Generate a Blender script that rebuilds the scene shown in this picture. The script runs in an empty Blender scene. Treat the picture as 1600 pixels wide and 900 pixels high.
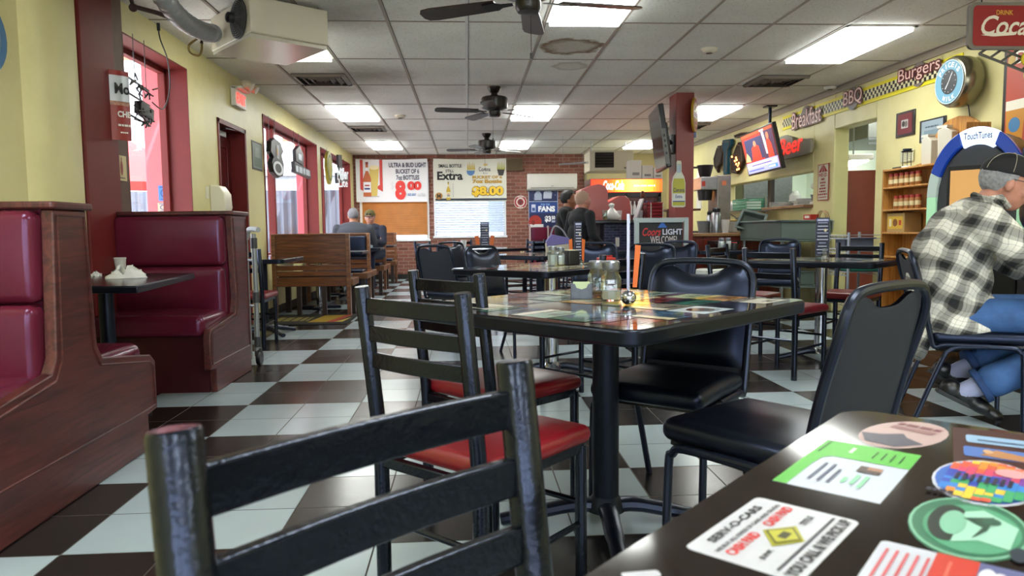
import bpy, bmesh, math, random
from mathutils import Vector, Matrix
random.seed(7)
S = bpy.context.scene
C = S.collection
PI = math.pi
V = Vector

# ------------------------------------------------------------------ camera
F_PX, PITCH, YAW, ROLL, EYE = 1125.0, .0797, .0612, -.0106, 1.005
_cy, _sy, _cp, _sp = math.cos(YAW), math.sin(YAW), math.cos(PITCH), math.sin(PITCH)
FW = V((_sy*_cp, _cy*_cp, -_sp)); _r = V((_cy, -_sy, 0)); _u = _r.cross(FW)
RT = _r*math.cos(ROLL) + _u*math.sin(ROLL)
UP = -_r*math.sin(ROLL) + _u*math.cos(ROLL)
O0 = V((0, 0, EYE))
cam = bpy.data.cameras.new('camera'); co = bpy.data.objects.new('camera', cam); C.objects.link(co)
m = Matrix((RT, UP, -FW)).transposed().to_4x4(); m.translation = O0
co.matrix_world = m
cam.sensor_width = 36; cam.lens = 36*F_PX/1600; cam.clip_start = .02; cam.clip_end = 200
cam.dof.use_dof = True; cam.dof.focus_distance = 3.6; cam.dof.aperture_fstop = 9.0
S.camera = co

# ------------------------------------------------------------------ world and exposure
S.view_settings.view_transform = 'Standard'; S.view_settings.look = 'None'
S.view_settings.gamma = 1; S.view_settings.use_curve_mapping = False
S.view_settings.exposure = 0.68
WORLD_STRENGTH = 6.0
LAMP_STRENGTH = 14
w = bpy.data.worlds.new('sky'); S.world = w; w.use_nodes = True
nt = w.node_tree; nt.nodes.clear()
wo = nt.nodes.new('ShaderNodeOutputWorld'); bg = nt.nodes.new('ShaderNodeBackground')
sky = nt.nodes.new('ShaderNodeTexSky'); sky.sky_type = 'HOSEK_WILKIE'; sky.turbidity = 6; sky.sun_direction = (-.4, -.5, .75)
mixn = nt.nodes.new('ShaderNodeMix'); mixn.data_type = 'RGBA'; mixn.inputs[0].default_value = .7
mixn.inputs[7].default_value = (.80, .88, 1, 1)
nt.links.new(sky.outputs[0], mixn.inputs[6]); nt.links.new(mixn.outputs[2], bg.inputs[0])
bg.inputs[1].default_value = WORLD_STRENGTH; nt.links.new(bg.outputs[0], wo.inputs[0])
sun = bpy.data.lights.new('sun', 'SUN'); sun.energy = 12.0; sun.angle = .02; sun.color = (1, .96, .9)
so = bpy.data.objects.new('sun', sun); C.objects.link(so)
so.rotation_euler = V((-.35, .35, -.87)).to_track_quat('-Z', 'Y').to_euler()

def at(px, py, x=None, y=None, z=None):
    """the place seen at a picture position, at a given x, y or z in the room (metres)"""
    d = FW + RT*((px-800)/F_PX) - UP*((py-450)/F_PX)
    if x is not None: t = x/d.x
    elif y is not None: t = y/d.y
    else: t = (z-EYE)/d.z
    return O0 + d*t

# ------------------------------------------------------------------ materials
def lin(h):
    if isinstance(h, str):
        h = h.lstrip('#'); c = [int(h[i:i+2], 16)/255 for i in (0, 2, 4)]
    else: c = h
    return tuple(((v/12.92) if v <= .04045 else ((v+.055)/1.055)**2.4) for v in c)
_M = {}
def mat(name, col, rough=.5, tint=None, metal=0, spec=.5, noise=0, nscale=8, bump=0, bscale=60, emit=0, coat=0, ecol=None, dirt=None, dscale=3, damt=.5, stretch=None, trans=0):
    if name in _M: return _M[name]
    m = bpy.data.materials.new(name); m.use_nodes = True; _M[name] = m
    n = m.node_tree.nodes; l = m.node_tree.links; p = n['Principled BSDF']
    c = lin(col); p.inputs['Base Color'].default_value = (*c, 1)
    p.inputs['Roughness'].default_value = rough; p.inputs['Metallic'].default_value = metal
    p.inputs['Specular IOR Level'].default_value = spec
    if tint: p.inputs['Specular Tint'].default_value = (*lin(tint), 1)
    p.inputs['Coat Weight'].default_value = coat; p.inputs['Coat Roughness'].default_value = .05
    tc = n.new('ShaderNodeTexCoord'); mp = n.new('ShaderNodeMapping'); l.new(tc.outputs['Object'], mp.inputs[0])
    if stretch: mp.inputs['Scale'].default_value = stretch
    if noise or dirt:
        t = n.new('ShaderNodeTexNoise'); t.inputs['Scale'].default_value = nscale; t.inputs['Detail'].default_value = 6
        l.new(mp.outputs[0], t.inputs[0])
        r = n.new('ShaderNodeMapRange'); r.inputs[1].default_value = .3; r.inputs[2].default_value = .7
        r.inputs[3].default_value = 1-noise; r.inputs[4].default_value = 1+noise; l.new(t.outputs[0], r.inputs[0])
        mx = n.new('ShaderNodeMix'); mx.data_type = 'RGBA'; mx.blend_type = 'MULTIPLY'; mx.inputs[0].default_value = 1
        mx.inputs[6].default_value = (*c, 1); l.new(r.outputs[0], mx.inputs[7]); out = mx.outputs[2]
        if dirt:
            t2 = n.new('ShaderNodeTexNoise'); t2.inputs['Scale'].default_value = dscale; t2.inputs['Detail'].default_value = 8; l.new(mp.outputs[0], t2.inputs[0])
            r2 = n.new('ShaderNodeMapRange'); r2.inputs[1].default_value = .52; r2.inputs[2].default_value = .7; r2.inputs[4].default_value = damt; l.new(t2.outputs[0], r2.inputs[0])
            m2 = n.new('ShaderNodeMix'); m2.data_type = 'RGBA'; l.new(r2.outputs[0], m2.inputs[0]); l.new(out, m2.inputs[6]); m2.inputs[7].default_value = (*lin(dirt), 1); out = m2.outputs[2]
        l.new(out, p.inputs['Base Color'])
    if bump:
        t3 = n.new('ShaderNodeTexNoise'); t3.inputs['Scale'].default_value = bscale; t3.inputs['Detail'].default_value = 4; l.new(mp.outputs[0], t3.inputs[0])
        b = n.new('ShaderNodeBump'); b.inputs['Strength'].default_value = bump; b.inputs['Distance'].default_value = .004
        l.new(t3.outputs[0], b.inputs['Height']); l.new(b.outputs[0], p.inputs['Normal'])
    if emit:
        p.inputs['Emission Color'].default_value = (*lin(ecol or col), 1); p.inputs['Emission Strength'].default_value = emit
    if trans: p.inputs['Transmission Weight'].default_value = trans
    return m
def wood(name, c1, c2, rough=.35, scale=1.0, axis='x', spec=.5):
    if name in _M: return _M[name]
    m = bpy.data.materials.new(name); m.use_nodes = True; _M[name] = m
    n = m.node_tree.nodes; l = m.node_tree.links; p = n['Principled BSDF']
    tc = n.new('ShaderNodeTexCoord'); mp = n.new('ShaderNodeMapping'); l.new(tc.outputs['Object'], mp.inputs[0])
    s = {'x': (1.2, 14, 14), 'y': (14, 1.2, 14), 'z': (14, 14, 1.2)}[axis]
    mp.inputs['Scale'].default_value = [v*scale for v in s]
    t = n.new('ShaderNodeTexNoise'); t.inputs['Scale'].default_value = 2.2; t.inputs['Detail'].default_value = 8; t.inputs['Distortion'].default_value = 1.2
    l.new(mp.outputs[0], t.inputs[0])
    r = n.new('ShaderNodeValToRGB'); r.color_ramp.elements[0].position = .36; r.color_ramp.elements[1].position = .66
    r.color_ramp.elements[0].color = (*lin(c1), 1); r.color_ramp.elements[1].color = (*lin(c2), 1)
    l.new(t.outputs[0], r.inputs[0]); l.new(r.outputs[0], p.inputs['Base Color'])
    p.inputs['Roughness'].default_value = rough; p.inputs['Specular IOR Level'].default_value = spec
    b = n.new('ShaderNodeBump'); b.inputs['Strength'].default_value = .15; b.inputs['Distance'].default_value = .003
    l.new(t.outputs[0], b.inputs['Height']); l.new(b.outputs[0], p.inputs['Normal'])
    return m
def glassmat(name, col='#ffffff', refl=.12, rough=.0):
    """clear glazing: see-through plus a mirror-like sheen"""
    if name in _M: return _M[name]
    m = bpy.data.materials.new(name); m.use_nodes = True; _M[name] = m
    n = m.node_tree.nodes; l = m.node_tree.links; n.remove(n['Principled BSDF'])
    a = n.new('ShaderNodeBsdfTransparent'); a.inputs[0].default_value = (*lin(col), 1)
    g = n.new('ShaderNodeBsdfGlossy'); g.inputs['Roughness'].default_value = rough
    fr = n.new('ShaderNodeFresnel'); fr.inputs[0].default_value = 1.45
    ad = n.new('ShaderNodeMath'); ad.operation = 'MULTIPLY_ADD'; ad.inputs[1].default_value = 1 if refl > 0 else .06; ad.inputs[2].default_value = abs(refl); ad.use_clamp = True; l.new(fr.outputs[0], ad.inputs[0])
    x = n.new('ShaderNodeMixShader'); l.new(ad.outputs[0], x.inputs[0]); l.new(a.outputs[0], x.inputs[1]); l.new(g.outputs[0], x.inputs[2])
    l.new(x.outputs[0], n['Material Output'].inputs[0])
    return m

# ------------------------------------------------------------------ mesh builder
class MB:
    def __init__(s): s.v = []; s.f = []; s.mi = []; s.mats = []; s.cur = 0
    def use(s, m):
        if m not in s.mats: s.mats.append(m)
        s.cur = s.mats.index(m); return s
    def add(s, vs, fs):
        o = len(s.v); s.v += [tuple(v) for v in vs]; s.f += [tuple(i+o for i in f) for f in fs]; s.mi += [s.cur]*len(fs); return s
    def box(s, x0, x1, y0, y1, z0, z1):
        return s.boxm(Matrix.Translation(((x0+x1)/2, (y0+y1)/2, (z0+z1)/2)), (x1-x0, y1-y0, z1-z0))
    def boxc(s, c, d, rz=0, rx=0, ry=0):
        M = Matrix.Translation(c) @ Matrix.Rotation(rz, 4, 'Z') @ Matrix.Rotation(ry, 4, 'Y') @ Matrix.Rotation(rx, 4, 'X')
        return s.boxm(M, d)
    def boxm(s, M, d):
        a, b, c = d[0]/2, d[1]/2, d[2]/2
        P = [(-a, -b, -c), (a, -b, -c), (a, b, -c), (-a, b, -c), (-a, -b, c), (a, -b, c), (a, b, c), (-a, b, c)]
        return s.add([M @ V(p) for p in P], [(0, 3, 2, 1), (4, 5, 6, 7), (0, 1, 5, 4), (1, 2, 6, 5), (2, 3, 7, 6), (3, 0, 4, 7)])
    def tube(s, pts, r, n=10, closed=False, cap=True, sq=None):
        pts = [V(p) for p in pts]; k = len(pts); rr = r if isinstance(r, (list, tuple)) else [r]*k
        vs = []; up = None
        for i, p in enumerate(pts):
            if closed: t = pts[(i+1) % k]-pts[i-1]
            else: t = pts[min(i+1, k-1)]-pts[max(i-1, 0)]
            t.normalize()
            if up is None:
                up = V((0, 0, 1)) if abs(t.z) < .9 else V((1, 0, 0))
            up = (up - t*up.dot(t))
            if up.length < 1e-4: up = t.orthogonal()
            up.normalize(); sd = t.cross(up)
            for j in range(n):
                a = 2*PI*(j+.5)/n; q = sq or 1
                vs.append(p + up*(math.cos(a)*rr[i]) + sd*(math.sin(a)*rr[i]*q))
        fs = []
        for i in range(k if closed else k-1):
            for j in range(n):
                a, b = i*n+j, i*n+(j+1) % n; c, d = ((i+1) % k)*n+(j+1) % n, ((i+1) % k)*n+j
                fs.append((a, d, c, b))
        if cap and not closed: fs.append(tuple(range(n))); fs.append(tuple((k-1)*n+j for j in reversed(range(n))))
        return s.add(vs, fs)
    def cyl(s, a, b, r, n=14, r2=None): return s.tube([a, b], [r, r if r2 is None else r2], n)
    def lathe(s, prof, c=(0, 0, 0), n=20, M=None, cap=True):
        M = (Matrix.Translation(c) @ M) if M is not None else Matrix.Translation(c)
        vs = [M @ V((r*math.cos(2*PI*j/n), r*math.sin(2*PI*j/n), z)) for r, z in prof for j in range(n)]; k = len(prof)
        fs = [(i*n+j, i*n+(j+1) % n, (i+1)*n+(j+1) % n, (i+1)*n+j) for i in range(k-1) for j in range(n)]
        if cap:
            fs.append(tuple(reversed(range(n)))); fs.append(tuple((k-1)*n+j for j in range(n)))
        return s.add(vs, fs)
    def prism(s, poly, O, X, Y, d, both=True):
        """a flat outline (poly in X,Y from O) given thickness d along X x Y (d<0: behind)"""
        O, X, Y = V(O), V(X), V(Y); N = X.cross(Y).normalized(); k = len(poly)
        a = [O+X*p[0]+Y*p[1] for p in poly]; b = [q+N*d for q in a]
        fs = [tuple(range(k)), tuple(reversed(range(k, 2*k)))]
        if d > 0: fs = [tuple(reversed(range(k))), tuple(range(k, 2*k))]
        for i in range(k):
            j = (i+1) % k
            fs.append((i, j, k+j, k+i) if d > 0 else (j, i, k+i, k+j))
        return s.add(a+b, fs)
    def ell(s, c, r, nu=14, nv=9, M=None):
        M = (Matrix.Translation(c) @ M) if M is not None else Matrix.Translation(c)
        vs = [M @ V((0, 0, -r[2]))]
        for i in range(1, nv):
            th = PI*i/nv
            for j in range(nu):
                a = 2*PI*j/nu; vs.append(M @ V((r[0]*math.sin(th)*math.cos(a), r[1]*math.sin(th)*math.sin(a), -r[2]*math.cos(th))))
        vs.append(M @ V((0, 0, r[2]))); fs = []
        for j in range(nu): fs.append((0, 1+(j+1) % nu, 1+j))
        for i in range(nv-2):
            for j in range(nu):
                a, b = 1+i*nu+j, 1+i*nu+(j+1) % nu; fs.append((a, b, b+nu, a+nu))
        L = len(vs)-1; o = 1+(nv-2)*nu
        for j in range(nu): fs.append((L, o+j, o+(j+1) % nu))
        return s.add(vs, fs)
    def cush(s, c, d, r, puff=0, M=None, n=7, dome='z'):
        """a soft box: rounded edges, slightly domed"""
        M = (Matrix.Translation(c) @ M) if M is not None else Matrix.Translation(c)
        h = [q/2 for q in d]; r = min(r, *h)
        def samp(hh):
            k = [-hh, -hh+r*.3, -hh+r*.7, -hh+r]; mid = [(-hh+r)+(2*hh-2*r)*i/(n-1) for i in range(1, n-1)]
            return k + mid + [-q for q in reversed(k)]
        sx, sy, sz = samp(h[0]), samp(h[1]), samp(h[2])
        def P(x, y, z):
            q = V((x, y, z)); inn = V([max(-(h[i]-r), min(h[i]-r, q[i])) for i in range(3)]); dd = q-inn
            if dd.length > 1e-9: q = inn+dd.normalized()*r
            u, v, w_ = x/h[0], y/h[1], z/h[2]
            if puff:
                if dome == 'z': q.z += puff*(1-u**2)*(1-v**2)*(1 if z > 0 else 0)
                elif dome == 'y': q.y -= puff*(1-u**2)*(1-w_**2)*(1 if y < 0 else 0)
                elif dome == 'yy': q.y += puff*(1-u**2)*(1-w_**2)*(1 if y > 0 else -1)
            return M @ q
        for ax in range(3):
            A, B = [(sx, sy), (sy, sz), (sx, sz)][ax]
            for sg in (-1, 1):
                vs = []
                for a in A:
                    for b in B:
                        p = (a, b, sg*h[2]) if ax == 0 else ((sg*h[0], a, b) if ax == 1 else (a, sg*h[1], b))
                        vs.append(P(*p))
                nb = len(B); fs = []
                for i in range(len(A)-1):
                    for j in range(nb-1):
                        q = (i*nb+j, (i+1)*nb+j, (i+1)*nb+j+1, i*nb+j+1)
                        flip = (sg < 0) ^ (ax == 2)
                        fs.append(tuple(reversed(q)) if flip else q)
                s.add(vs, fs)
        return s
    def mesh(s, name, merge=False, smooth=.6):
        me = bpy.data.meshes.new(name); me.from_pydata(s.v, [], s.f)
        for m_ in s.mats: me.materials.append(m_)
        for p, i in zip(me.polygons, s.mi): p.material_index = i
        if merge:
            bm = bmesh.new(); bm.from_mesh(me); bmesh.ops.remove_doubles(bm, verts=bm.verts, dist=1e-5); bm.to_mesh(me); bm.free()
        me.validate(); me.update()
        if smooth:
            me.shade_smooth(); me.set_sharp_from_angle(angle=smooth)
        return me
    def build(s, name, m=None, parent=None, bevel=0, merge=False, smooth=.6, subsurf=0, loc=None, rz=0, seg=2):
        if m is not None and not s.mats: s.mats = [m]
        me = s.mesh(name, merge or subsurf > 0, smooth); o = bpy.data.objects.new(name, me); C.objects.link(o)
        if parent is not None: o.parent = parent
        if loc is not None: o.location = loc
        o.rotation_euler[2] = rz
        if bevel:
            b = o.modifiers.new('bevel', 'BEVEL'); b.width = bevel; b.segments = seg; b.limit_method = 'ANGLE'; b.angle_limit = .7
            b.harden_normals = False
        if subsurf:
            b = o.modifiers.new('sub', 'SUBSURF'); b.levels = subsurf; b.render_levels = subsurf
        return o
def tag(o, label=None, cat=None, group=None, kind=None):
    if label: o['label'] = label
    if cat: o['category'] = cat
    if group: o['group'] = group
    if kind: o['kind'] = kind
    return o
def thing(name, label, cat, loc=(0, 0, 0), rz=0, group=None):
    o = bpy.data.objects.new(name, None); C.objects.link(o); o.location = loc; o.rotation_euler[2] = rz
    o.empty_display_size = .05
    return tag(o, label, cat, group)
def struct(name, mb, m=None, **k): return tag(mb.build(name, m, **k), kind='structure')
def kids(o): return [c for c in bpy.data.objects if c.parent == o]
def copy_tree(o, parent=None, memo={}):
    c = o.copy(); C.objects.link(c)
    if parent is not None: c.parent = parent
    for ch in kids(o):
        copy_tree(ch, c)
    return c
def dup(o, loc, rz=0, label=None, group=None):
    c = copy_tree(o); c.location = loc; c.rotation_euler[2] = rz
    if label: c['label'] = label
    if group: c['group'] = group
    return c
def label(o, t): o['label'] = t; return o

# ------------------------------------------------------------------ flat print on signs, cards and screens
_T = {}
def textmesh(t, bold=0.0, shear=0.0):
    k = (t, bold, shear)
    if k in _T: return _T[k]
    c = bpy.data.curves.new('t', 'FONT'); c.body = t; c.size = 1; c.offset = bold; c.shear = shear; c.resolution_u = 3
    o = bpy.data.objects.new('t', c); C.objects.link(o)
    dg = bpy.context.evaluated_depsgraph_get(); me = bpy.data.meshes.new_from_object(o.evaluated_get(dg))
    vs = [(v.co.x, v.co.y) for v in me.vertices]; fs = [tuple(p.vertices) for p in me.polygons]
    bpy.data.objects.remove(o); bpy.data.curves.remove(c); bpy.data.meshes.remove(me)
    if not vs: vs = [(0, 0), (1, 0), (1, 1)]; fs = [(0, 1, 2)]
    xs = [v[0] for v in vs]; ys = [v[1] for v in vs]; x0, x1, y0, y1 = min(xs), max(xs), min(ys), max(ys)
    vs = [((x-x0)/(x1-x0+1e-9), (y-y0)/(y1-y0+1e-9)) for x, y in vs]
    _T[k] = (vs, fs); return _T[k]
INK = {}
def ink(c, rough=.5, emit=0):
    k = (c, rough, emit)
    if k not in INK: INK[k] = mat('ink_'+c.strip('#')+('_lit%g' % emit if emit else '')+('_r%g' % rough if rough != .5 else ''), c, rough=rough, emit=emit)
    return INK[k]
class Sheet:
    """drawing surface: u to the right, v up, both 0..1; O is its lower left corner, X and Y its full sides"""
    def __init__(s, O, X, Y, lift=.0015, rough=.5, emit=0):
        s.O, s.X, s.Y = V(O), V(X), V(Y); s.N = s.X.cross(s.Y).normalized(); s.l = lift; s.k = 0; s.mb = MB(); s.rough = rough; s.emit = emit
    def P(s, u, v): return s.O+s.X*u+s.Y*v+s.N*(s.l*(1+s.k))
    def ink(s, c): return c if not isinstance(c, str) else ink(c, s.rough, s.emit)
    def up(s, n=1): s.k += n; return s
    def poly(s, pts, c):
        s.k += .1
        s.mb.use(s.ink(c)).add([s.P(*p) for p in pts], [tuple(range(len(pts)))]); return s
    def rect(s, u0, v0, u1, v1, c):
        s.k -= .07; return s.poly([(u0, v0), (u1, v0), (u1, v1), (u0, v1)], c)
    def oval(s, u, v, ru, rv, c, n=24, a0=0, a1=2*PI): return s.poly([(u+ru*math.cos(a0+(a1-a0)*i/n), v+rv*math.sin(a0+(a1-a0)*i/n)) for i in range(n if a1-a0 > 6.2 else n+1)], c)
    def ring(s, u, v, ru, rv, t, c, n=28):
        s.k += .1; s.mb.use(s.ink(c)); k = 1-t
        for i in range(n):
            a, b = 2*PI*i/n, 2*PI*(i+1)/n
            s.mb.add([s.P(u+ru*math.cos(a), v+rv*math.sin(a)), s.P(u+ru*math.cos(b), v+rv*math.sin(b)), s.P(u+ru*k*math.cos(b), v+rv*k*math.sin(b)), s.P(u+ru*k*math.cos(a), v+rv*k*math.sin(a))], [(0, 1, 2, 3)])
        return s
    def rr(s, u0, v0, u1, v1, r, c, asp=1, n=5):
        """rounded rectangle, r in u; asp = width/height of the sheet"""
        rv = r*asp; pts = []
        for cu, cv, a in ((u1-r, v1-rv, 0), (u0+r, v1-rv, 90), (u0+r, v0+rv, 180), (u1-r, v0+rv, 270)):
            pts += [(cu+r*math.cos(math.radians(a+90*i/n)), cv+rv*math.sin(math.radians(a+90*i/n))) for i in range(n+1)]
        return s.poly(pts, c)
    def text(s, t, u0, v0, u1, v1, c, bold=0.0, shear=0.0, slope=0.0):
        vs, fs = textmesh(t, bold, shear)
        s.k += .1; s.mb.use(s.ink(c)).add([s.P(u0+(u1-u0)*x, v0+(v1-v0)*y+slope*x) for x, y in vs], fs); return s
    def arc(s, t, cu, cv, r, a0, a1, h, c, bold=.03, flip=False):
        """letters set round a circle, a0..a1 in degrees"""
        s.k += .1; n = len(t)
        for i, ch in enumerate(t):
            if ch == ' ': continue
            a = math.radians(a0+(a1-a0)*(i+.5)/n); vs, fs = textmesh(ch, bold); w_ = h*(.25 if ch in "'I" else .8); q = a-PI/2 if not flip else a+PI/2
            s.mb.use(s.ink(c)).add([s.P(cu+r*math.cos(a)+(x-.5)*w_*math.cos(q)-(y-.5)*h*math.sin(q), cv+r*math.sin(a)+(x-.5)*w_*math.sin(q)+(y-.5)*h*math.cos(q)) for x, y in vs], fs)
        return s
    def bars(s, u0, v0, u1, v1, c, seed=0):
        """a line of print too small to read: word-like blocks"""
        r = random.Random(seed*7+int(u0*100)+int(v0*1000)); u = u0
        while u < u1-.02: w_ = min(u1-u, (u1-u0)*r.uniform(.12, .3)); s.rect(u, v0, u+w_, v1, c); u += w_+(u1-u0)*.05
        return s
    def ntext(s, *a, **k): s.up(); s.text(*a, **k); return s
    def build(s, name='printed_design', parent=None): return s.mb.build(name, None, parent, smooth=0)
def board(parent, O, X, Y, t, m, name='board', bevel=0):
    mb = MB(); mb.prism([(0, 0), (1, 0), (1, 1), (0, 1)], O, V(X), V(Y), -t); return mb.build(name, m, parent, bevel=bevel)

# ------------------------------------------------------------------ shared materials
YEL = mat('yellow_wall_paint', '#d6cd94', rough=.45, noise=.05, nscale=3, bump=.35, bscale=35, dirt='#b9a45e', dscale=2.2, damt=.25)
RED = mat('dark_red_gloss_paint', '#6a1f1d', rough=.5, spec=.3, noise=.08, nscale=5, bump=.12, bscale=20)
PINK = mat('sunlit_red_frame_paint', '#9c3a44', rough=.35, noise=.06, nscale=5)
BLK = mat('black_enamel_tube', '#06080e', rough=.22, spec=.7, tint='#b4c2e4', noise=.3, nscale=30, bump=.25, bscale=90)  # blue daylight sheen put into base colour and specular tint
BLK2 = mat('black_powder_coat', '#090d18', rough=.32, spec=.8, tint='#b4c2e4', noise=.2, nscale=25)  # same bluish daylight reflection carried by the specular tint
VINYLB = mat('black_vinyl', '#080a12', rough=.33, spec=.75, tint='#9fb0dc', bump=.1, bscale=14)  # specular tint colours the vinyl's highlights like blue daylight
FABR = mat('dark_grey_fabric_back', '#1e222b', rough=.75, bump=.2, bscale=300)
VINR = mat('oxblood_vinyl', '#5c1a2c', rough=.22, spec=.7, tint='#b9b4e0', noise=.12, nscale=4, bump=.15, bscale=7)  # specular tint puts the purplish window sheen into the vinyl
VINRED = mat('bright_red_vinyl', '#74101a', rough=.32, spec=.6, noise=.08, nscale=6, bump=.08, bscale=14)
MAHO = wood('mahogany_wood', '#381615', '#582724', rough=.4, axis='z')
MAHOF = wood('mahogany_wood_flat_grain', '#3c1a18', '#5e2c28', rough=.36, axis='y')
CHROME = mat('chrome', '#b8bcc4', rough=.12, metal=1)
STEEL = mat('brushed_steel', '#9a9da0', rough=.35, metal=1, noise=.1, nscale=20)
OAK = wood('oak_planks', '#5d381f', '#8a5a34', rough=.35, axis='x')
WHITE = mat('white_plastic', '#d8d6cc', rough=.45)
BLACKP = mat('black_plastic', '#0e0e10', rough=.4)
GLASS = glassmat('window_glass', refl=-.02)
CLEAR = glassmat('clear_glassware', '#eef4f2', refl=.10)
# ================================================================== the room
XL, XR, YB, ZC = -2.38, 4.33, 15.5, 2.626
YF = -4.2                                   # wall behind the photographer
TILE = .6554
# ---- floor: chequered tiles, two by two of one colour
def floor_mat():
    m = bpy.data.materials.new('chequered_floor_tiles'); m.use_nodes = True; n = m.node_tree.nodes; l = m.node_tree.links; p = n['Principled BSDF']
    tc = n.new('ShaderNodeTexCoord'); sp = n.new('ShaderNodeSeparateXYZ'); l.new(tc.outputs['Object'], sp.inputs[0])
    def M(op, a, b=None, c=None):
        x = n.new('ShaderNodeMath'); x.operation = op
        for i, v in enumerate((a, b, c)):
            if v is None: continue
            if isinstance(v, (int, float)): x.inputs[i].default_value = v
            else: l.new(v, x.inputs[i])
        return x.outputs[0]
    tx = M('DIVIDE', M('SUBTRACT', sp.outputs[0], -1.296), TILE); ty = M('DIVIDE', M('SUBTRACT', sp.outputs[1], 4.9015), TILE)
    par = M('FLOORED_MODULO', M('ADD', M('FLOOR', tx), M('FLOOR', ty)), 2)
    def grout(t):
        f = M('FRACT', M('MULTIPLY', t, 2)); return M('MINIMUM', f, M('SUBTRACT', 1, f))
    g = M('LESS_THAN', M('MINIMUM', grout(tx), grout(ty)), .0085)
    idn = n.new('ShaderNodeTexWhiteNoise'); cb = n.new('ShaderNodeCombineXYZ'); l.new(M('FLOOR', M('MULTIPLY', tx, 2)), cb.inputs[0]); l.new(M('FLOOR', M('MULTIPLY', ty, 2)), cb.inputs[1]); l.new(cb.outputs[0], idn.inputs[0])
    nz = n.new('ShaderNodeTexNoise'); nz.inputs['Scale'].default_value = 2.5; nz.inputs['Detail'].default_value = 7; l.new(tc.outputs['Object'], nz.inputs[0])
    def mix(f, a, b, bt='MIX'):
        x = n.new('ShaderNodeMix'); x.data_type = 'RGBA'; x.blend_type = bt
        for i, v in ((0, f), (6, a), (7, b)):
            if isinstance(v, (int, float)): x.inputs[i].default_value = v
            elif isinstance(v, tuple): x.inputs[i].default_value = (*v, 1)
            else: l.new(v, x.inputs[i])
        return x.outputs[2]
    c = mix(par, lin('#a2b1b8'), lin('#1e1b1a'))
    v = M('ADD', M('MULTIPLY', idn.outputs[0], .10), M('ADD', M('MULTIPLY', nz.outputs[0], .22), .84))
    c = mix(1.0, c, v, 'MULTIPLY'); c = mix(g, c, mix(par, lin('#2b2b28'), lin('#3b3430')))
    l.new(c, p.inputs['Base Color'])
    rg = M('ADD', M('MULTIPLY', nz.outputs[0], .22), .12); l.new(M('ADD', rg, M('MULTIPLY', g, .4)), p.inputs['Roughness'])
    b = n.new('ShaderNodeBump'); b.inputs['Strength'].default_value = .6; b.inputs['Distance'].default_value = .002
    n2 = n.new('ShaderNodeTexNoise'); n2.inputs['Scale'].default_value = 60; l.new(tc.outputs['Object'], n2.inputs[0])
    l.new(M('SUBTRACT', M('MULTIPLY', n2.outputs[0], .12), g), b.inputs['Height']); l.new(b.outputs[0], p.inputs['Normal'])
    return m
struct('floor', MB().box(XL-.3, 8.2, YF-.3, YB+.3, -.1, 0), floor_mat(), smooth=0)
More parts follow.
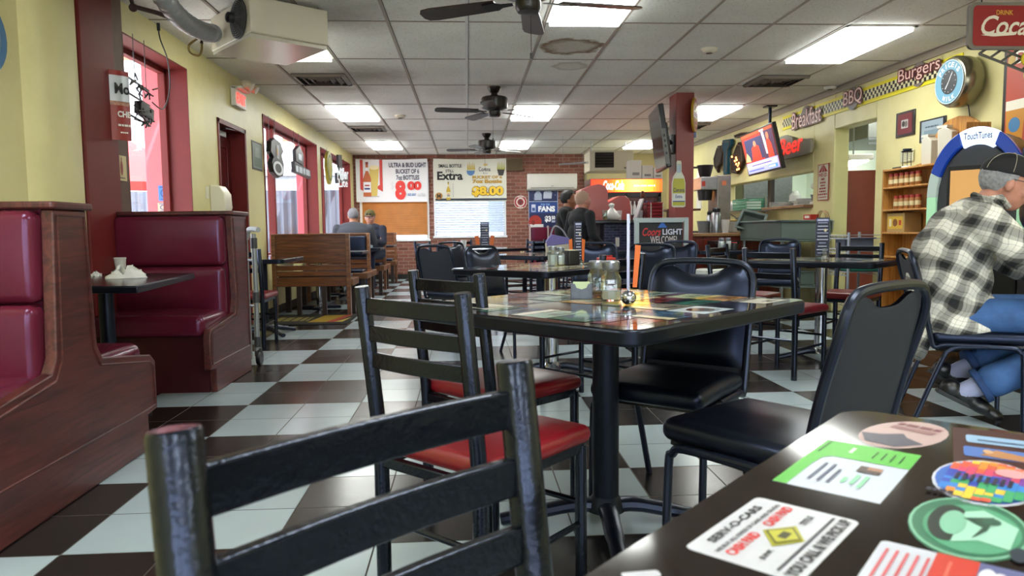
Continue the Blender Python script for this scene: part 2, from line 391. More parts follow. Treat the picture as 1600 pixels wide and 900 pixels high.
# ---- ceiling: lay-in tiles
CX0, CY0, CW, CL = .0206, 5.754, .6096, 1.2192
def ceil_mat():
    m = bpy.data.materials.new('lay_in_ceiling_tiles'); m.use_nodes = True; n = m.node_tree.nodes; l = m.node_tree.links; p = n['Principled BSDF']
    tc = n.new('ShaderNodeTexCoord'); nz = n.new('ShaderNodeTexNoise'); nz.inputs['Scale'].default_value = 1.1; nz.inputs['Detail'].default_value = 5; l.new(tc.outputs['Object'], nz.inputs[0])
    sp = n.new('ShaderNodeTexNoise'); sp.inputs['Scale'].default_value = 45; sp.inputs['Detail'].default_value = 8; sp.inputs['Roughness'].default_value = .8; l.new(tc.outputs['Object'], sp.inputs[0])
    r1 = n.new('ShaderNodeValToRGB'); r1.color_ramp.elements[0].position = .3; r1.color_ramp.elements[0].color = (*lin('#dcdbd7'), 1); r1.color_ramp.elements[1].position = .7; r1.color_ramp.elements[1].color = (*lin('#efefec'), 1); l.new(nz.outputs[0], r1.inputs[0])
    r2 = n.new('ShaderNodeMapRange'); r2.inputs[1].default_value = .36; r2.inputs[2].default_value = .46; r2.inputs[3].default_value = .62; r2.inputs[4].default_value = 1; l.new(sp.outputs[0], r2.inputs[0])
    x = n.new('ShaderNodeMix'); x.data_type = 'RGBA'; x.blend_type = 'MULTIPLY'; x.inputs[0].default_value = 1; l.new(r1.outputs[0], x.inputs[6]); l.new(r2.outputs[0], x.inputs[7])
    out = x.outputs[2]
    def blot(cx, cy, rx, ry, col, amt, ring=False):
        nonlocal out
        mp = n.new('ShaderNodeMapping'); mp.vector_type = 'TEXTURE'; mp.inputs['Location'].default_value = (cx, cy, 2.626); mp.inputs['Scale'].default_value = (rx, ry, 1)
        ds = n.new('ShaderNodeTexNoise'); ds.inputs['Scale'].default_value = 9; ds.inputs['Detail'].default_value = 6; l.new(tc.outputs['Object'], ds.inputs[0])
        l.new(tc.outputs['Object'], mp.inputs[0]); ln = n.new('ShaderNodeVectorMath'); ln.operation = 'LENGTH'
        z0 = n.new('ShaderNodeVectorMath'); z0.operation = 'MULTIPLY'; z0.inputs[1].default_value = (1, 1, 0); l.new(mp.outputs[0], z0.inputs[0]); l.new(z0.outputs[0], ln.inputs[0])
        ad = n.new('ShaderNodeMath'); ad.operation = 'MULTIPLY_ADD'; ad.inputs[1].default_value = .7; l.new(ds.outputs[0], ad.inputs[0]); l.new(ln.outputs[1], ad.inputs[2])
        rp = n.new('ShaderNodeValToRGB'); e = rp.color_ramp.elements
        if ring:
            e[0].position = .60; e[0].color = (.4, .4, .4, 1); e[1].position = .93; e[1].color = (0, 0, 0, 1); q = e.new(.82); q.color = (1, 1, 1, 1)
        else:
            e[0].position = .35; e[0].color = (1, 1, 1, 1); e[1].position = 1.35; e[1].color = (0, 0, 0, 1)
        dv = n.new('ShaderNodeMath'); dv.operation = 'MULTIPLY'; dv.inputs[1].default_value = .7 if ring else .7; l.new(ad.outputs[0], dv.inputs[0])
        l.new(dv.outputs[0], rp.inputs[0])
        sc = n.new('ShaderNodeMath'); sc.operation = 'MULTIPLY'; sc.inputs[1].default_value = amt; l.new(rp.outputs[0], sc.inputs[0])
        y = n.new('ShaderNodeMix'); y.data_type = 'RGBA'; l.new(sc.outputs[0], y.inputs[0]); l.new(out, y.inputs[6]); y.inputs[7].default_value = (*lin(col), 1); out = y.outputs[2]
    blot(.95, 6.50, .30, .30, '#7a5c3e', .95, True)
    blot(1.05, 7.25, .2, .2, '#8a745a', .5, True)
    blot(-1.0, 7.7, .5, .55, '#6e5f55', .6); blot(-1.45, 8.4, .5, .3, '#6e5f55', .5); blot(3.35, 7.3, .6, .5, '#75655a', .4); blot(3.4, 8.6, .7, .7, '#7a6a60', .35)
    blot(-.9, 5.6, .5, .6, '#7a6a60', .45); blot(-1.3, 12.2, .5, .6, '#7a6a60', .4)
    l.new(out, p.inputs['Base Color']); p.inputs['Roughness'].default_value = .9
    b = n.new('ShaderNodeBump'); b.inputs['Strength'].default_value = .4; b.inputs['Distance'].default_value = .003; l.new(sp.outputs[0], b.inputs['Height']); l.new(b.outputs[0], p.inputs['Normal'])
    return m
struct('ceiling', MB().box(XL-.3, 8.2, YF-.3, YB+.3, ZC, ZC+.1), ceil_mat(), smooth=0)
g = MB(); gm = mat('ceiling_grid_grey', '#a29890', rough=.5); gw = mat('ceiling_grid_white', '#d5d3d2', rough=.4); gd = mat('grid_joint_painted_shadow', '#5d544c', rough=.8)  # dark strips paint a shadow line beside the grid bars
for i in range(-4, 8):
    x = CX0+i*CW
    if XL < x < XR:
        g.use(gw if i == 0 else gm).box(x-.012, x+.012, YF, YB, ZC-.006, ZC)
        g.use(gd).box(x+.012, x+.017, YF, YB, ZC-.002, ZC)
j = -8
while CY0+j*CL < YB:
    y = CY0+j*CL
    if y > YF: g.use(gm).box(XL, XR, y-.008, y+.008, ZC-.004, ZC); g.use(gd).box(XL, XR, y-.013, y-.008, ZC-.002, ZC)
    j += 1
tag(g.build('trim_1', smooth=0), kind='structure')
# ---- left wall with three windows and a door
WT = .22
ZW = 2.41
ops = [(5.27, 6.44, .80, ZW), (7.17, 8.06, 0, 2.12), (8.74, 11.78, .70, ZW-.01), (12.1, 15.04, .70, ZW-.01)]
wl = MB(); wl.mats = [YEL]
edges = [YF]+[e for o in ops for e in o[:2]]+[YB]
for k in range(0, len(edges), 2): wl.box(XL-WT, XL, edges[k], edges[k+1], 0, ZC)
for a, b, z0, z1 in ops:
    wl.box(XL-WT, XL, a, b, z1, ZC)
    if z0: wl.box(XL-WT, XL, a, b, 0, z0)
struct('wall_left', wl)
def window(n, a, b, z0, z1, mull):
    """red reveals, frame, mullions and one pane for each light"""
    r = bpy.data.objects.new('window_%d' % n, None); C.objects.link(r); tag(r, kind='structure'); r.location = (XL, a, z0)
    f = MB(); t = .012; x0, x1 = -WT, .012
    f.box(x0, x1, b-a-t, b-a, 0, z1-z0); f.box(x0, x1, 0, t, 0, z1-z0); f.box(x0, x1, 0, b-a, z1-z0-t, z1-z0); f.box(x0, x1+.02, 0, b-a, 0, .03)
    f.build('reveal', RED, r)
    f = MB(); xs = [0]+[q-a for q in mull]+[b-a]
    for i, q in enumerate(xs):
        w_ = .05
        if i == 0: f.box(-WT, -WT+.06, 0, w_, 0, z1-z0)
        elif i == len(xs)-1: f.box(-WT, -WT+.06, q-w_, q, 0, z1-z0)
        else: f.box(-WT, -WT+.09, q-.035, q+.035, 0, z1-z0)
    f.box(-WT, -WT+.06, 0, b-a, z1-z0-.05, z1-z0); f.box(-WT, -WT+.06, 0, b-a, 0, .05)
    f.build('window_frame', RED, r, bevel=.004)
    for i in range(len(xs)-1): MB().box(-WT+.025, -WT+.031, xs[i]+.03, xs[i+1]-.03, .04, z1-z0-.04).build('pane', GLASS, r, smooth=0)
    return r
window(1, *ops[0], []); window(2, *ops[2], [9.72]); window(3, *ops[3], [13.0])
# the red post beside the first window and the rounded yellow pier before it
struct('trim_2', MB().box(XL-.05, XL+.035, 4.66, 5.10, 0, ZC), RED, bevel=.012)
struct('trim_3', MB().box(XL-.05, XL+.012, 5.10, 5.28, 0, ZC), mat('bare_brown_post_face', '#5d4438', rough=.6, noise=.15, nscale=12), bevel=.004)
pf = [(XL-.02, 4.08), (XL+.04, 4.14), (XL+.065, 4.25), (XL+.07, 4.38), (XL+.06, 4.52), (XL+.035, 4.62), (XL-.02, 4.655)]
struct('wall_pier', MB().prism(pf, (0, 0, 0), (1, 0, 0), (0, 1, 0), ZC), YEL)
# door in the left wall
r = bpy.data.objects.new('door_1', None); C.objects.link(r); tag(r, kind='structure'); r.location = (XL, 7.17, 0)
f = MB(); f.box(-WT, .01, 0, .05, 0, 2.12); f.box(-WT, .01, .84, .89, 0, 2.12); f.box(-WT, .01, 0, .89, 2.07, 2.12); f.build('door_frame', RED, r, bevel=.005)
f = MB(); f.box(-WT+.02, -WT+.065, .05, .84, 0, 2.07); f.box(-WT+.065, -WT+.075, .05, .17, .1, 2.0); f.box(-WT+.065, -WT+.075, .72, .84, .1, 2.0); f.box(-WT+.065, -WT+.075, .17, .72, 1.9, 2.05); f.box(-WT+.065, -WT+.075, .17, .72, .1, .3)
f.build('door_leaf', mat('dark_red_door_paint', '#5a1216', rough=.22), r, bevel=.003)
MB().box(-WT+.075, -WT+.079, .18, .71, 1.2, 1.45).build('door_notice', ink('#b98a2b'), r)
f = MB(); f.box(-WT+.075, -WT+.13, .28, .55, 1.99, 2.05); f.build('door_closer', mat('grey_closer_metal', '#8d8c88', rough=.4, metal=.6), r, bevel=.008)
f = MB(); f.tube([(-WT+.1, .42, 2.045), (-.02, .30, 2.055), (.01, .80, 2.09)], .009, 6); f.build('closer_arm', STEEL, r)
# ---- back wall: brick, two windows
def brick_mat():
    m = bpy.data.materials.new('brown_brick'); m.use_nodes = True; n = m.node_tree.nodes; l = m.node_tree.links; p = n['Principled BSDF']
    tc = n.new('ShaderNodeTexCoord'); mp = n.new('ShaderNodeMapping'); mp.inputs['Rotation'].default_value = (PI/2, 0, 0); l.new(tc.outputs['Object'], mp.inputs[0])
    b = n.new('ShaderNodeTexBrick'); b.inputs['Scale'].default_value = 1; b.inputs['Brick Width'].default_value = .21; b.inputs['Row Height'].default_value = .075; b.inputs['Mortar Size'].default_value = .007
    b.inputs['Color1'].default_value = (*lin('#8c5648'), 1); b.inputs['Color2'].default_value = (*lin('#6f4034'), 1); b.inputs['Mortar'].default_value = (*lin('#957c6c'), 1)
    l.new(mp.outputs[0], b.inputs[0]); l.new(b.outputs[0], p.inputs['Base Color']); p.inputs['Roughness'].default_value = .8
    bp = n.new('ShaderNodeBump'); bp.invert = True; bp.inputs['Distance'].default_value = .006; l.new(b.outputs[1], bp.inputs['Height']); l.new(bp.outputs[0], p.inputs['Normal'])
    return m
BRICK = brick_mat()
bw = [(-2.26, -.80, .80, 2.48), (-.70, .84, .86, 2.48)]
wb = MB(); XB = 2.53
for a, b, z0, z1 in ((XL-.2, -2.26, 0, ZC), (-.80, -.70, 0, ZC), (.84, XB, 0, ZC)): wb.box(a, b, YB, YB+.2, z0, z1)
for a, b, z0, z1 in bw: wb.box(a, b, YB, YB+.2, 0, z0); wb.box(a, b, YB, YB+.2, z1, ZC)
struct('wall_back', wb, BRICK, smooth=0)
struct('wall_back_kitchen', MB().box(XB, XR+.2, YB-.02, YB+.2, 0, ZC), mat('old_cream_wall', '#b5a87a', rough=.6, noise=.05))
FRW = mat('white_window_frame', '#e4e6e8', rough=.4)
def backwin(n, a, b, z0, z1):
    r = bpy.data.objects.new('window_%d' % n, None); C.objects.link(r); tag(r, kind='structure'); r.location = (a, YB, z0); w_, h = b-a, z1-z0
    f = MB(); f.box(0, .06, -.01, .15, 0, h); f.box(w_-.06, w_, -.01, .15, 0, h); f.box(0, w_, -.01, .15, h-.06, h); f.box(-.02, w_+.02, -.03, .15, 0, .045); f.build('window_frame', FRW, r, bevel=.004)
    MB().box(.05, w_-.05, .1, .106, .04, h-.05).build('pane', GLASS, r, smooth=0)
    return r
backwin(4, *bw[0]); backwin(5, *bw[1])
def blind(nm, lb, x0, x1, z0, z1, m, step, tilt):
    t = thing(nm, lb, 'window blind', ((x0+x1)/2, YB-.045, z1)); w_ = x1-x0
    b = MB(); z = -.05
    while z > z0-z1+.03: b.boxc((0, 0, z), (w_, .045, .003), rx=tilt); z -= step
    b.build('slat_stack', m, t, smooth=0)
    MB().boxc((0, 0, -.015), (w_, .05, .04)).build('head_rail', m, t, bevel=.004); MB().boxc((0, 0, z0-z1+.01), (w_, .04, .018)).build('bottom_rail', m, t, bevel=.003)
    c = MB()
    for q in (-.4, 0, .4): c.tube([(q*w_, -.028, -.03), (q*w_, -.028, z0-z1)], .0022, 4)
    c.build('cord', m, t); return t
blind('wooden_blind', 'honey brown wooden slat blind lowered over the left back window', -2.2, -.84, .93, 2.44, mat('honey_blind_wood', '#a8681a', rough=.5, noise=.1, nscale=6), .043, 1.25)
blind('white_blind', 'white slat blind glowing with daylight in the right back window', -.66, .80, .93, 2.44, mat('white_blind_slats', '#aeb8c6', rough=.6), .050, .85)
# ---- right wall: kitchen doorway and serving hatch
RT_ = .18; D0, D1, DZ = 7.46, 8.33, 2.15; H0, H1, HZ0, HZ1 = 8.84, 11.93, 1.29, 1.71
wr = MB(); wr.mats = [YEL]
wr.box(XR, XR+RT_, YF, D0, 0, ZC); wr.box(XR, XR+RT_, D0, D1, DZ, ZC); wr.box(XR, XR+RT_, D1, H0, 0, ZC); wr.box(XR, XR+RT_, H0, H1, 0, HZ0); wr.box(XR, XR+RT_, H0, H1, HZ1, ZC); wr.box(XR, XR+RT_, H1, YB, 0, ZC)
struct('wall_right', wr, bevel=.012)
struct('trim_4', MB().box(XR-.02, XR, YF, YB, ZC-.07, ZC), mat('wall_angle_grey', '#9d9284', rough=.6))
struct('trim_5', MB().box(XR-.12, XR+RT_+.02, H0-.02, H1+.02, HZ0-.035, HZ0), wood('hatch_shelf_wood', '#6b4a33', '#8d6a4b', axis='y'), bevel=.004)
# front wall behind the photographer, its unseen windows enlarged for more daylight
wf = MB(); wf.mats = [mat('dark_front_wall_colour', '#5f5a58', rough=.6)]  # unseen wall coloured dark to keep yellow out of the chair reflections
wf.box(XL-.2, XR+.2, YF-.2, YF, 0, .3); wf.box(XL-.2, XR+.2, YF-.2, YF, 2.5, ZC)
for a, b in ((XL-.2, -2.2), (-.2, 0), (2.1, 2.3), (4.2, XR+.2)): wf.box(a, b, YF-.2, YF, .3, 2.5)
struct('wall_front', wf)
for k, (a, b) in enumerate(((-2.2, -.2), (0, 2.1), (2.3, 4.2))):
    r = bpy.data.objects.new('window_%d' % (6+k), None); C.objects.link(r); tag(r, kind='structure'); r.location = (a, YF, .3)
    f = MB(); w_ = b-a; f.box(0, .05, -.15, 0, 0, 2.2); f.box(w_-.05, w_, -.15, 0, 0, 2.2); f.box(0, w_, -.15, 0, 0, .05); f.box(0, w_, -.15, 0, 2.15, 2.2); f.build('window_frame', RED, r)
    MB().box(.04, w_-.04, -.1, -.094, .04, 2.16).build('pane', GLASS, r, smooth=0)
# kitchen beyond the right wall
KW = mat('pale_green_kitchen_wall', '#d6e2d0', rough=.4)
struct('wall_kitchen_side', MB().box(7.4, 7.5, 6.6, YB, 0, ZC), KW); struct('wall_kitchen_front', MB().box(XR+RT_, 7.4, 6.6, 6.7, 0, ZC), KW)
struct('wall_kitchen_back', MB().box(XR+RT_, 7.4, YB-.1, YB, 0, ZC), KW)
# baseboards
BBM = mat('black_rubber_base', '#15120f', rough=.5)
struct('baseboard_left', MB().box(XL, XL+.012, 8.1, YB, 0, .1), BBM); struct('baseboard_right', MB().box(XR-.012, XR, YF, D0, 0, .1), BBM); struct('baseboard_back', MB().box(XL, XB, YB-.012, YB, 0, .1), BBM)
# ---- red column
CXA, CXB, CYA, CYB = 2.52, 2.74, 8.62, 8.92
struct('wall_column', MB().box(CXA, CXB, CYA, CYB, 0, ZC), mat('brick_red_column_paint', '#7c2b25', rough=.45, noise=.06, nscale=3, bump=.2, bscale=30), bevel=.006)
# ---- outside: paving, corrugated fence, porch posts and roof, street
struct('ground_outside', MB().box(-40, XL-.25, -12, 40, -.12, -.02).box(-40, 40, YB+.3, 50, -.12, -.02).box(-40, 40, -40, YF-.3, -.12, -.02), mat('pale_concrete', '#c6c2ba', rough=.9, noise=.06))
def corr_fence():
    b = MB(); y0, y1, n = -11.0, -2.6, 280; vs = []
    for i in range(n+1):
        y = y0+(y1-y0)*i/n; x = 17+.03*math.sin(i*1.05)
        vs += [(y, x, 0), (y, x, 1.98)]
    b.add(vs, [(2*i, 2*i+1, 2*i+3, 2*i+2) for i in range(n)])
    return b
t = thing('corrugated_fence', 'weathered corrugated metal fence outside the left windows', 'fence', (0, 0, 0))
corr_fence().build('fence_sheet', mat('weathered_zinc', '#565d6b', rough=.5, noise=.18, nscale=1.5, dirt='#5c4238', dscale=1.2, damt=.6, stretch=(1, 2, .6)), t)
f = MB(); [f.boxc((y, 17.06, .95), (.06, .06, 1.9)) for y in (-10.5, -8.5, -6.5, -4.5, -2.9)]; [f.box(-11, -2.6, 17.04, 17.08, z, z+.06) for z in (.4, 1.5)]; f.build('fence_rail', mat('grey_fence_timber', '#7d7064', rough=.9), t)
for i, y in enumerate((7.35, 13.6)):
    t = thing('porch_post', ['pink porch post seen through the first window', 'pink porch post between the second and third windows'][i], 'post', (-2.95, y, 0))
    MB().box(-.16, .16, -.08, .14, 0, 2.9).build('shaft', mat('pink_stucco', '#b9525e', rough=.6, noise=.05), t, bevel=.01); MB().box(-.2, .2, -.12, .18, 0, .18).build('plinth', mat('pink_stucco', '#b9525e'), t, bevel=.01)  # even pink stucco colour
t = thing('porch_roof', 'pale boarded porch roof outside the left windows', 'roof', (-3.4, 10, 2.95)); MB().box(-.3, .78, -6, 7, 0, .08).build('roof_boards', mat('peach_roof_boards', '#cf9f86', rough=.7), t)
f = MB(); [f.box(-.3, .78, y, y+.06, -.1, 0) for y in range(-6, 7)]; f.build('rafter', mat('peach_roof_boards', '#cf9f86'), t)
# red parasol on the terrace
t = thing('patio_umbrella', 'red patio umbrella seen through the first window', 'umbrella', (-5.3, 11.6, 0))
MB().cyl((0, 0, 0), (0, 0, 2.5), .025).build('pole', STEEL, t); MB().lathe([(1.35, 1.75), (.7, 2.15), (.02, 2.5)], n=8, cap=False).build('canopy', mat('red_canopy_cloth', '#c93a3a', rough=.8), t, smooth=0); MB().lathe([(.3, 0), (.28, .08), (.05, .1)]).build('base', BLACKP, t)
# a far block across the street
t = thing('street_building', 'pale low building across the street beyond the back windows', 'building', (0, 34, 0))
MB().box(-14, 14, 0, 6, 0, 3.6).build('wall', mat('pale_street_wall', '#b9bcc4', rough=.9), t); MB().box(-14.3, 14.3, -.3, 6.3, 3.6, 3.9).build('roof', mat('grey_roof_edge', '#8d8d90'), t)
f = MB(); [f.box(x, x+1.6, -.03, 0, 1, 2.4) for x in (-11, -7, -3, 1, 5, 9)]; f.build('window', mat('far_window_glass', '#4d5a6c', rough=.15), t)
# ================================================================== on the ceiling
def lamp_mat():
    m = bpy.data.materials.new('lit_lamp_diffuser'); m.use_nodes = True; n = m.node_tree.nodes; l = m.node_tree.links; n.remove(n['Principled BSDF'])
    tc = n.new('ShaderNodeTexCoord'); sp = n.new('ShaderNodeSeparateXYZ'); l.new(tc.outputs['Object'], sp.inputs[0])
    # two tubes behind the prismatic sheet: brighter along two lines
    a = n.new('ShaderNodeMath'); a.operation = 'ABSOLUTE'; l.new(sp.outputs[0], a.inputs[0])
    b = n.new('ShaderNodeMath'); b.operation = 'SUBTRACT'; b.inputs[1].default_value = .15; l.new(a.outputs[0], b.inputs[0])
    c = n.new('ShaderNodeMath'); c.operation = 'ABSOLUTE'; l.new(b.outputs[0], c.inputs[0])
    r = n.new('ShaderNodeMapRange'); r.inputs[1].default_value = 0; r.inputs[2].default_value = .15; r.inputs[3].default_value = 1.25; r.inputs[4].default_value = .42; l.new(c.outputs[0], r.inputs[0])
    s = n.new('ShaderNodeMath'); s.operation = 'MULTIPLY'; s.inputs[1].default_value = LAMP_STRENGTH; l.new(r.outputs[0], s.inputs[0])
    e = n.new('ShaderNodeEmission'); e.inputs[0].default_value = (.97, 1, .94, 1); l.new(s.outputs[0], e.inputs[1])
    l.new(e.outputs[0], n['Material Output'].inputs[0]); return m
LM = lamp_mat()
def ceiling_light(i, j, lb, m=None):
    x, y = CX0+(i+.5)*CW, CY0+(j+.5)*CL
    t = thing('ceiling_light', lb, 'ceiling light', (x, y, ZC-.004), 0, 'fluorescent ceiling panels')
    MB().box(-.272, .272, -.575, .575, -.035, .0).build('diffuser', m or LM, t, smooth=0)  # dropped below the ceiling so its lit sides brighten the tiles
    f = MB(); f.box(-.297, -.272, -.6, .6, -.008, .002); f.box(.272, .297, -.6, .6, -.008, .002); f.box(-.297, .297, -.6, -.575, -.008, .002); f.box(-.297, .297, .575, .6, -.008, .002)
    f.build('frame', WHITE, t, smooth=0)
ceiling_light(1, -1, 'ceiling light panel directly behind the blades of the nearest ceiling fan')
ceiling_light(5, 0, 'large ceiling light panel above the yellow checkered menu strip')
ceiling_light(-3, 3, 'ceiling light panel on the left, between the two air vents')
ceiling_light(-3, 6, 'ceiling light panel on the left, farthest one near the back windows')
ceiling_light(1, 3, 'ceiling light panel behind the blades of the middle ceiling fan')
ceiling_light(1, 6, 'ceiling light panel behind the blades of the farthest ceiling fan')
ceiling_light(5, 3, 'ceiling light panel just right of the red column')
ceiling_light(5, 6, 'ceiling light panel mostly hidden behind the column television')
ceiling_light(-3, 0, 'ceiling light panel peeping out from under the hanging heater', mat('dimmed_lamp_diffuser', '#f4f6e6', emit=3.5))  # this panel is dimmed so the left wall renders less bright
for k in ((1, -4), (5, -4), (-3, -4), (1, -7), (5, -7), (-3, -7)): ceiling_light(*k, 'ceiling light panel behind the photographer')
DUST = mat('sooty_vent_metal', '#6b625c', rough=.5, noise=.2, nscale=10); DARKV = mat('vent_painted_shade', '#17120f', rough=.9)  # DARKV: dark plate colour standing in for shade inside vents
def vent(x, y, lb):
    t = thing('ceiling_vent', lb, 'air vent', (x, y, ZC-.005), 0, 'louvred ceiling air vents')
    MB().box(-.27, .27, -.27, .27, -.004, 0).build('backing', DARKV, t, smooth=0)
    for k, a in enumerate((.27, .2, .13, .06)):
        f = MB(); q = a-.03
        for sx, sy in ((1, 0), (-1, 0), (0, 1), (0, -1)):
            if sx: f.boxc((sx*(a-.02), 0, -.014), (.045, 2*a, .003), ry=-sx*.5)
            else: f.boxc((0, sy*(a-.02), -.014), (2*a, .045, .003), rx=sy*.5)
        f.build('louvre_ring', DUST if k else mat('vent_outer_ring', '#8a8078', rough=.5), t, smooth=0)
vent(-1.50, 7.87, 'square ceiling air vent nearest the hanging heater'); vent(-1.53, 11.55, 'small-looking ceiling air vent between the two left light panels'); vent(3.42, 7.9, 'square ceiling air vent beside the big right light panel'); vent(3.5, 11.3, 'far ceiling air vent near the corner above the menu strip')
for x, y, lb in ((2.21, 6.54, 'round smoke detector on the ceiling left of the big right light'), (-.91, 10.29, 'round smoke detector on the ceiling beside the left light panel')):
    t = thing('smoke_detector', lb, 'smoke detector', (x, y, ZC)); MB().lathe([(.075, 0), (.075, -.012), (.062, -.03), (.04, -.04), (.01, -.042)][::-1], n=20).build('housing', mat('aged_white_plastic', '#cfc6b4', rough=.5), t); MB().lathe([(.03, -.044), (.028, -.04)], n=14).build('sensor_grille', mat('grille_dark', '#5b5148'), t)
# ---- ceiling fans
BROWN = mat('dark_bronze_fan_metal', '#17110f', rough=.35, metal=.3, spec=.6); BLADE = wood('dark_walnut_fan_blade', '#241611', '#3b261c', rough=.35, axis='x')
def fan(x, y, a0, lb, chain=.26, drop=0):
    t = thing('ceiling_fan', lb, 'ceiling fan', (x, y, ZC-.004-drop), math.radians(a0), 'dark five-blade ceiling fans')
    MB().lathe([(.03, -.075), (.05, -.06), (.075, -.02), (.08, 0)]+([(.02, .0), (.02, drop)] if drop else []), n=20).build('canopy', BROWN, t)
    MB().lathe([(.03, -.262), (.09, -.255), (.145, -.235), (.15, -.215), (.15, -.13), (.138, -.115), (.05, -.1), (.035, -.08), (.035, -.06)], n=28).build('motor_housing', BROWN, t)
    MB().lathe([(.01, -.335), (.06, -.33), (.072, -.31), (.072, -.27), (.05, -.255)], n=20).build('switch_cap', BROWN, t)
    for k in range(5):
        a = 2*PI*k/5; M = Matrix.Rotation(a, 4, 'Z')
        fr = M @ Matrix.Translation((0, 0, -.272)) @ Matrix.Rotation(.18, 4, 'X')
        b = MB(); pts = [(.19, -.052), (.30, -.06), (.60, -.07), (.655, -.06), (.675, -.03), (.675, .03), (.655, .06), (.60, .07), (.30, .06), (.19, .052)]
        b.prism([(p[0], p[1]) for p in pts], (0, 0, 0), (1, 0, 0), (0, 1, 0), .008); b.v = [tuple(fr @ V(v)) for v in b.v]
        o = b.build('fan_blade', BLADE, t, smooth=0)
        i = MB(); i.prism([(.09, -.012), (.16, -.02), (.2, -.045), (.27, -.035), (.27, .035), (.2, .045), (.16, .02), (.09, .012)], (0, 0, -.006), (1, 0, 0), (0, 1, 0), .005); i.v = [tuple(fr @ V(v)) for v in i.v]
        i.build('blade_bracket', BROWN, o, smooth=0)
    c = MB(); c.tube([(.03, .05, -.32), (.03, .05, -.32-chain)], .002, 5); c.cyl((.03, .05, -.32-chain-.03), (.03, .05, -.32-chain), .008, 8); c.build('pull_chain', BROWN, t)
    return t
fan(.36, 4.13, 10, 'nearest dark ceiling fan, only its blades and pull chain in view', .22, .07)
fan(.33, 8.28, 188, 'middle dark five-blade ceiling fan hanging over the room')
fan(.35, 12.2, 175, 'farthest dark five-blade ceiling fan, near the beer banners')
# ---- the hanging gas heater
hx, hy = -1.43, 5.35
t = thing('hanging_heater', 'white box heater with round fan hanging from the ceiling at upper left', 'heater', (0, 0, 0))
P1, P2, P3 = V((-1.88, 5.62, 0)), V((-1.43, 5.06, 0)), V((-.98, 5.41, 0)); P4 = P1+P3-P2; zb, zt = 2.355, 2.60
WHB = mat('off_white_heater_steel', '#bdb7a4', rough=.35, noise=.04, nscale=4)
mb = MB(); mb.prism([(p.x, p.y) for p in (P1, P2, P3, P4)], (0, 0, zb), (1, 0, 0), (0, 1, 0), zt-zb); mb.build('cabinet', WHB, t, bevel=.008)
mb = MB(); d = (P2-P1).normalized(); mb.prism([(p.x, p.y) for p in (P1+d*.03, P2-d*.03, P3-d*.03, P4+d*.03)], (0, 0, zb-.025), (1, 0, 0), (0, 1, 0), .025); mb.build('bottom_pan', mat('shiny_galvanised_pan', '#c9c4b6', rough=.22, metal=.35), t)
nrm = V((d.y, -d.x, 0)); nrm = nrm if nrm.dot(V((0, 0, 0))-P1) > 0 else -nrm; fc = P1+d*.54+V((0, 0, 2.475))
RF = Matrix((d, V((0, 0, 1)), nrm)).transposed().to_4x4(); RF.translation = fc
g = MB()
for rr_ in [.03+.0125*k for k in range(9)]: g.tube([RF @ V((rr_*math.cos(2*PI*k/28), rr_*math.sin(2*PI*k/28), .05-.035*(rr_/.13)**2)) for k in range(28)], .0028, 5, closed=True)
for k in range(6): a = PI*k/3; g.tube([RF @ V((.03*math.cos(a), .03*math.sin(a), .05)), RF @ V((.13*math.cos(a), .13*math.sin(a), .0))], .003, 5)
g.build('fan_guard', mat('grey_guard_wire', '#4a4a4e', rough=.4), t)
g = MB(); g.lathe([(.035, .02), (.038, .05), (.035, .085), (.02, .095)], M=RF, c=(0, 0, 0)); g.build('fan_motor', BLACKP, t)
g = MB(); g.lathe([(.132, .004), (.13, .006)], M=RF, n=28); g.build('fan_shade_disc', mat('fan_opening_painted_shade', '#2a2828', rough=.8), t)  # flat dark disc, the opening's shade put into its colour
st = MB()
for p in (P1*.9+P3*.1, P3*.92+P1*.08): st.tube([(p.x, p.y, zt), (p.x, p.y, ZC)], .006, 6)
st.build('hanger_rod', STEEL, t)
t = thing('flexible_duct', 'silver corrugated flexible duct curving into the ceiling heater', 'duct', (0, 0, 0))
path = [at(205, -60, y=4.4), at(250, -10, y=4.55), at(275, 22, y=4.75), at(298, 40, y=5.0), at(318, 49, y=5.25), at(333, 52, y=5.43)]
def spline(P, n):
    out = []
    for i in range(len(P)-1):
        a, b, c, d_ = P[max(i-1, 0)], P[i], P[i+1], P[min(i+2, len(P)-1)]
        for k in range(n):
            q = k/n; out.append(.5*((2*b)+(-a+c)*q+(2*a-5*b+4*c-d_)*q*q+(-a+3*b-3*c+d_)*q**3))
    return out+[P[-1]]
sp = spline(path, 16)
MB().tube(sp, [.058+.006*(i % 3 == 0)-.003*(i % 2) for i in range(len(sp))], 18).build('duct_hose', mat('crinkled_foil', '#a9acb0', rough=.4, metal=.55, bump=.5, bscale=40), t, smooth=1.2)
MB().cyl(sp[-4], sp[-1]+(sp[-1]-sp[-2]), .064, 18).build('collar', STEEL, t)
t = thing('gas_pipe', 'rusty brown gas pipe running along the ceiling edge to the heater', 'pipe', (0, 0, 0))
MB().tube([at(203, -8, y=5.2), at(208, 10, y=5.2), at(245, 20, y=5.3), at(262, 26, y=5.4)], .016, 8).build('pipe_run', mat('rusty_pipe', '#3c2520', rough=.7), t); MB().ell(at(208, 12, y=5.2), (.028, .028, .028)).build('elbow_joint', mat('rusty_pipe', '#3c2520'), t)
t = thing('gas_hose', 'looped ochre gas hose with a dark valve under the heater', 'hose', (0, 0, 0))
MB().tube(spline([at(312, 58, y=5.5), at(296, 70, y=5.5), at(297, 82, y=5.5), at(310, 87, y=5.5), at(315, 78, y=5.5), at(315, 66, y=5.5)], 6), .008, 8).build('hose_loop', mat('ochre_hose', '#7b6426', rough=.5), t)
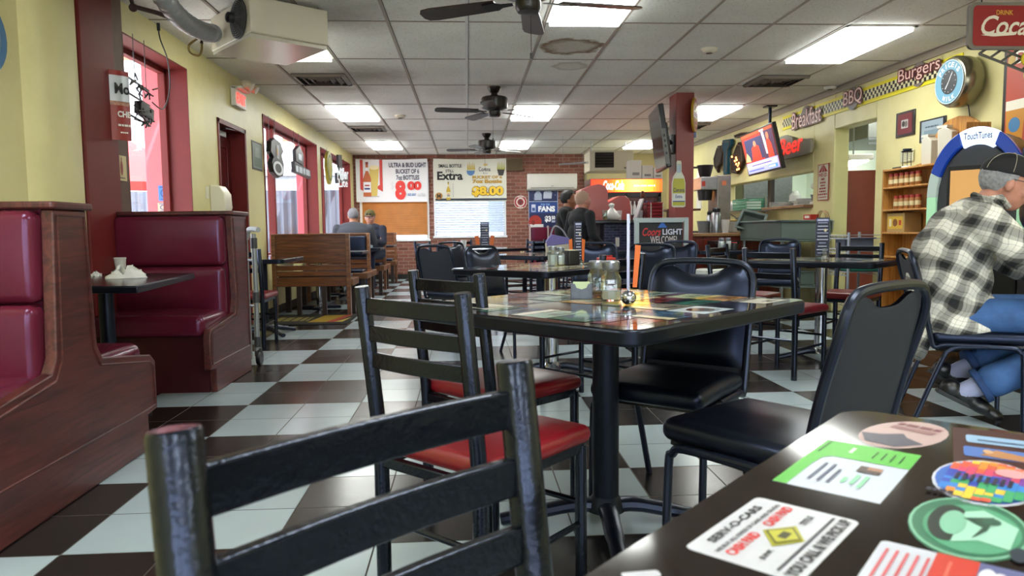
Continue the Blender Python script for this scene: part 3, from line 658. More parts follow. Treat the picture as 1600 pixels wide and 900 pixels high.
MB().tube([at(315, 68, y=5.5), at(316, 62, y=5.5), at(336, 64, y=5.5), at(348, 60, y=5.5)], .013, 8).build('valve', BROWN, t)
t = thing('power_cord', 'black cord with plug hanging down past the first window', 'cord', (0, 0, 0))
MB().tube(spline([at(247, 38, x=-2.30), at(250, 60, x=-2.3), at(262, 95, x=-2.28), at(265, 140, x=-2.28), at(255, 170, x=-2.25), at(238, 160, x=-2.22)], 8), .005, 6).build('cable', BLACKP, t)
MB().cyl(at(247, 36, x=-2.30), at(248, 48, x=-2.3), .012, 8).build('plug', BLACKP, t)

# ================================================================== on the left wall
t = thing('exit_sign', 'white exit sign with glowing red letters and twin lamps above the door', 'exit sign', (0, 0, 0))
nx = V((1, 0, 0)); rx = V((0, 1, 0)); o = V((-2.325, 7.60, 2.305))
board(t, o, rx*.36, V((0, 0, .17)), .05, WHITE, 'housing', bevel=.006)
s = Sheet(o, rx*.36, V((0, 0, .17)), emit=2.6, lift=.003); s.text('EXIT', .1, .2, .9, .8, '#ff2a20', bold=.03); s.build('lettering', t)
MB().box(XL, XL+.05, 7.62, 7.80, 2.47, 2.50).build('wall_bracket', WHITE, t)
for k, q in enumerate((.10, .27)):
    c = o+rx*q+nx*.07+V((0, 0, .225)); M = Matrix((rx, V((0, 0, 1)).cross(rx)*-1, V((0, 0, 1)))).transposed().to_4x4()
    l = MB(); l.ell(c, (.045, .045, .045)); l.cyl(c+nx*.02, c+nx*.07-V((0, 0, .03)), .045, 14); l.build('emergency_lamp', mat('yellowed_lamp_plastic', '#c9bda8', rough=.4), t)
l = MB(); l.box(XL, o.x+.06, o.y+.02, o.y+.34, o.z+.172, o.z+.20); l.build('lamp_base', WHITE, t, bevel=.01)
t = thing('towel_dispenser', 'white paper towel dispenser on the yellow wall beside the door', 'dispenser', (XL, 7.0, 1.17))
t.scale = (.72, .72, .78)
l = MB(); l.prism([(0, 0), (.17, .02), (.20, .10), (.19, .26), (.12, .36), (0, .37)], (0, -.15, 0), (1, 0, 0), (0, 0, 1), -.27); l.build('cover', mat('ivory_plastic', '#d9d5c0', rough=.35), t, bevel=.012); MB().box(.02, .15, -.10, .08, -.05, .0).build('paper_towel', ink('#f1efe8'), t)
MB().box(0, .02, -.3, -.22, .2, .34).build('wall_plate', mat('ivory_plastic', '#d9d5c0'), t)
t = thing('framed_print', 'small dark-edged grey picture between the door and the second window', 'picture', (0, 0, 0))
A, B = V((XL+.004, 8.27, 1.72)), V((0, .40, 0)); board(t, A, B, V((0, 0, .32)), .02, ink('#2a2622'), 'frame')
s = Sheet(A+V((.001, 0, 0)), B, V((0, 0, .32))); s.rect(.06, .06, .94, .94, '#7f8b84'); s.up(); s.rect(.15, .12, .85, .45, '#5f6f60').rect(.3, .45, .7, .8, '#9aa49c'); s.build('print', t)
t = thing('beer_can_sign', 'red and silver tin beer can sign on the brown post by the window', 'sign', (0, 0, 0))
A = at(174, 218, y=5.0); Bq = at(206, 228, y=5.1); B = V((Bq.x-A.x, Bq.y-A.y, 0)); H = V((0, 0, (at(176, 108, y=5.0)-A).z))
cv = MB(); n = 10; vs = []
Nn = B.cross(H).normalized()
for i in range(n+1):
    u = i/n; off = Nn*(.016*math.sin(PI*u*.9))
    vs += [A+B*u+off, A+B*u+off+H]
silver = mat('tin_sign_silver', '#b9bdc2', rough=.3, metal=.2); redt = mat('tin_sign_red', '#8e1d18', rough=.3)
cv.use(redt)
rows = [0, .5, .56, .93, .96, 1.0]
for k in range(5):
    a_, b_ = rows[k], rows[k+1]
    cv.use([redt, mat('tin_sign_speckle', '#a0705a', rough=.4, noise=.5, nscale=60), silver, mat('tin_sign_rim', '#8e1d18', rough=.3), redt][k])
    vv = [];
    for i in range(n+1):
        u = i/n; p = A+B*u+Nn*(.016*math.sin(PI*u*.9)); inset = .0 if a_ < .93 else 0
        vv += [p+H*a_, p+H*b_, p+H*a_-Nn*.004, p+H*b_-Nn*.004]
    cv.add(vv, [(4*i, 4*i+4, 4*i+5, 4*i+1) for i in range(n)]+[(4*i+2, 4*i+3, 4*i+7, 4*i+6) for i in range(n)])
cv.build('curved_panel', None, t)
s = Sheet(A+Nn*.018, B, H, lift=.003); s.text('Mo', .22, .66, .95, .82, '#15151a', bold=.03).text('CHE', .30, .33, .95, .42, '#e9e4da', bold=.04).bars(.3, .2, .9, .23, '#e9e4da').bars(.4, .1, .8, .12, '#e9e4da').bars(.5, .945, .8, .96, '#8e1d18')
s.build('lettering', t)
t = thing('small_wall_notice', 'small cream notice with a red bottle below the can sign', 'notice', (0, 0, 0))
A = at(180, 281, x=-2.36); B = at(196, 281, x=-2.36)-A; B.z = 0; Hh = V((0, 0, .17)); Nn = V((1, 0, 0)); A.x += .012
board(t, A, B, Hh, .006, ink('#c9b98a'), 'card'); s = Sheet(A, B, Hh); s.oval(.5, .5, .12, .3, '#8e2b23').rect(.46, .7, .54, .92, '#8e2b23').rect(.2, .08, .8, .13, '#6a5a40'); s.build('print', t)
for nm, lb, q, cc in (('window_sticker', 'blue square sticker low on the red frame of the first window', (248, 314, 265, 290), '#2f6fb8'), ('credit_card_notice', 'small cream notice just below the blue sticker', (247, 331, 264, 317), '#b8a489')):
    t = thing(nm, lb, 'sticker', (0, 0, 0)); A = at(q[0], q[1], y=6.425); B = at(q[2], q[1], y=6.425); T_ = at(q[0], q[3], y=6.425)
    X_ = V((B.x-A.x, 0, 0)); Z_ = V((0, 0, T_.z-A.z)); board(t, A, X_, Z_, .002, ink(cc), 'card'); s = Sheet(A, X_, Z_); s.ring(.5, .5, .3, .28, .3, '#123a78' if 'blue' in lb else '#7a6a50').rect(.15, .85, .85, .92, '#123a78' if 'blue' in lb else '#7a6a50').rect(.2, .08, .8, .14, '#123a78' if 'blue' in lb else '#7a6a50'); s.build('print', t)
# round bottle sign cut by the left edge
t = thing('round_bottle_sign', 'round blue and white sign with a cola bottle at the left edge', 'sign', (XL+.004, 3.775, 2.0))
MB().lathe([(.20, 0), (.20, .01), (.19, .014)], n=36, M=Matrix.Rotation(PI/2, 4, 'Y')).build('disc', ink('#7fa0b8'), t)
s = Sheet((.015, -.2, -.2), (0, .4, 0), (0, 0, .4)); s.ring(.5, .5, .48, .48, .25, '#3c6f9c').rect(.72, .1, .8, .9, '#d5dde2'); s.up(); s.oval(.62, .45, .13, .38, '#5a1e16').rect(.57, .75, .67, .98, '#5a1e16'); s.up(); s.rect(.55, .92, .69, 1.03, '#b7b0a6'); s.build('print', t)
# ---- neon beer signs hanging in the windows (unlit, seen from behind)
NEON = mat('dark_sign_frame', '#15151b', rough=.4); NW = mat('unlit_neon_glass', '#8a8f98', rough=.2)
def hang(t, pts, top):
    w_ = MB()
    for p in pts: w_.tube([p, (p[0], p[1], top)], .003, 5)
    w_.build('hanging_chain', NEON, t)
t = thing('unlit_neon_sign', 'tangled unlit neon sign on chains in the first window', 'neon sign', (0, 0, 0))
b = MB(); c0 = at(222, 160, x=-2.34)
for k in range(26):
    y0 = c0.y-.16+random.random()*.30; z0 = c0.z-.15+random.random()*.32; x0 = c0.x+random.uniform(-.02, .05)
    b.tube([(x0, y0, z0), (x0+.01, y0+random.uniform(-.08, .08), z0+random.uniform(-.05, .05)), (x0, y0+random.uniform(.03, .14), z0+random.uniform(-.05, .03))], .006, 6)
b.build('neon_tubing', NEON, t); MB().boxc((c0.x, c0.y+.03, c0.z-.06), (.05, .22, .09), rx=-.15).build('transformer', BLACKP, t, bevel=.005)
b = MB(); [b.boxc((c0.x-.02, c0.y, z), (.012, .34, .012), rx=-.1) for z in (c0.z-.13, c0.z+.02, c0.z+.13)]; b.build('backing_bar', NEON, t)
hang(t, [(c0.x, c0.y-.1, c0.z+.1), (c0.x, c0.y+.08, c0.z+.1)], 2.42)
t = thing('unlit_neon_sign', 'dark oval neon sign shaped like a guitar body in the second window', 'neon sign', (0, 0, 0))
c0 = at(425, 251, x=-2.36); p0 = V((c0.x, c0.y-.42, c0.z-.22)); sx = V((.0, .84, 0)); sz = V((0, 0, .44))
def outline(pts, d, m, name, O, X, Y, tt, bev=.006):
    b = MB(); b.prism(pts, O, X, Y, d); return b.build(name, m, tt, bevel=bev)
a = at(414, 275, x=-2.36); b_ = at(437, 275, x=-2.36); O_ = V((-2.35, a.y, a.z)); X_ = V((0, b_.y-a.y, 0)); Z_ = V((0, 0, .47))
outline([(.35, 1), (.75, .95), (.95, .75), (.8, .62), (.95, .4), (.85, .1), (.5, 0), (.2, .12), (.1, .35), (.25, .5), (.05, .62), (.12, .88)], .06, NEON, 'sign_body', O_, X_, Z_, t)
s = Sheet(O_+V((.062, 0, 0)), X_, Z_); s.ring(.5, .25, .34, .18, .35, '#c8ccd2').rect(.42, .5, .6, .85, '#8b8f96').rect(.42, .58, .5, .76, '#a9803a'); s.build('neon_lettering', t); hang(t, [O_+X_*.3+Z_*.95, O_+X_*.7+Z_*.9], 2.4)
t = thing('unlit_neon_sign', 'unlit neon sign with a house shape over script in the second window', 'neon sign', (0, 0, 0))
a = at(454, 268, x=-2.36); b_ = at(479, 268, x=-2.36); O_ = V((-2.35, a.y, a.z-.03)); X_ = V((0, b_.y-a.y, 0)); Z_ = V((0, 0, .42))
b = MB(); b.prism([(0, .05), (1, .0), (1, .28), (0, .4)], O_, X_, Z_, .05).prism([(.1, .42), (.55, .36), (.55, .75), (.33, .98), (.1, .78)], O_, X_, Z_, .05); b.build('sign_body', NEON, t)
s = Sheet(O_+V((.052, 0, 0)), X_, Z_); s.bars(.05, .08, .95, .28, '#9aa0a8').rect(.22, .5, .42, .7, '#9aa0a8'); s.build('neon_lettering', t); hang(t, [O_+X_*.2+Z_*.8, O_+X_*.5+Z_*.8], 2.4)
t = thing('unlit_neon_sign', 'yellow-green cob shaped neon sign in the third window', 'neon sign', (0, 0, 0))
a = at(510, 288, x=-2.36); O_ = V((-2.35, a.y-.20, a.z)); X_ = V((0, .5, 0)); Z_ = V((0, 0, .56))
outline([(.5+.5*math.cos(k*PI/8)*(.8 if k > 8 else 1), .5+.5*math.sin(k*PI/8)) for k in range(16)], .05, mat('yellow_green_sign', '#a8a23c', rough=.4), 'sign_body', O_, X_, Z_, t); s = Sheet(O_+V((.052, 0, 0)), X_, Z_); s.ring(.5, .5, .4, .4, .2, '#5d6b26'); s.build('printed_ring', t); hang(t, [O_+X_*.5+Z_], 2.42)
t = thing('unlit_neon_sign', 'unlit script neon sign slanting in the third window', 'neon sign', (0, 0, 0))
a = at(522, 292, x=-2.36); b_ = at(540, 292, x=-2.36); O_ = V((-2.34, a.y, a.z)); X_ = V((0, b_.y-a.y, 0)); Z_ = V((0, 0, .62))
b = MB(); b.prism([(0, .1), (1, .3), (1, .5), (0, .4)], O_, X_, Z_, .04).prism([(.2, .45), (.5, .5), (.45, 1), (.15, .95)], O_, X_, Z_, .04); b.build('sign_body', NEON, t); s = Sheet(O_+V((.042, 0, 0)), X_, Z_); s.text('Miller', .0, .2, 1, .55, '#c9ced6', bold=.03, slope=.15).text('Lite', .1, .0, .9, .25, '#c9ced6', bold=.02, slope=.1); s.build('neon_lettering', t); hang(t, [O_+X_*.4+Z_*.9, O_+X_*.8+Z_*.5], 2.42)

# ================================================================== on the back wall
def bottle(s, u, v, w_, h, glass, lab, cap='#7d6a2e'):
    s.poly([(u-w_*.5, v), (u+w_*.5, v), (u+w_*.5, v+h*.52), (u+w_*.18, v+h*.72), (u+w_*.15, v+h*.94), (u-w_*.15, v+h*.94), (u-w_*.18, v+h*.72), (u-w_*.5, v+h*.52)], glass)
    s.up(); s.rect(u-w_*.48, v+h*.12, u+w_*.48, v+h*.42, lab).rect(u-w_*.17, v+h*.92, u+w_*.17, v+h, cap).rect(u-w_*.17, v+h*.74, u+w_*.17, v+h*.84, lab); s.up(); s.rect(u-w_*.35, v+h*.2, u+w_*.35, v+h*.25, '#20356e').rect(u-w_*.3, v+h*.3, u+w_*.3, v+h*.34, '#a33224')
YS = YB-.10
t = thing('beer_banner', 'white banner offering a six bottle bucket for 8.00 in red', 'banner', (0, 0, 0))
A = V((-2.31, YS, 1.63)); X_, Z_ = V((1.50, 0, 0)), V((0, 0, .90))
def wavy(t, A, X_, Z_, m, amp=.012):
    b = MB(); n = 24; vs = []
    for i in range(n+1):
        for zz in (0, 1):
            q = A+X_*(i/n)+Z_*zz+V((0, 0, 0)); vs += [q+V((0, amp*math.sin(i*.8), -.015*math.sin(PI*i/n)*zz))]
    vs += [v+V((0, .004, 0)) for v in vs]; k = 2*(n+1)
    fs = [(2*i, 2*i+2, 2*i+3, 2*i+1) for i in range(n)]+[(k+2*i, k+2*i+1, k+2*i+3, k+2*i+2) for i in range(n)]
    b.add(vs, fs); return b.build('vinyl_sheet', m, t)
BAN = mat('banner_vinyl_white', '#dddde0', rough=.55)
wavy(t, A, X_, Z_, BAN, .004)
s = Sheet(A-V((0, .006, 0)), X_, Z_, lift=.002)
s.poly([(.06, .98), (.10, .98), (.10, .36), (.17, .30), (.17, .20), (.06, .30)], '#c53a30').poly([(.37, .98), (.33, .98), (.33, .40), (.27, .34), (.37, .24)], '#c53a30').rect(.12, .12, .32, .14, '#a9a9ad')
s.poly([(.19, .14), (.29, .14), (.325, .82), (.155+.035, .82)], '#c9b25a'); bottle(s, .155, .13, .11, .80, '#b25a26', '#dfe0e6', '#7d2a22'); s.oval(.255, .80, .065, .05, '#e8dcae')
s.text('ULTRA & BUD LIGHT', .46, .80, .98, .91, '#22203f', bold=.03).text('BUCKET OF 6', .555, .655, .88, .765, '#22203f', bold=.03).text('7oz BOTTLES', .56, .51, .88, .62, '#22203f', bold=.03)
s.text('$', .485, .27, .525, .47, '#cfcfd3', bold=.02).text('8', .54, .05, .69, .50, '#d42a22', bold=.06).text('00', .71, .27, .91, .48, '#d42a22', bold=.07).text('BUD LIGHT', .72, .14, .83, .20, '#2565a8', bold=.03).text('ULTRA', .86, .12, .96, .2, '#b8b8be')
s.build('print', t); f = MB(); [f.tube([A+X_*u+Z_, A+X_*u+Z_+V((0, .02, .09))], .003, 5) for u in (.02, .98)]; f.build('hanging_cord', BLACKP, t)
t = thing('beer_banner', 'cream banner reading Extra with 8.00 in yellow numbers', 'banner', (0, 0, 0))
A = V((-.69, YS, 1.63)); X_, Z_ = V((1.54, 0, 0)), V((0, 0, .90)); wavy(t, A, X_, Z_, mat('banner_vinyl_cream', '#d3d1c4', rough=.55), .003)
s = Sheet(A-V((0, .005, 0)), X_, Z_, lift=.002)
s.rect(.02, .02, 1, .07, '#232a38').text('SMALL BOTTLE', .07, .79, .385, .87, '#16161c', bold=.03).text('STILL', .165, .68, .28, .745, '#16161c', bold=.02).text('Extra', .05, .50, .40, .70, '#0c0c10', bold=.035)
s.oval(.51, .70, .055, .10, '#4f77a8').rect(.46, .72, .56, .84, '#d7cfa0'); s.up()
for k in range(5): s.poly([(.462+.022*k, .74), (.472+.022*k, .92+.02*(k % 2)), (.482+.022*k, .74)], '#b79a3c')
s.text('Corona', .62, .70, .78, .80, '#1d2440', bold=.01).text('Extra', .68, .64, .74, .68, '#1d2440').oval(.71, .85, .03, .02, '#c49a3a')
s.poly([(.87, .76), (.98, .76), (.955, .60), (.895, .60)], '#1f1414')
for k in range(6): s.poly([(.87+.019*k, .74), (.878+.019*k, .93+.02*(k % 2)), (.888+.019*k, .74)], '#a5a33a')
s.text('BUCKET OF 6', .53, .53, .94, .60, '#b0861c', bold=.05).text('7oz Bottle', .53, .42, .94, .51, '#b0861c', bold=.06).text('$8.00', .52, .10, .96, .36, '#6b500e', bold=.10); s.up(); s.text('$8.00', .525, .11, .955, .35, '#e3b91f', bold=.05)
bottle(s, .20, .04, .055, .42, '#b99a2a', '#d9d3b0'); s.oval(.07, .13, .05, .08, '#a5793a').text('M', .045, .08, .095, .18, '#2a2012', bold=.02).rect(.262, .1, .266, .42, '#85888c')
for k in range(7): s.rect(.266, .12+k*.045, .275, .126+k*.045, '#85888c')
s.build('print', t)
t = thing('wall_speaker', 'brown box speaker high on the brick wall beside the banner', 'speaker', (1.03, YB-.13, 2.27)); MB().box(-.17, .17, 0, .12, 0, .26).build('cabinet', mat('tan_speaker_box', '#6f5b3f', rough=.7), t, bevel=.006); MB().box(-.155, .155, -.006, 0, .015, .245).build('grille', mat('speaker_cloth', '#544632', rough=.95, bump=.4, bscale=300), t)
t = thing('air_conditioner', 'long white wall mounted air conditioner on the brick wall', 'air conditioner', (1.82, YB, 1.84))
b = MB(); b.prism([(0, 0), (-.17, .03), (-.21, .12), (-.21, .33), (-.19, .36), (0, .36)], (-.53, 0, 0), (0, 1, 0), (0, 0, 1), 1.06); b.build('casing', mat('aircon_white', '#d3d0c8', rough=.35), t, bevel=.012); MB().boxc((0, -.165, .045), (.92, .09, .006), rx=-.5).build('air_flap', mat('aircon_flap', '#a9a69f', rough=.4), t); MB().box(-.03, .03, -.213, -.21, .09, .10).build('badge', ink('#7b7b7b'), t)
t = thing('round_wall_sign', 'round red and white disc sign with a dark head on the brick wall', 'sign', (1.15, YB-.012, 1.61))
MB().lathe([(.14, 0), (.14, .012)], n=32, M=Matrix.Rotation(PI/2, 4, 'X')).build('disc', ink('#a3262a'), t)
s = Sheet((-.14, -.013, -.14), (.28, 0, 0), (0, 0, .28), lift=.002); s.ring(.5, .5, .5, .5, .07, '#d8d2c8').ring(.5, .5, .33, .33, .25, '#ded8cf'); s.up(); s.oval(.48, .53, .13, .18, '#5d1b1f').oval(.54, .5, .14, .1, '#5d1b1f').rect(.42, .28, .58, .42, '#5d1b1f').bars(.28, .86, .72, .92, '#e8e2d8').bars(.28, .07, .72, .13, '#e8e2d8'); s.build('emblem', t)
t = thing('wall_poster', 'tall blue poster with bottles, FANS and a red football helmet', 'poster', (0, 0, 0))
A = at(826, 352, y=YB-.02); B = at(872, 352, y=YB-.02); T_ = at(826, 291, y=YB-.02); X_ = V((B.x-A.x, 0, 0)); Z_ = V((0, 0, T_.z-A.z)); A.z -= .05; Z_.z += .05
board(t, A, X_, Z_, .012, ink('#16224f'), 'panel')
s = Sheet(A, X_, Z_, lift=.002); s.rect(0, .985, 1, 1, '#a9b4cc').rect(0, 0, .02, 1, '#a9b4cc').rect(.98, 0, 1, 1, '#a9b4cc').rect(.02, .62, .98, .635, '#a9b4cc').rect(.04, .35, .96, .61, '#1d3f86')
for k in range(26): u, v = random.uniform(.05, .93), random.uniform(.66, .96); s.rect(u, v, u+.02, v+.008, '#8b96b4')
s.poly([(.2, .66), (.45, .66), (.45, .8), (.36, .9), (.3, .9), (.2, .8)], '#9fa8bf').poly([(.5, .7), (.78, .7), (.8, .85), (.7, .93), (.52, .86)], '#b8bfd0').poly([(.3, .93), (.6, .98), (.6, .965), (.3, .915)], '#b8a068')
s.text('FOR THE', .42, .53, .72, .58, '#7fa9dd', bold=.03).text('FANS', .33, .38, .90, .52, '#eef0f4', bold=.05).rect(.1, .38, .24, .56, '#c5cbdc'); s.up(); s.rect(.12, .40, .22, .48, '#35508e')
s.oval(.22, .14, .22, .16, '#a02a22').rect(.04, 0, .5, .08, '#d5d5d5').text('$3', .55, .12, .76, .28, '#eef0f4', bold=.05).text('50', .78, .19, .9, .28, '#eef0f4', bold=.04).rect(.78, .12, .9, .17, '#a7b0c8').oval(.16, .12, .06, .06, '#7b1d18'); s.build('print', t)
t = thing('wall_outlet', 'cream wall outlet on the brick below the round sign', 'outlet', (1.18, YB-.006, .52)); MB().box(-.04, .04, 0, .006, -.06, .06).build('cover_plate', mat('outlet_cream', '#cfc09a', rough=.5), t, bevel=.002)
f = MB(); [f.box(-.018, .018, -.003, 0, z-.014, z+.014) for z in (-.027, .027)]; f.build('socket', ink('#8b7b58'), t)
# exposed corner conduit and drain pipe
t = thing('wall_conduit', 'grey conduit running down the corner beside the brick wall', 'pipe', (2.56, YB-.06, 0)); MB().tube([(0, 0, 1.0), (0, 0, 2.6)], .022, 8).build('pipe_run', mat('cream_conduit', '#9b9478', rough=.5), t); MB().boxc((0, 0, 1.9), (.05, .05, .1)).build('junction_box', WHITE, t)
t = thing('tube_lamp', 'unlit fluorescent tube lamp slanting below the ceiling near the brick corner', 'lamp', (0, 0, 0)); a, b_ = at(873, 257, y=12.6), at(915, 254, y=12.6); MB().tube([a, b_], .018, 8).build('tube', mat('grey_tube', '#8f8a8e', rough=.3), t); f = MB(); [f.tube([q, (q.x, q.y, ZC)], .003, 4) for q in (a*.85+b_*.15, a*.1+b_*.9)]; f.build('hanging_wire', STEEL, t); MB().cyl(b_, b_+V((.05, 0, .0)), .025, 8).build('end_cap', WHITE, t)
# ================================================================== chairs
def ladder_chair(lb, x, y, th, grp='ladder-back chairs with red seats'):
    """black tube frame, three flat slats, red pad; +y is forward"""
    t = thing('ladder_back_chair', lb, 'chair', (x, y, 0), th, grp)
    H, w_, ln, d, hs, R = .87, .172, .05, .205, .45, .0195
    def rp(s, z): return V((s*w_, -d-(0 if z < hs else ln*(z-hs)/(H-hs)), z))
    for s in (-1, 1):
        b = MB(); b.tube([rp(s, .0), rp(s, .2), rp(s, hs-.04), rp(s, hs+.06), rp(s, H-.003), rp(s, H)], [R, R, R, R, R, R*.9], 18); b.build('rear_post', BLK, t)
        MB().tube([(s*w_, d, 0), (s*w_, d, .42)], .0165, 14).build('leg', BLK, t)
        MB().tube([rp(s, .20)-V((0, 0, 0)), (s*w_, d, .20)], .009, 8).build('stretcher', BLK, t)
    for z in (H-.048, H-.117, H-.186):
        a, b_ = rp(-1, z), rp(1, z); bow = V((0, -.012, 0)); q = MB(); n = 8; L = [a+(b_-a)*(k/n)+bow*math.sin(PI*k/n) for k in range(n+1)]; vs = []
        for p in L: vs += [p+V((0, -.007, -.020)), p+V((0, .007, -.020)), p+V((0, .007, .020)), p+V((0, -.007, .020))]
        fs = [(4*i+k, 4*i+(k+1) % 4, 4*i+4+(k+1) % 4, 4*i+4+k) for i in range(n) for k in range(4)]
        q.add(vs, fs); q.build('back_slat', BLK, t, bevel=.003)
    f = MB(); f.boxc((0, -d, .415), (2*w_, .022, .028)); f.boxc((0, d, .415), (2*w_, .022, .028)); f.boxc((-w_, 0, .415), (.022, 2*d, .028)); f.boxc((w_, 0, .415), (.022, 2*d, .028)); f.build('seat_frame', BLK, t, bevel=.003)
    MB().tube([(-w_, -d, .26), (w_, -d, .26)], .008, 8).build('stretcher', BLK, t)
    MB().tube([(-w_, d, .26), (w_, d, .26)], .008, 8).build('stretcher', BLK, t)
    MB().cush((0, .015, .452), (.40, .425, .05), .024, .012).build('seat', VINRED, t, merge=True, smooth=1.2)
    return t
def stack_chair(lb, x, y, th, grp='black padded stacking chairs', H=.875, fabric=True):
    """bent tube side frames, arched back frame with a dipped pad, thick seat"""
    t = thing('stacking_chair', lb, 'chair', (x, y, 0), th, grp); w_ = .205; R = .0125
    for s in (-1, 1):
        p = [(s*w_, .205, 0), (s*w_, .195, .34), (s*w_, .18, .385), (s*w_, .14, .405), (s*w_, -.06, .405), (s*w_, -.12, .385), (s*w_, -.155, .33), (s*w_, -.275, 0)]
        MB().tube(spline([V(q) for q in p], 4), R, 10).build('leg_frame', BLK2, t)
    sh = [(-.19, .40), (-.21, .46), (-.245, .62), (-.285, H-.1), (-.300, H-.035), (-.303, H-.008)]
    L = [V((-w_, yy, z)) for yy, z in sh[:4]]+[V((-w_+.008, -.297, H-.045)), V((-w_+.035, -.301, H-.012)), V((-w_+.085, -.303, H)), V((0, -.305, H+.004))]
    path = [V((-w_, .05, .41)), V((-w_, -.14, .41))]+L
    path = path+[V((-p.x, p.y, p.z)) for p in reversed(path[:-1])]
    MB().tube(spline(path, 4), R*1.05, 10).build('back_frame', BLK2, t)
    def backpad(off, th_, nm, m, top, z0=.49):
        b = MB(); nx, nz = 18, 12; F = []; B = []
        for j in range(nz+1):
            v = j/nz
            for i in range(nx+1):
                u = -1+2*i/nx; zt = top-.004-.032*math.exp(-(u/.5)**4)-.012*max(0, abs(u)-.8)/.2
                z = z0+(zt-z0)*v; 
                ww = (w_-.012)*(1-.045*max(0, v-.8)/.2 - (.07*((v-.88)/.12)**2 if v > .88 else 0))
                y = -.19-(z-.40)*.235
                e = (1-u**6)*(1-(2*v-1)**8)
                F.append((u*ww, y+off+th_*e, z)); B.append((u*ww, y+off-.006*e, z))
        nn = nx+1; b.add(F+B, [])
        k = len(F)
        for j in range(nz):
            for i in range(nx):
                a = j*nn+i; b.f.append((a+nn, a+nn+1, a+1, a)); b.mi.append(0); b.f.append((k+a, k+a+1, k+a+nn+1, k+a+nn)); b.mi.append(0)
        rim = [i for i in range(nn)]+[j*nn+nx for j in range(1, nz+1)]+[nz*nn+i for i in range(nx-1, -1, -1)]+[j*nn for j in range(nz-1, 0, -1)]
        for a, c in zip(rim, rim[1:]+rim[:1]): b.f.append((a, c, k+c, k+a)); b.mi.append(0)
        b.build(nm, m, t, smooth=1.0)
    backpad(.006, .026, 'back_cushion', VINYLB, H-.012); backpad(-.006, .002, 'back_panel', FABR if fabric else VINYLB, H-.012, .46)
    MB().cush((0, .015, .445), (.415, .43, .065), .03, .014).build('seat', VINYLB, t, merge=True, smooth=1.2)
    MB().boxc((0, .01, .409), (.38, .38, .012)).build('seat_board', BLACKP, t)
    MB().tube([(-w_, -.1, .395), (w_, -.1, .395)], .009, 8).build('cross_bar', BLK2, t)
    return t
A_ = ladder_chair('nearest black ladder-back chair, its big slats filling the lower left of the photo', .093, .436, -2.396)
ladder_chair('ladder-back chair with bright red seat at the nearer left corner of the ad-covered table', .035, 1.879, -.75)
ladder_chair('ladder-back chair with red seat, the farther of two at the ad-covered table', .114, 2.569, -.853)
ladder_chair('ladder-back chair with red seat at the left side of the table with the steel pedestal', 2.192, 4.822, -.914)
ladder_chair('ladder-back chair standing between the ad-covered table and the table behind it', .69, 4.10, .69)
ladder_chair('ladder-back chair behind the table with the steel pedestal, facing the photographer', 3.13, 5.72, 2.35)
ladder_chair('ladder-back chair tucked under the back left side of the steel pedestal table', 2.28, 5.78, -2.36)
ladder_chair('far ladder-back chair at left of the farthest dining table, before the bright window', -.42, 10.1, -.9)
ladder_chair('far ladder-back chair at right of the farthest dining table, near the brick wall', .83, 10.5, 2.3)
ladder_chair('far ladder-back chair behind the farthest dining table, under the white blind', .1, 10.95, -2.4)
ladder_chair('far ladder-back chair at the near right corner of the farthest dining table', .78, 9.45, .8)
ladder_chair('red-seated ladder-back chair between the second booth and the wooden benches', -1.955, 6.55, 0)
stack_chair('black padded chair facing us behind the ad-covered table', .721, 2.527, 2.455)
stack_chair('black padded chair at the right side of the ad-covered table, its back nearest to us', .83, 1.888, .60, H=.862)
stack_chair('black padded chair under the man in the plaid shirt', 2.593, 3.57, -1.961)
stack_chair('black padded chair with greenish sheen behind the left end of the second table', .33, 5.62, -2.306)
stack_chair('black padded chair with dark cloth back standing at far left, before the wooden benches', -.10, 6.55, -.70)
stack_chair('black padded chair farther off to the right of the cloth-backed one', .02, 7.95, -2.35)
stack_chair('black padded chair in front of the beer chalkboard, nearer of the two', 1.33, 5.60, 2.5)
stack_chair('black padded chair just behind and right of the one before the chalkboard', 1.88, 6.85, 2.3)
stack_chair('black padded chair before the grey dish sink on the right', 3.25, 7.35, 2.7)
stack_chair('black padded chair near the bar behind the second table', 1.15, 6.55, 2.9)
def stool(lb, x, y, th, cm):
    t = thing('bar_stool', lb, 'bar stool', (x, y, 0), th, 'black bar stools by the counter')
    for a in range(4):
        c, s = math.cos(PI/4+a*PI/2), math.sin(PI/4+a*PI/2); MB().tube([(c*.26, s*.26, 0), (c*.19, s*.19, .66)], .013, 8).build('leg', BLK2, t)
    MB().tube([(.235*math.cos(k*PI/8), .235*math.sin(k*PI/8), .25) for k in range(16)], .009, 8, closed=True).build('foot_ring', BLK2, t)
    MB().lathe([(.16, .66), (.205, .675), (.21, .71), (.19, .74), (.01, .75)], n=24).build('seat', VINYLB, t)
    return t
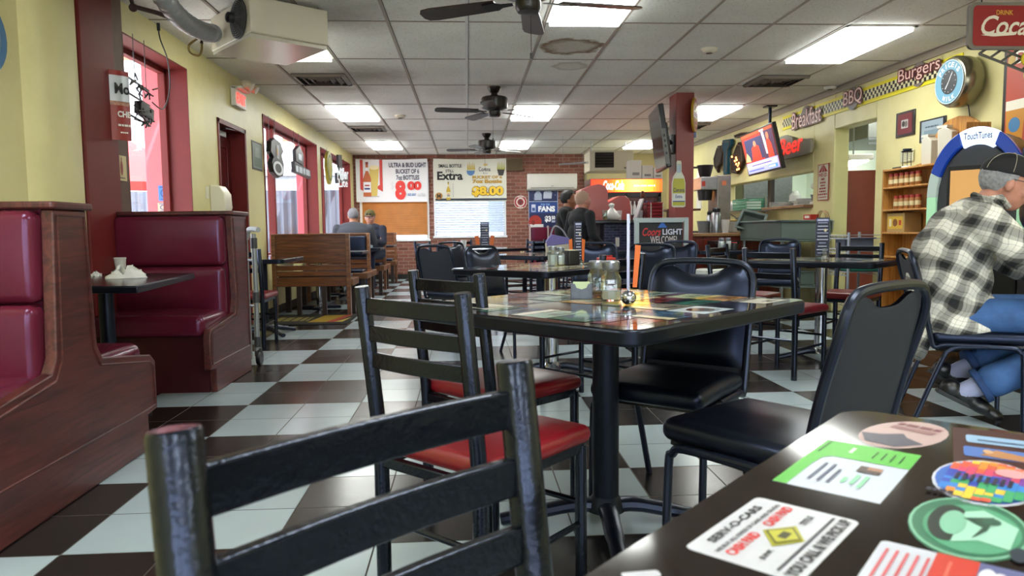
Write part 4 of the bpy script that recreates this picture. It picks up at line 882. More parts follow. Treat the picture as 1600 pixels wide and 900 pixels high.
# ================================================================== tables
ADS = ['#c9bd9a', '#7d2f2a', '#9ab0a6', '#d8d3c4', '#3d5b78', '#c08a3e', '#5a2020', '#b7c29a', '#8f8577', '#d9c46a', '#c7d4dd', '#6e3a52', '#2f6a5a', '#e1ddd2']
TOPM = mat('glossy_brown_black_tabletop', '#1d1214', rough=.06, spec=.7, coat=.5); EDGE = mat('black_table_edge', '#0b0d13', rough=.32, spec=.5, tint='#b4c2e4', noise=.3, nscale=40)  # edge tint imitates blue daylight in its highlights
def rrect(hx, hy, r, n=6):
    P = []
    for cx, cy, a in ((hx-r, hy-r, 0), (-hx+r, hy-r, 90), (-hx+r, -hy+r, 180), (hx-r, -hy+r, 270)):
        P += [(cx+r*math.cos(math.radians(a+90*i/n)), cy+r*math.sin(math.radians(a+90*i/n))) for i in range(n+1)]
    return P
def table(lb, x, y, rz, L, W, ped=(.045, 'black'), zt=.76, ads=True, seed=1, base=True, grp='square dining tables', feet=.33):
    t = thing('dining_table', lb, 'table', (x, y, 0), rz, grp)
    mb = MB(); mb.prism(rrect(L/2, W/2, .055), (0, 0, zt-.042), (1, 0, 0), (0, 1, 0), .042); mb.build('edge_band', EDGE, t, bevel=.008, seg=3)
    mb = MB(); mb.prism(rrect(L/2-.006, W/2-.006, .05), (0, 0, zt), (1, 0, 0), (0, 1, 0), .0015); top_ = mb.build('tabletop', TOPM, t, smooth=0)
    if ads:
        rnd = random.Random(seed); s = Sheet((-L/2, -W/2, zt+.001), (L, 0, 0), (0, W, 0), lift=.0008, rough=.07)
        nu, nv = 5, 6
        for i in range(nu):
            for j in range(nv):
                if rnd.random() < .12: continue
                u0, v0 = .05+i*.9/nu+.004, .05+j*.9/nv+.004; u1, v1 = u0+.9/nu-.012, v0+.9/nv-.012; c = rnd.choice(ADS)
                s.k = 0; s.rect(u0, v0, u1, v1, c); s.k = 1
                c2 = rnd.choice(ADS)
                if c2 == c: c2 = '#222222'
                q = rnd.random()
                if q < .4: s.rect(u0, v1-(v1-v0)*.3, u1, v1, c2)
                elif q < .6: s.oval((u0+u1)/2, (v0+v1)/2, (u1-u0)*.3, (v1-v0)*.3, c2)
                else: s.rect(u0, v0, u0+(u1-u0)*.25, v1, c2)
                dk = '#1d1d22'
                for k in range(rnd.randint(2, 4)): yy = v0+(v1-v0)*(.12+.13*k); s.rect(u0+(u1-u0)*.32, yy, u0+(u1-u0)*rnd.uniform(.6, .92), yy+(v1-v0)*.05, dk)
        s.build('printed_ads', top_)
    r, kind = ped; pm = {'black': mat('black_cast_column', '#0d1016', rough=.45, spec=.4, tint='#b4c2e4', noise=.35, nscale=30, bump=.3, bscale=50), 'steel': CHROME}[kind]  # column tint turns its reflections towards blue daylight
    mb = MB(); mb.cyl((0, 0, .06), (0, 0, zt-.05), r, 24); mb.lathe([(r*1.5, .05), (r*1.35, .075), (r, .10)], n=24); mb.build('pedestal_column', pm, t)
    mb = MB(); mb.boxc((0, 0, zt-.048), (.5, .06, .012)); mb.boxc((0, 0, zt-.048), (.06, .5, .012)); mb.build('top_bracket', BLK2, t)
    for k in range(4):
        a = PI/4+k*PI/2; c, s_ = math.cos(a), math.sin(a); mb = MB()
        mb.tube(spline([V((c*.03, s_*.03, .062)), V((c*.10, s_*.10, .066)), V((c*(feet*.6), s_*(feet*.6), .045)), V((c*feet, s_*feet, .018))], 4), [.026]*5+[.024]*4+[.020]*4, 10, sq=1.3); mb.build('leg', BLK2, t)
    return t
RZ1 = math.atan2(.661, .75)
table('dining table with glossy glass top covered in printed ads, seen behind the nearest chair', .46, 2.38, RZ1, 1.02, .95, (.0445, 'black'), seed=4, feet=.36)
table('second dining table with ads under glass, directly behind the ad-covered front one', .57, 4.91, math.atan2(.74, .67), 1.2, .8, (.05, 'steel'), seed=9)
table('dining table with wide steel pedestal at right, holding the blue menu stand', 2.68, 5.3, PI/4, .8, .95, (.042, 'steel'), seed=12)
table('third dining table in line, behind the greenish black chair', .75, 7.4, math.atan2(.74, .67), 1.0, .8, (.045, 'black'), seed=15)
table('dining table before the red counter cabinets, holding two white shakers', 3.0, 8.15, 0, .9, .8, (.045, 'black'), ads=False)
table('farthest dining table, under the white window blind', .25, 10.1, .75, 1.0, .8, (.045, 'black'), ads=False)
table('small dining table between the second booth and the wooden benches', -2.02, 7.25, 0, .62, .9, (.04, 'black'), ads=False, grp='plain small tables')
table('dining table in front of the man in the plaid shirt, outside the right edge', 3.45, 3.05, -.4, .9, .8, (.045, 'black'), seed=20)
# ---- the photographer's own table with its stickers
FT = thing('dining_table', 'dark brown table with round stickers and cards in the lower right corner', 'table', (.46, .41, 0), 0, 'square dining tables')
e1 = (V((.478, .909, 0))-V((.074, .496, 0))).normalized(); e2 = V((e1.y, -e1.x, 0))
P0 = V((.511, .9345, 0))       # far left corner of the top
zt = .76
FT.location = (P0-e1*.55+e2*.40).to_tuple(); FT.rotation_euler[2] = math.atan2(e1.y, e1.x)
mb = MB(); mb.prism(rrect(.55, .40, .045), (0, 0, zt-.035), (1, 0, 0), (0, 1, 0), .035); mb.build('edge_band', EDGE, FT, bevel=.006, seg=3)
mb = MB(); mb.prism(rrect(.546, .396, .042), (0, 0, zt), (1, 0, 0), (0, 1, 0), .001); mb.build('tabletop', mat('dark_brown_sealed_top', '#1d1512', rough=.085, spec=.3), FT, smooth=0)
MB().cyl((0, 0, .05), (0, 0, zt-.04), .045, 20).build('pedestal_column', BLK2, FT)
for k in range(4):
    a = k*PI/2; c, s_ = math.cos(a), math.sin(a); MB().tube([(c*.03, s_*.03, .06), (c*.2, s_*.2, .045), (c*.33, s_*.33, .02)], .024, 8, sq=1.3).build('leg', BLK2, FT)
def card(nm, lb, px, grp='cards and stickers sealed onto the table'):
    """px: picture corners of the card lying on the table top, first = lower left as it is read"""
    p = [at(*q, z=.7612) for q in px]; O_, X_ = p[0], p[1]-p[0]; Y_ = p[2]-p[0]
    Y_ = Y_-X_.normalized()*Y_.dot(X_.normalized()) if nm != 'x' else Y_
    t = thing(nm, lb, 'sticker', (0, 0, 0), 0, grp); return t, O_, X_, Y_
# white card: reads with its text running away from the camera
t, O_, X_, Y_ = card('white_business_card', 'white card with red words and a yellow diamond on the dark table', [(1250, 912), (1345, 815), (1058, 862)])
s = Sheet(O_-V((0, 0, .0006)), X_, Y_, lift=.0004, rough=.38); asp = X_.length/Y_.length
s.rr(0, 0, 1, 1, .05, '#c3c4cc', asp); s.up()
s.text('SERV-O-CARS', .16, .83, .84, .92, '#15151c', bold=.04).text('WE BUY ALL KINDS OF CARS AND TRUCKS', .06, .72, .94, .765, '#15151c', bold=.03).text('CASH PAID', .08, .585, .44, .69, '#d3393b', bold=.05).text('CASH PAID', .58, .585, .94, .69, '#d3393b', bold=.05)
s.poly([(.5, .62), (.68, .42), (.5, .24), (.32, .42)], '#a7a41e').text('JUNK', .13, .36, .28, .42, '#15151c', bold=.04).text('TITLE', .72, .36, .88, .42, '#15151c', bold=.04).rect(.06, .20, .94, .225, '#24242c').text('YOU CALL & WE PICK UP', .04, .05, .96, .16, '#15151c', bold=.05)
s.up(); s.poly([(.5, .59), (.64, .42), (.5, .27), (.36, .42)], '#4c4a10').poly([(.5, .57), (.62, .42), (.5, .29), (.38, .42)], '#b3b024').rect(.45, .38, .55, .46, '#3b390c')
s.build('printed_design', t)
t, O_, X_, Y_ = card('green_business_card', 'white and green card with a small photo on the dark table', [(1375, 787), (1440, 712), (1214, 745)])
s = Sheet(O_-V((0, 0, .0006)), X_, Y_, lift=.0004, rough=.38)
s.rect(0, 0, 1, 1, '#bcc2d2'); s.up(); s.poly([(0, 1), (0, .86), (.45, .86), (.60, .84), (.66, .76), (.66, 0), (1, 0), (1, 1)], '#54b13c')
s.up()
for k, (a, b) in enumerate(((.15, .5), (.15, .5), (.15, .42))): s.rect(a, .72-.09*k, b, .75-.09*k, '#414a66')
for k, (a, b) in enumerate(((.42, .52), (.42, .6), (.38, .6))): s.rect(a-.22, .42-.085*k, b-.22, .46-.085*k, '#7fc09a')
s.rect(.44, .2, .56, .42, '#3a2420').rect(.5, .2, .56, .34, '#9a6a50')
for k in range(4): s.rect(.74, .12+.09*k, .74+.16, .135+.09*k, '#1d3a20')
s.rect(.70, .93, .98, .95, '#2a5a24').rect(.78, .62, .9, .66, '#d7ecd0'); s.build('printed_design', t)
def oval_sticker(nm, lb, c, rx_, ry_, draw, ang=0):
    p = at(*c, z=.7612); r = at(rx_[0], rx_[1], z=.7612)-p; q = at(ry_[0], ry_[1], z=.7612)-p
    q = q-r.normalized()*q.dot(r.normalized()); t = thing(nm, lb, 'sticker', (0, 0, 0), 0, 'cards and stickers sealed onto the table')
    s = Sheet(p-r-q-V((0, 0, .0006)), r*2, q*2, lift=.0004, rough=.38); draw(s); s.build('printed_design', t)
def d1(s):
    s.oval(.5, .5, .5, .5, '#b59a98'); s.up(); s.rect(.2, .62, .8, .72, '#8d6468').bars(.2, .76, .8, .84, '#7d4a52').poly([(.06, .3), (.3, .36), (.5, .5), (.62, .4), (.92, .3), (.7, .08), (.3, .08)], '#4a4656')
def d2(s):
    rnd = random.Random(3); cs = ['#2d7fd0', '#e0563a', '#e3c23a', '#7a3aa0', '#d0406a', '#3aa06a', '#e08a30', '#3045b0']
    s.oval(.5, .5, .5, .5, '#c7c9d8'); s.up(); s.oval(.5, .5, .47, .46, '#2f62b8'); s.up()
    for k in range(9):
        u = .12+.085*k; h = .45*math.sqrt(max(.02, 1-((u+.04-.5)/.46)**2)); v = .5-h
        while v < .5+h: q = rnd.uniform(.05, .12); s.rect(u, v, u+.08, min(.5+h, v+q), ['#e0563a', '#e08a30', '#e3c23a', '#3aa06a', '#2d7fd0', '#3045b0', '#7a3aa0', '#d0406a'][(int((v+.05)*9)+rnd.randint(0, 2)) % 8]); v += q
    s.up(); s.oval(.7, .72, .16, .10, '#d79aa0', 10)
    for k in range(8): s.rect(.22+.07*k, .40, .26+.07*k, .56, '#20203a')
    s.bars(.05, .06, .3, .12, '#20203a')
    s.rect(.25, .3, .75, .5, '#23233a') if False else None
def d3(s):
    s.oval(.5, .5, .5, .5, '#2d6e52'); s.up(); s.ring(.5, .5, .49, .48, .05, '#7fb79a').oval(.53, .48, .40, .38, '#4e9a76'); s.up(); s.oval(.34, .5, .17, .30, '#16241e').poly([(.4, .2), (.6, .3), (.85, .25), (.9, .6), (.6, .8), (.45, .72)], '#9fcfba')
    s.up(); s.oval(.38, .5, .11, .2, '#7db79c').poly([(.45, .6), (.62, .5), (.55, .3), (.66, .46), (.7, .7)], '#1f4636').oval(.68, .62, .08, .06, '#2d5a46').oval(.92, .2, .07, .1, '#1c2a3a')
oval_sticker('oval_sticker', 'faded pink oval sticker near the far edge of the dark table', (1412, 678), (1470, 690), (1424, 656), d1)
oval_sticker('oval_sticker', 'rainbow speckled oval sticker at the right edge of the dark table', (1540, 752), (1628, 768), (1556, 722), d2)
oval_sticker('oval_sticker', 'dark green and white oval sticker on the dark table', (1512, 822), (1612, 842), (1535, 782), d3)
t, O_, X_, Y_ = card('red_white_card', 'white and red card with blue figures at the bottom of the table', [(1430, 985), (1600, 905), (1315, 920)])
O_, X_, Y_ = at(1300, 930, z=.7612), None, None
pA, pB = at(1378, 843, z=.7612), at(1640, 905, z=.7612); X_ = pB-pA; Y_ = at(1290, 945, z=.7612)-pA; Y_ = Y_-X_.normalized()*Y_.dot(X_.normalized())
s = Sheet(pA-V((0, 0, .0006)), X_, Y_*1.0, lift=.0004, rough=.38); s.N = V((0, 0, 1))
s.rr(0, 0, 1, 1, .05, '#bfc3d0', X_.length/Y_.length); s.up(); s.rect(.36, 0, .62, 1, '#c22f1e').rect(.62, 0, 1, 1, '#5a5f8e'); s.up()
for k in range(5): s.rect(.06+.065*k, .12, .08+.065*k, .9-.1*k, '#c8505a')
s.oval(.75, .4, .08, .3, '#d8d2dd').oval(.88, .5, .08, .35, '#c05a5a').oval(.68, .2, .05, .12, '#e0e0ea').rect(.45, .1, .47, .9, '#e06a58'); s.build('printed_design', t)
t, O_, X_, Y_ = card('picture_card', 'dark red card with pale blue pens pictured, at the far right of the table', [(1490, 722), (1640, 742), (1500, 668)])
s = Sheet(O_-V((0, 0, .0006)), X_, Y_, lift=.0004, rough=.38); s.rect(0, 0, 1, 1, '#3a100c'); s.up(); s.rr(.16, .58, 1, .80, .03, '#8fb0d0', 2).rr(.12, .2, .95, .46, .03, '#4a6fb5', 2); s.up(); s.rect(.3, .64, 1, .68, '#41597c').poly([(.3, .25), (.5, .42), (.95, .3), (.8, .2)], '#b07a50').oval(.4, .36, .06, .05, '#caa07a'); s.build('printed_design', t)
t, O_, X_, Y_ = card('small_white_sticker', 'corner of a white sticker at the very bottom of the table', [(975, 905), (1035, 900), (990, 893)])
s = Sheet(O_-V((0, 0, .0006)), X_, Y_, lift=.0004, rough=.38); s.rr(0, 0, 1, 1, .1, '#b9bac4', 3); s.build('printed_design', t)

# ================================================================== things on the tables
def P_(px, py, z=.762): return at(px, py, z=z)
def shaker(lb, x, y, k=1.0, z=.7625, fill='#dfe3e6', lev=.35, grp='glass salt and pepper shakers'):
    t = thing('glass_shaker', lb, 'shaker', (x, y, z), .3, grp)
    MB().lathe([(.024*k, 0), (.027*k, .006*k), (.027*k, .05*k), (.026*k, .058*k), (.019*k, .072*k), (.018*k, .082*k)], n=8).build('glass_jar', CLEAR, t)
    MB().lathe([(.021*k, .004*k), (.0235*k, .008*k), (.0235*k, .06*k*lev+.008)], n=8).build('filling', mat('filling_'+fill.strip('#'), fill, rough=.9), t)
    MB().lathe([(.0205*k, .078*k), (.022*k, .082*k), (.022*k, .096*k), (.019*k, .100*k), (.002, .101*k)], n=20).build('metal_lid', mat('dull_shaker_lid', '#9a9fa8', rough=.3, metal=.9), t); return t
p = P_(950, 470); shaker('glass shaker half full of salt in front on the ad-covered table', p.x+.01, p.y, 1.36, lev=.32)
p = P_(938, 465); shaker('nearly empty glass shaker behind the salt shaker on the ad-covered table', p.x-.004, p.y+.055, 1.3, fill='#6b5f55', lev=.12)
def napkins(lb, x, y, rz, k=1.0):
    t = thing('packet_caddy', lb, 'caddy', (x, y, .7625), rz, 'packet caddies on tables')
    f = MB(); a, b, h = .036*k, .022*k, .052*k
    fr = [(-a, 0), (a, 0), (a, h), (a*.62, h), (a*.45, h*.74), (0, h*.64), (-a*.45, h*.74), (-a*.62, h), (-a, h)]
    f.prism(fr, (0, -b, 0), (1, 0, 0), (0, 0, 1), -.003); f.prism(fr, (0, b, 0), (1, 0, 0), (0, 0, 1), -.003); f.box(-a, -a+.003, -b, b, 0, h); f.box(a-.003, a, -b, b, 0, h); f.box(-a, a, -b, b, 0, .004)
    f.build('plastic_box', mat('smoky_grey_caddy', '#49515c', rough=.3, noise=.2, nscale=40), t)
    f = MB(); [f.boxc((random.uniform(-.002, .002), -b*.7+.006*i, h*.60), (a*1.5, .003, h*1.0)) for i in range(5)]; f.build('sugar_packets', mat('pale_green_packets', '#b8c9a2', rough=.7), t); return t
p = P_(910, 468); napkins('grey caddy of pale green packets on the ad-covered table', p.x, p.y+.02, -.15, 1.05)
def holder(lb, x, y, z, h, card_, rz, grp='wire card holders'):
    t = thing('card_holder', lb, 'holder', (x, y, z), rz, grp)
    return t
p = P_(982, 477); t = thing('card_holder', 'clear acrylic stand with round chrome foot on the ad-covered table, holding an orange card', 'card holder', (p.x, p.y, .7625), -.25, 'acrylic card holders on tables')
MB().ell((0, 0, .024), (.025, .025, .024), 18, 12).build('chrome_ball_foot', CHROME, t); MB().cyl((0, 0, .045), (0, 0, .062), .006, 8).build('clip_stem', CHROME, t)
MB().box(-.004, .004, -.055, .055, .055, .29).build('acrylic_sheet', mat('pale_blue_acrylic', '#a9aecb', rough=.1, spec=.6), t)  # one pale blue colour over the whole sheet
b = MB(); b.prism([(.0, .0), (.014, .0), (.026, .135), (.008, .137)], (.012, .03, .055), (1, 0, 0), (0, 0, 1), -.004); b.build('orange_card', mat('orange_card_stock', '#d96a1c', rough=.5), t)
# second table
p = P_(858, 412, .762); shaker('left one of a pair of glass shakers on the second table', p.x-.01, p.y-.3, 1.35, lev=.8); shaker('right one of a pair of glass shakers on the second table', p.x+.05, p.y-.25, 1.25, lev=.8)
def menu(lb, x, y, z, rz, hh, ww, rows, orange=True):
    t = thing('menu_stand', lb, 'menu stand', (x, y, z), rz, 'upright table menu cards')
    MB().boxc((0, 0, .015), (ww*.9, .07, .03)).build('clear_base', CLEAR, t, bevel=.004)
    MB().box(-ww/2, ww/2, -.006, .006, .015, hh).build('menu_board', mat('navy_menu_card', '#141c38', rough=.4), t)
    s = Sheet((-ww/2, -.0062, .015), (ww, 0, 0), (0, 0, hh-.015), lift=.0012); rnd = random.Random(5)
    s.rect(.06, .91, .94, .97, '#7d86b4').bars(.15, .925, .85, .96, '#c7cbe0')
    y0 = .86
    for k in range(rows): w0 = rnd.uniform(.25, .42); s.rect(.5-w0, y0, .5+w0, y0+.022, '#c9cde0' if k % 3 else '#9aa1c4'); y0 -= .86/rows
    s.oval(.7, .68, .1, .04, '#d3c7a5'); s.build('printed_design', t)
    if orange:
        for sx in (-1, 1):
            b = MB(); b.prism([(sx*ww*.55, .0), (sx*ww*.95, .0), (sx*ww*1.15, .16), (sx*ww*.7, .17)], (0, .02, .01), (1, 0, 0), (0, 0, 1), .003); b.build('orange_card', mat('orange_card_stock', '#d96a1c'), t)
    return t
menu('tall dark menu card between orange cards on the second table', .79, 5.12, .7625, .25, .30, .055, 12)
p = P_(1285, 405); menu('navy blue menu stand on the steel pedestal table at right', 2.74, 5.42, .7625, -.3, .315, .098, 10, False)
shaker('small glass shaker at the foot of the blue menu stand', 2.70, 5.30, .8)
menu('dark menu card between orange cards on the farthest dining table', .24, 9.95, .7625, 0, .36, .12, 9)
p = at(875, 402, y=5.0); t = thing('napkin_box', 'black box of napkins on the second table behind the shakers', 'napkin holder', (.72, 5.0, .7625), .4); MB().box(-.045, .045, -.05, .05, 0, .1).build('holder', BLACKP, t, bevel=.006); MB().box(-.035, .035, -.04, .04, .1, .104).build('napkins', ink('#cfc6a0'), t)
t = thing('sauce_caddy', 'small red basket on the second table near its right end', 'basket', (.98, 5.05, .7625), .3); MB().box(-.06, .06, -.04, .04, 0, .045).build('basket_body', mat('red_plastic_basket', '#a8261c', rough=.4), t, bevel=.008); f = MB(); [f.cyl((x, 0, .04), (x, 0, .06), .014, 8) for x in (-.035, 0, .035)]; f.build('sauce_cups', mat('red_plastic_basket', '#a8261c'), t)
for k, (px, lb) in enumerate(((1127, 'left white shaker on the table before the red counter'), (1137.5, 'right white shaker on the table before the red counter'))):
    p = at(px, 392, y=7.95); shaker(lb, p.x, 7.95, 1.35, lev=1.1)
t = thing('sauce_jar', 'small black sauce jar beside the white shakers on the table before the red counter', 'jar', (at(1147, 390, y=7.95).x, 7.95, .7625)); MB().lathe([(.035, 0), (.038, .05), (.03, .075)], n=14).build('jar_body', BLACKP, t); MB().lathe([(.032, .076), (.032, .085)], n=14).build('lid', ink('#b5323a'), t)
t = thing('paper_cup', 'tall white paper cup on the farthest dining table', 'cup', (-.05, 9.9, .7625)); MB().lathe([(.03, 0), (.042, .11)], n=16).build('cup_body', ink('#dfe2e6'), t); MB().lathe([(.045, .11), (.045, .118)], n=16).build('lid', WHITE, t)
# ================================================================== maroon booths
def booth(lb, y0, prof, sides, XF, ytop, ztop, back_y):
    """prof: outline of the end panel in (y, z); sides: list of +1/-1 directions that carry a seat"""
    t = thing('booth_bench', lb, 'booth', (0, 0, 0), 0, 'maroon upholstered booths')
    mb = MB(); mb.prism(prof, (XF-.045, 0, 0), (0, 1, 0), (0, 0, 1), .045); ep = mb.build('end_panel', MAHOF, t, bevel=.006)
    inner = [(y0+(y-y0)*.9, .03+z*.93) for y, z in prof]
    ymin, ymax = min(p[0] for p in prof), max(p[0] for p in prof)
    # raised moulding that follows the edge of the panel
    cen = V((sum(p[0] for p in prof)/len(prof), sum(p[1] for p in prof)/len(prof), 0))
    mb = MB(); k = len(prof); off = []
    for i in range(k):
        a, b, c = V((*prof[i-1], 0)), V((*prof[i], 0)), V((*prof[(i+1) % k], 0)); n1 = (b-a).normalized(); n2 = (c-b).normalized()
        n1 = V((-n1.y, n1.x, 0)); n2 = V((-n2.y, n2.x, 0)); q = (n1+n2); q = q/max(q.length, .3)*1.3 if q.length > 0 else n1
        off.append(b+q*SGN*.026)
    mb.tube([(XF+.001, p.x, max(p.y, .19)) for p in off], .005, 6, closed=True); mb.build('panel_moulding', MAHOF, ep)
    ya, yb = ytop
    mb = MB(); mb.prism(rrect((XF+.02+2.36)/2, (yb-ya)/2+.02, .02), ((XF+.02-2.36)/2, (ya+yb)/2, ztop), (1, 0, 0), (0, 1, 0), .028); mb.build('cap_rail', MAHO, t, bevel=.008)
    w_ = XF-.045-(-2.36); xc = (XF-.045-2.36)/2
    MB().box(-2.36, XF-.045, ya+.03, yb-.03, 0, ztop).build('back_core', VINR, t)
    for sd in sides:
        yf = ya+.03 if sd < 0 else yb-.03
        for z0, z1, lean in ((ztop-.34, ztop-.005, 0), (.44, ztop-.345, .02)):
            MB().cush((xc, yf+sd*(.035+lean), (z0+z1)/2), (w_, .10, z1-z0), .035, .018, dome='yy').build('back_cushion', VINR, t, merge=True, smooth=1.2)
        yo = ymin if sd < 0 else ymax; yi = yf
        yy0, yy1 = sorted((yo+(-sd)*.04, yi)); 
        MB().cush((xc, (yy0+yy1)/2-(0 if sd > 0 else .01), .43), (w_, yy1-yy0+.04, .135), .045, .018).build('seat_cushion', VINR, t, merge=True, smooth=1.2)
        a, b = sorted((yo+(-sd)*.09, yi)); MB().box(-2.36, XF-.045, a, b, 0, .36).build('seat_base', mat('maroon_vinyl_base', '#3e0e15', rough=.35, noise=.1), t)
    return t
SGN = 1
p1 = [(2.17, .0), (3.41, .0), (3.41, .165), (3.51, .175), (3.51, .40), (3.46, .44), (3.02, .505), (2.985, .56), (2.955, 1.10), (2.725, 1.10), (2.695, .56), (2.66, .505), (2.22, .44), (2.17, .40)]
booth('near maroon booth bench at the left edge, seats on both sides of one back', 2.84, p1, (-1, 1), -1.50, (2.72, 2.96), 1.10, 2.84)
p2 = [(4.62, .0), (5.36, .0), (5.36, 1.13), (5.03, 1.13), (5.08, .56), (5.04, .46), (4.56, .41), (4.53, .36), (4.53, .16), (4.62, .15)]
booth('second maroon booth bench facing us, behind the table with the crumpled napkin', 5.0, p2, (-1,), -1.60, (5.02, 5.36), 1.13, 5.2)
t = thing('booth_table', 'dark booth table with a cup and crumpled napkins between the two maroon booths', 'table', (0, 0, 0))
poly = [(-2.30, 3.62), (-1.57, 3.52), (-1.70, 4.60), (-2.30, 4.70)]
mb = MB(); mb.prism(poly, (0, 0, .725), (1, 0, 0), (0, 1, 0), .035); mb.build('edge_band', EDGE, t, bevel=.006); mb = MB(); mb.prism([(p[0]+(.01 if p[0] < -2 else -.012), p[1]) for p in poly], (0, 0, .760), (1, 0, 0), (0, 1, 0), .001); mb.build('tabletop', mat('dark_speckled_laminate', '#24262a', rough=.18, noise=.3, nscale=60), t, smooth=0)
MB().cyl((-2.0, 4.1, .04), (-2.0, 4.1, .73), .04).build('pedestal_column', BLK2, t); MB().lathe([(.2, 0), (.2, .02), (.05, .05)], (-2.0, 4.1, 0)).build('pedestal_foot', BLK2, t)
c = at(183, 424, z=.763); t = thing('foam_cup', 'white foam cup on the booth table behind the napkins', 'cup', (c.x, c.y+.05, .762)); MB().lathe([(.028, 0), (.040, .085), (.042, .088), (.038, .088), (.027, .005)], n=20).build('cup_body', mat('foam_white', '#dcdbd3', rough=.8), t)
MB().lathe([(.0405, .082), (.043, .086), (.0405, .092)], n=20).build('rolled_rim', mat('foam_white', '#dcdbd3'), t)
def crumple(lb, px, py, sc, seed):
    c = at(px, py, z=.763); rnd = random.Random(seed); b = MB(); nu, nv = 22, 12; vs = []
    for j in range(nv+1):
        for i in range(nu):
            a = 2*PI*i/nu; v = j/nv; r = sc*(1-.62*v)*(1+.22*math.sin(3*a+seed)+.14*math.sin(7*a+5*v))*(1+rnd.uniform(-.08, .08)); x = r*math.cos(a)*1.35; vs.append((x, r*math.sin(a)*.9, (sc*.8*(.85+.35*math.sin(a*2+seed)+.25*math.sin(a*5))*(v**.55)+rnd.uniform(-.009, .009)) if j else 0))
    b.add(vs, [(j*nu+i, j*nu+(i+1) % nu, (j+1)*nu+(i+1) % nu, (j+1)*nu+i) for j in range(nv) for i in range(nu)]+[tuple(nv*nu+i for i in range(nu))])
    o = b.build('paper_napkin', mat('crumpled_napkin_paper', '#d9d9d6', rough=.9), None, smooth=1.5, loc=(c.x, c.y, .762)); tag(o, lb, 'napkin', 'crumpled napkins on the booth table')
crumple('large crumpled white napkin heap in front of the foam cup', 196, 434, .068, 2); crumple('small crumpled scrap of napkin left of the napkin heap', 150, 431, .024, 5)
# ---- grey walking frame folded beside the second booth
t = thing('walking_frame', 'grey folded walking frame with a caster wheel beside the second booth', 'walker', (0, 0, 0)); WG = mat('grey_walker_tube', '#8b8f8c', rough=.35, metal=.3)
xw, yw = at(400, 450, y=5.55).x, 5.55
mb = MB(); mb.tube([(xw-.01, yw, .11), (xw, yw, .5), (xw-.005, yw, 1.0)], .019, 12); mb.build('front_tube', WG, t)
mb = MB(); mb.tube([(xw-.09, yw+.1, .03), (xw-.09, yw+.1, .98)], .015, 10); mb.build('rear_tube', WG, t)
mb = MB(); mb.tube(spline([V((xw-.09, yw+.1, .96)), V((xw-.06, yw+.08, 1.03)), V((xw, yw, 1.035)), V((xw+.05, yw-.06, 1.03))], 4), .02, 10); mb.build('hand_grip', mat('pale_grip_rubber', '#a3a6a4', rough=.6), t)
for z in (.93, .52, .18): MB().cyl((xw-.003, yw, z-.04), (xw-.003, yw, z+.04), .025, 12).build('clamp_sleeve', mat('dark_clamp', '#3a3c3c', rough=.5), t)
mb = MB(); [mb.tube([(xw, yw, z), (xw-.09, yw+.1, z)], .010, 8) for z in (.45, .8)]; mb.build('cross_brace', WG, t)
MB().lathe([(.055, -.015), (.06, -.008), (.06, .008), (.055, .015)], (xw+.01, yw-.01, .06), 22, Matrix.Rotation(PI/2, 4, 'Y')).build('caster_wheel', BLACKP, t); MB().boxc((xw, yw, .10), (.05, .02, .06)).build('caster_fork', mat('dark_clamp', '#3a3c3c'), t)
# ================================================================== oak benches along the left wall
OAKD = wood('oak_bench_dark_grain', '#553018', '#80502c', rough=.32, axis='x')
def oak_bench(lb, y, sides, X0=-2.33, X1=-1.42):
    t = thing('oak_bench', lb, 'bench', (0, y, 0), 0, 'oak benches along the left wall'); w_ = X1-X0; xc = (X0+X1)/2
    for x in (X0+.02, X1-.015):
        MB().box(x-.022, x+.022, -.045, .045, .0, .985).build('back_post', OAK, t, bevel=.005)
    MB().box(X0, X1-.03, -.012, .012, .64, .975).build('back_board', OAKD, t, bevel=.004)
    MB().box(X0-.0, X1+.01, -.03, .03, .972, .992).build('top_rail', OAK, t, bevel=.005)
    for z in (.585, .515, .43): MB().box(X0, X1-.03, -.018, .018, z-.032 if z > .5 else z-.07, z+.028 if z > .5 else z+.04).build('back_slat', OAKD, t, bevel=.004)
    for sd in sides:
        a, b = sorted((sd*.03, sd*.52))
        MB().box(X0, X1+.03, a, b, .355, .44).build('seat_box', OAK, t, bevel=.006)
        MB().cush((xc, (a+b)/2, .46), (w_-.08, .44, .05), .02, .01).build('seat_pad', VINYLB, t, merge=True)
        if len(sides) > 1 or sd > 0: MB().cush((xc, sd*.05, .80), (w_-.08, .06, .30), .025, .01, dome='yy').build('back_pad', VINYLB, t, merge=True)
        for x in (X0+.06, X1-.04): MB().box(x-.03, x+.03, sd*.46-.03, sd*.46+.03, 0, .355).build('leg', mat('dark_bench_leg', '#2a1c14', rough=.4), t, bevel=.004)
    for x in (X0+.3, X0+.6): MB().box(x-.025, x+.025, -.02, .03, 0, .36).build('leg', mat('dark_bench_leg', '#2a1c14'), t)
    return t
oak_bench('nearest oak bench, its plank back turned to the photographer', 8.78, (1,)); oak_bench('second oak bench from the camera, double sided with black pads', 10.6, (-1, 1)); oak_bench('third oak bench from the camera, double sided with black pads', 12.62, (-1, 1)); oak_bench('last oak bench, nearest to the back windows', 14.55, (-1,))
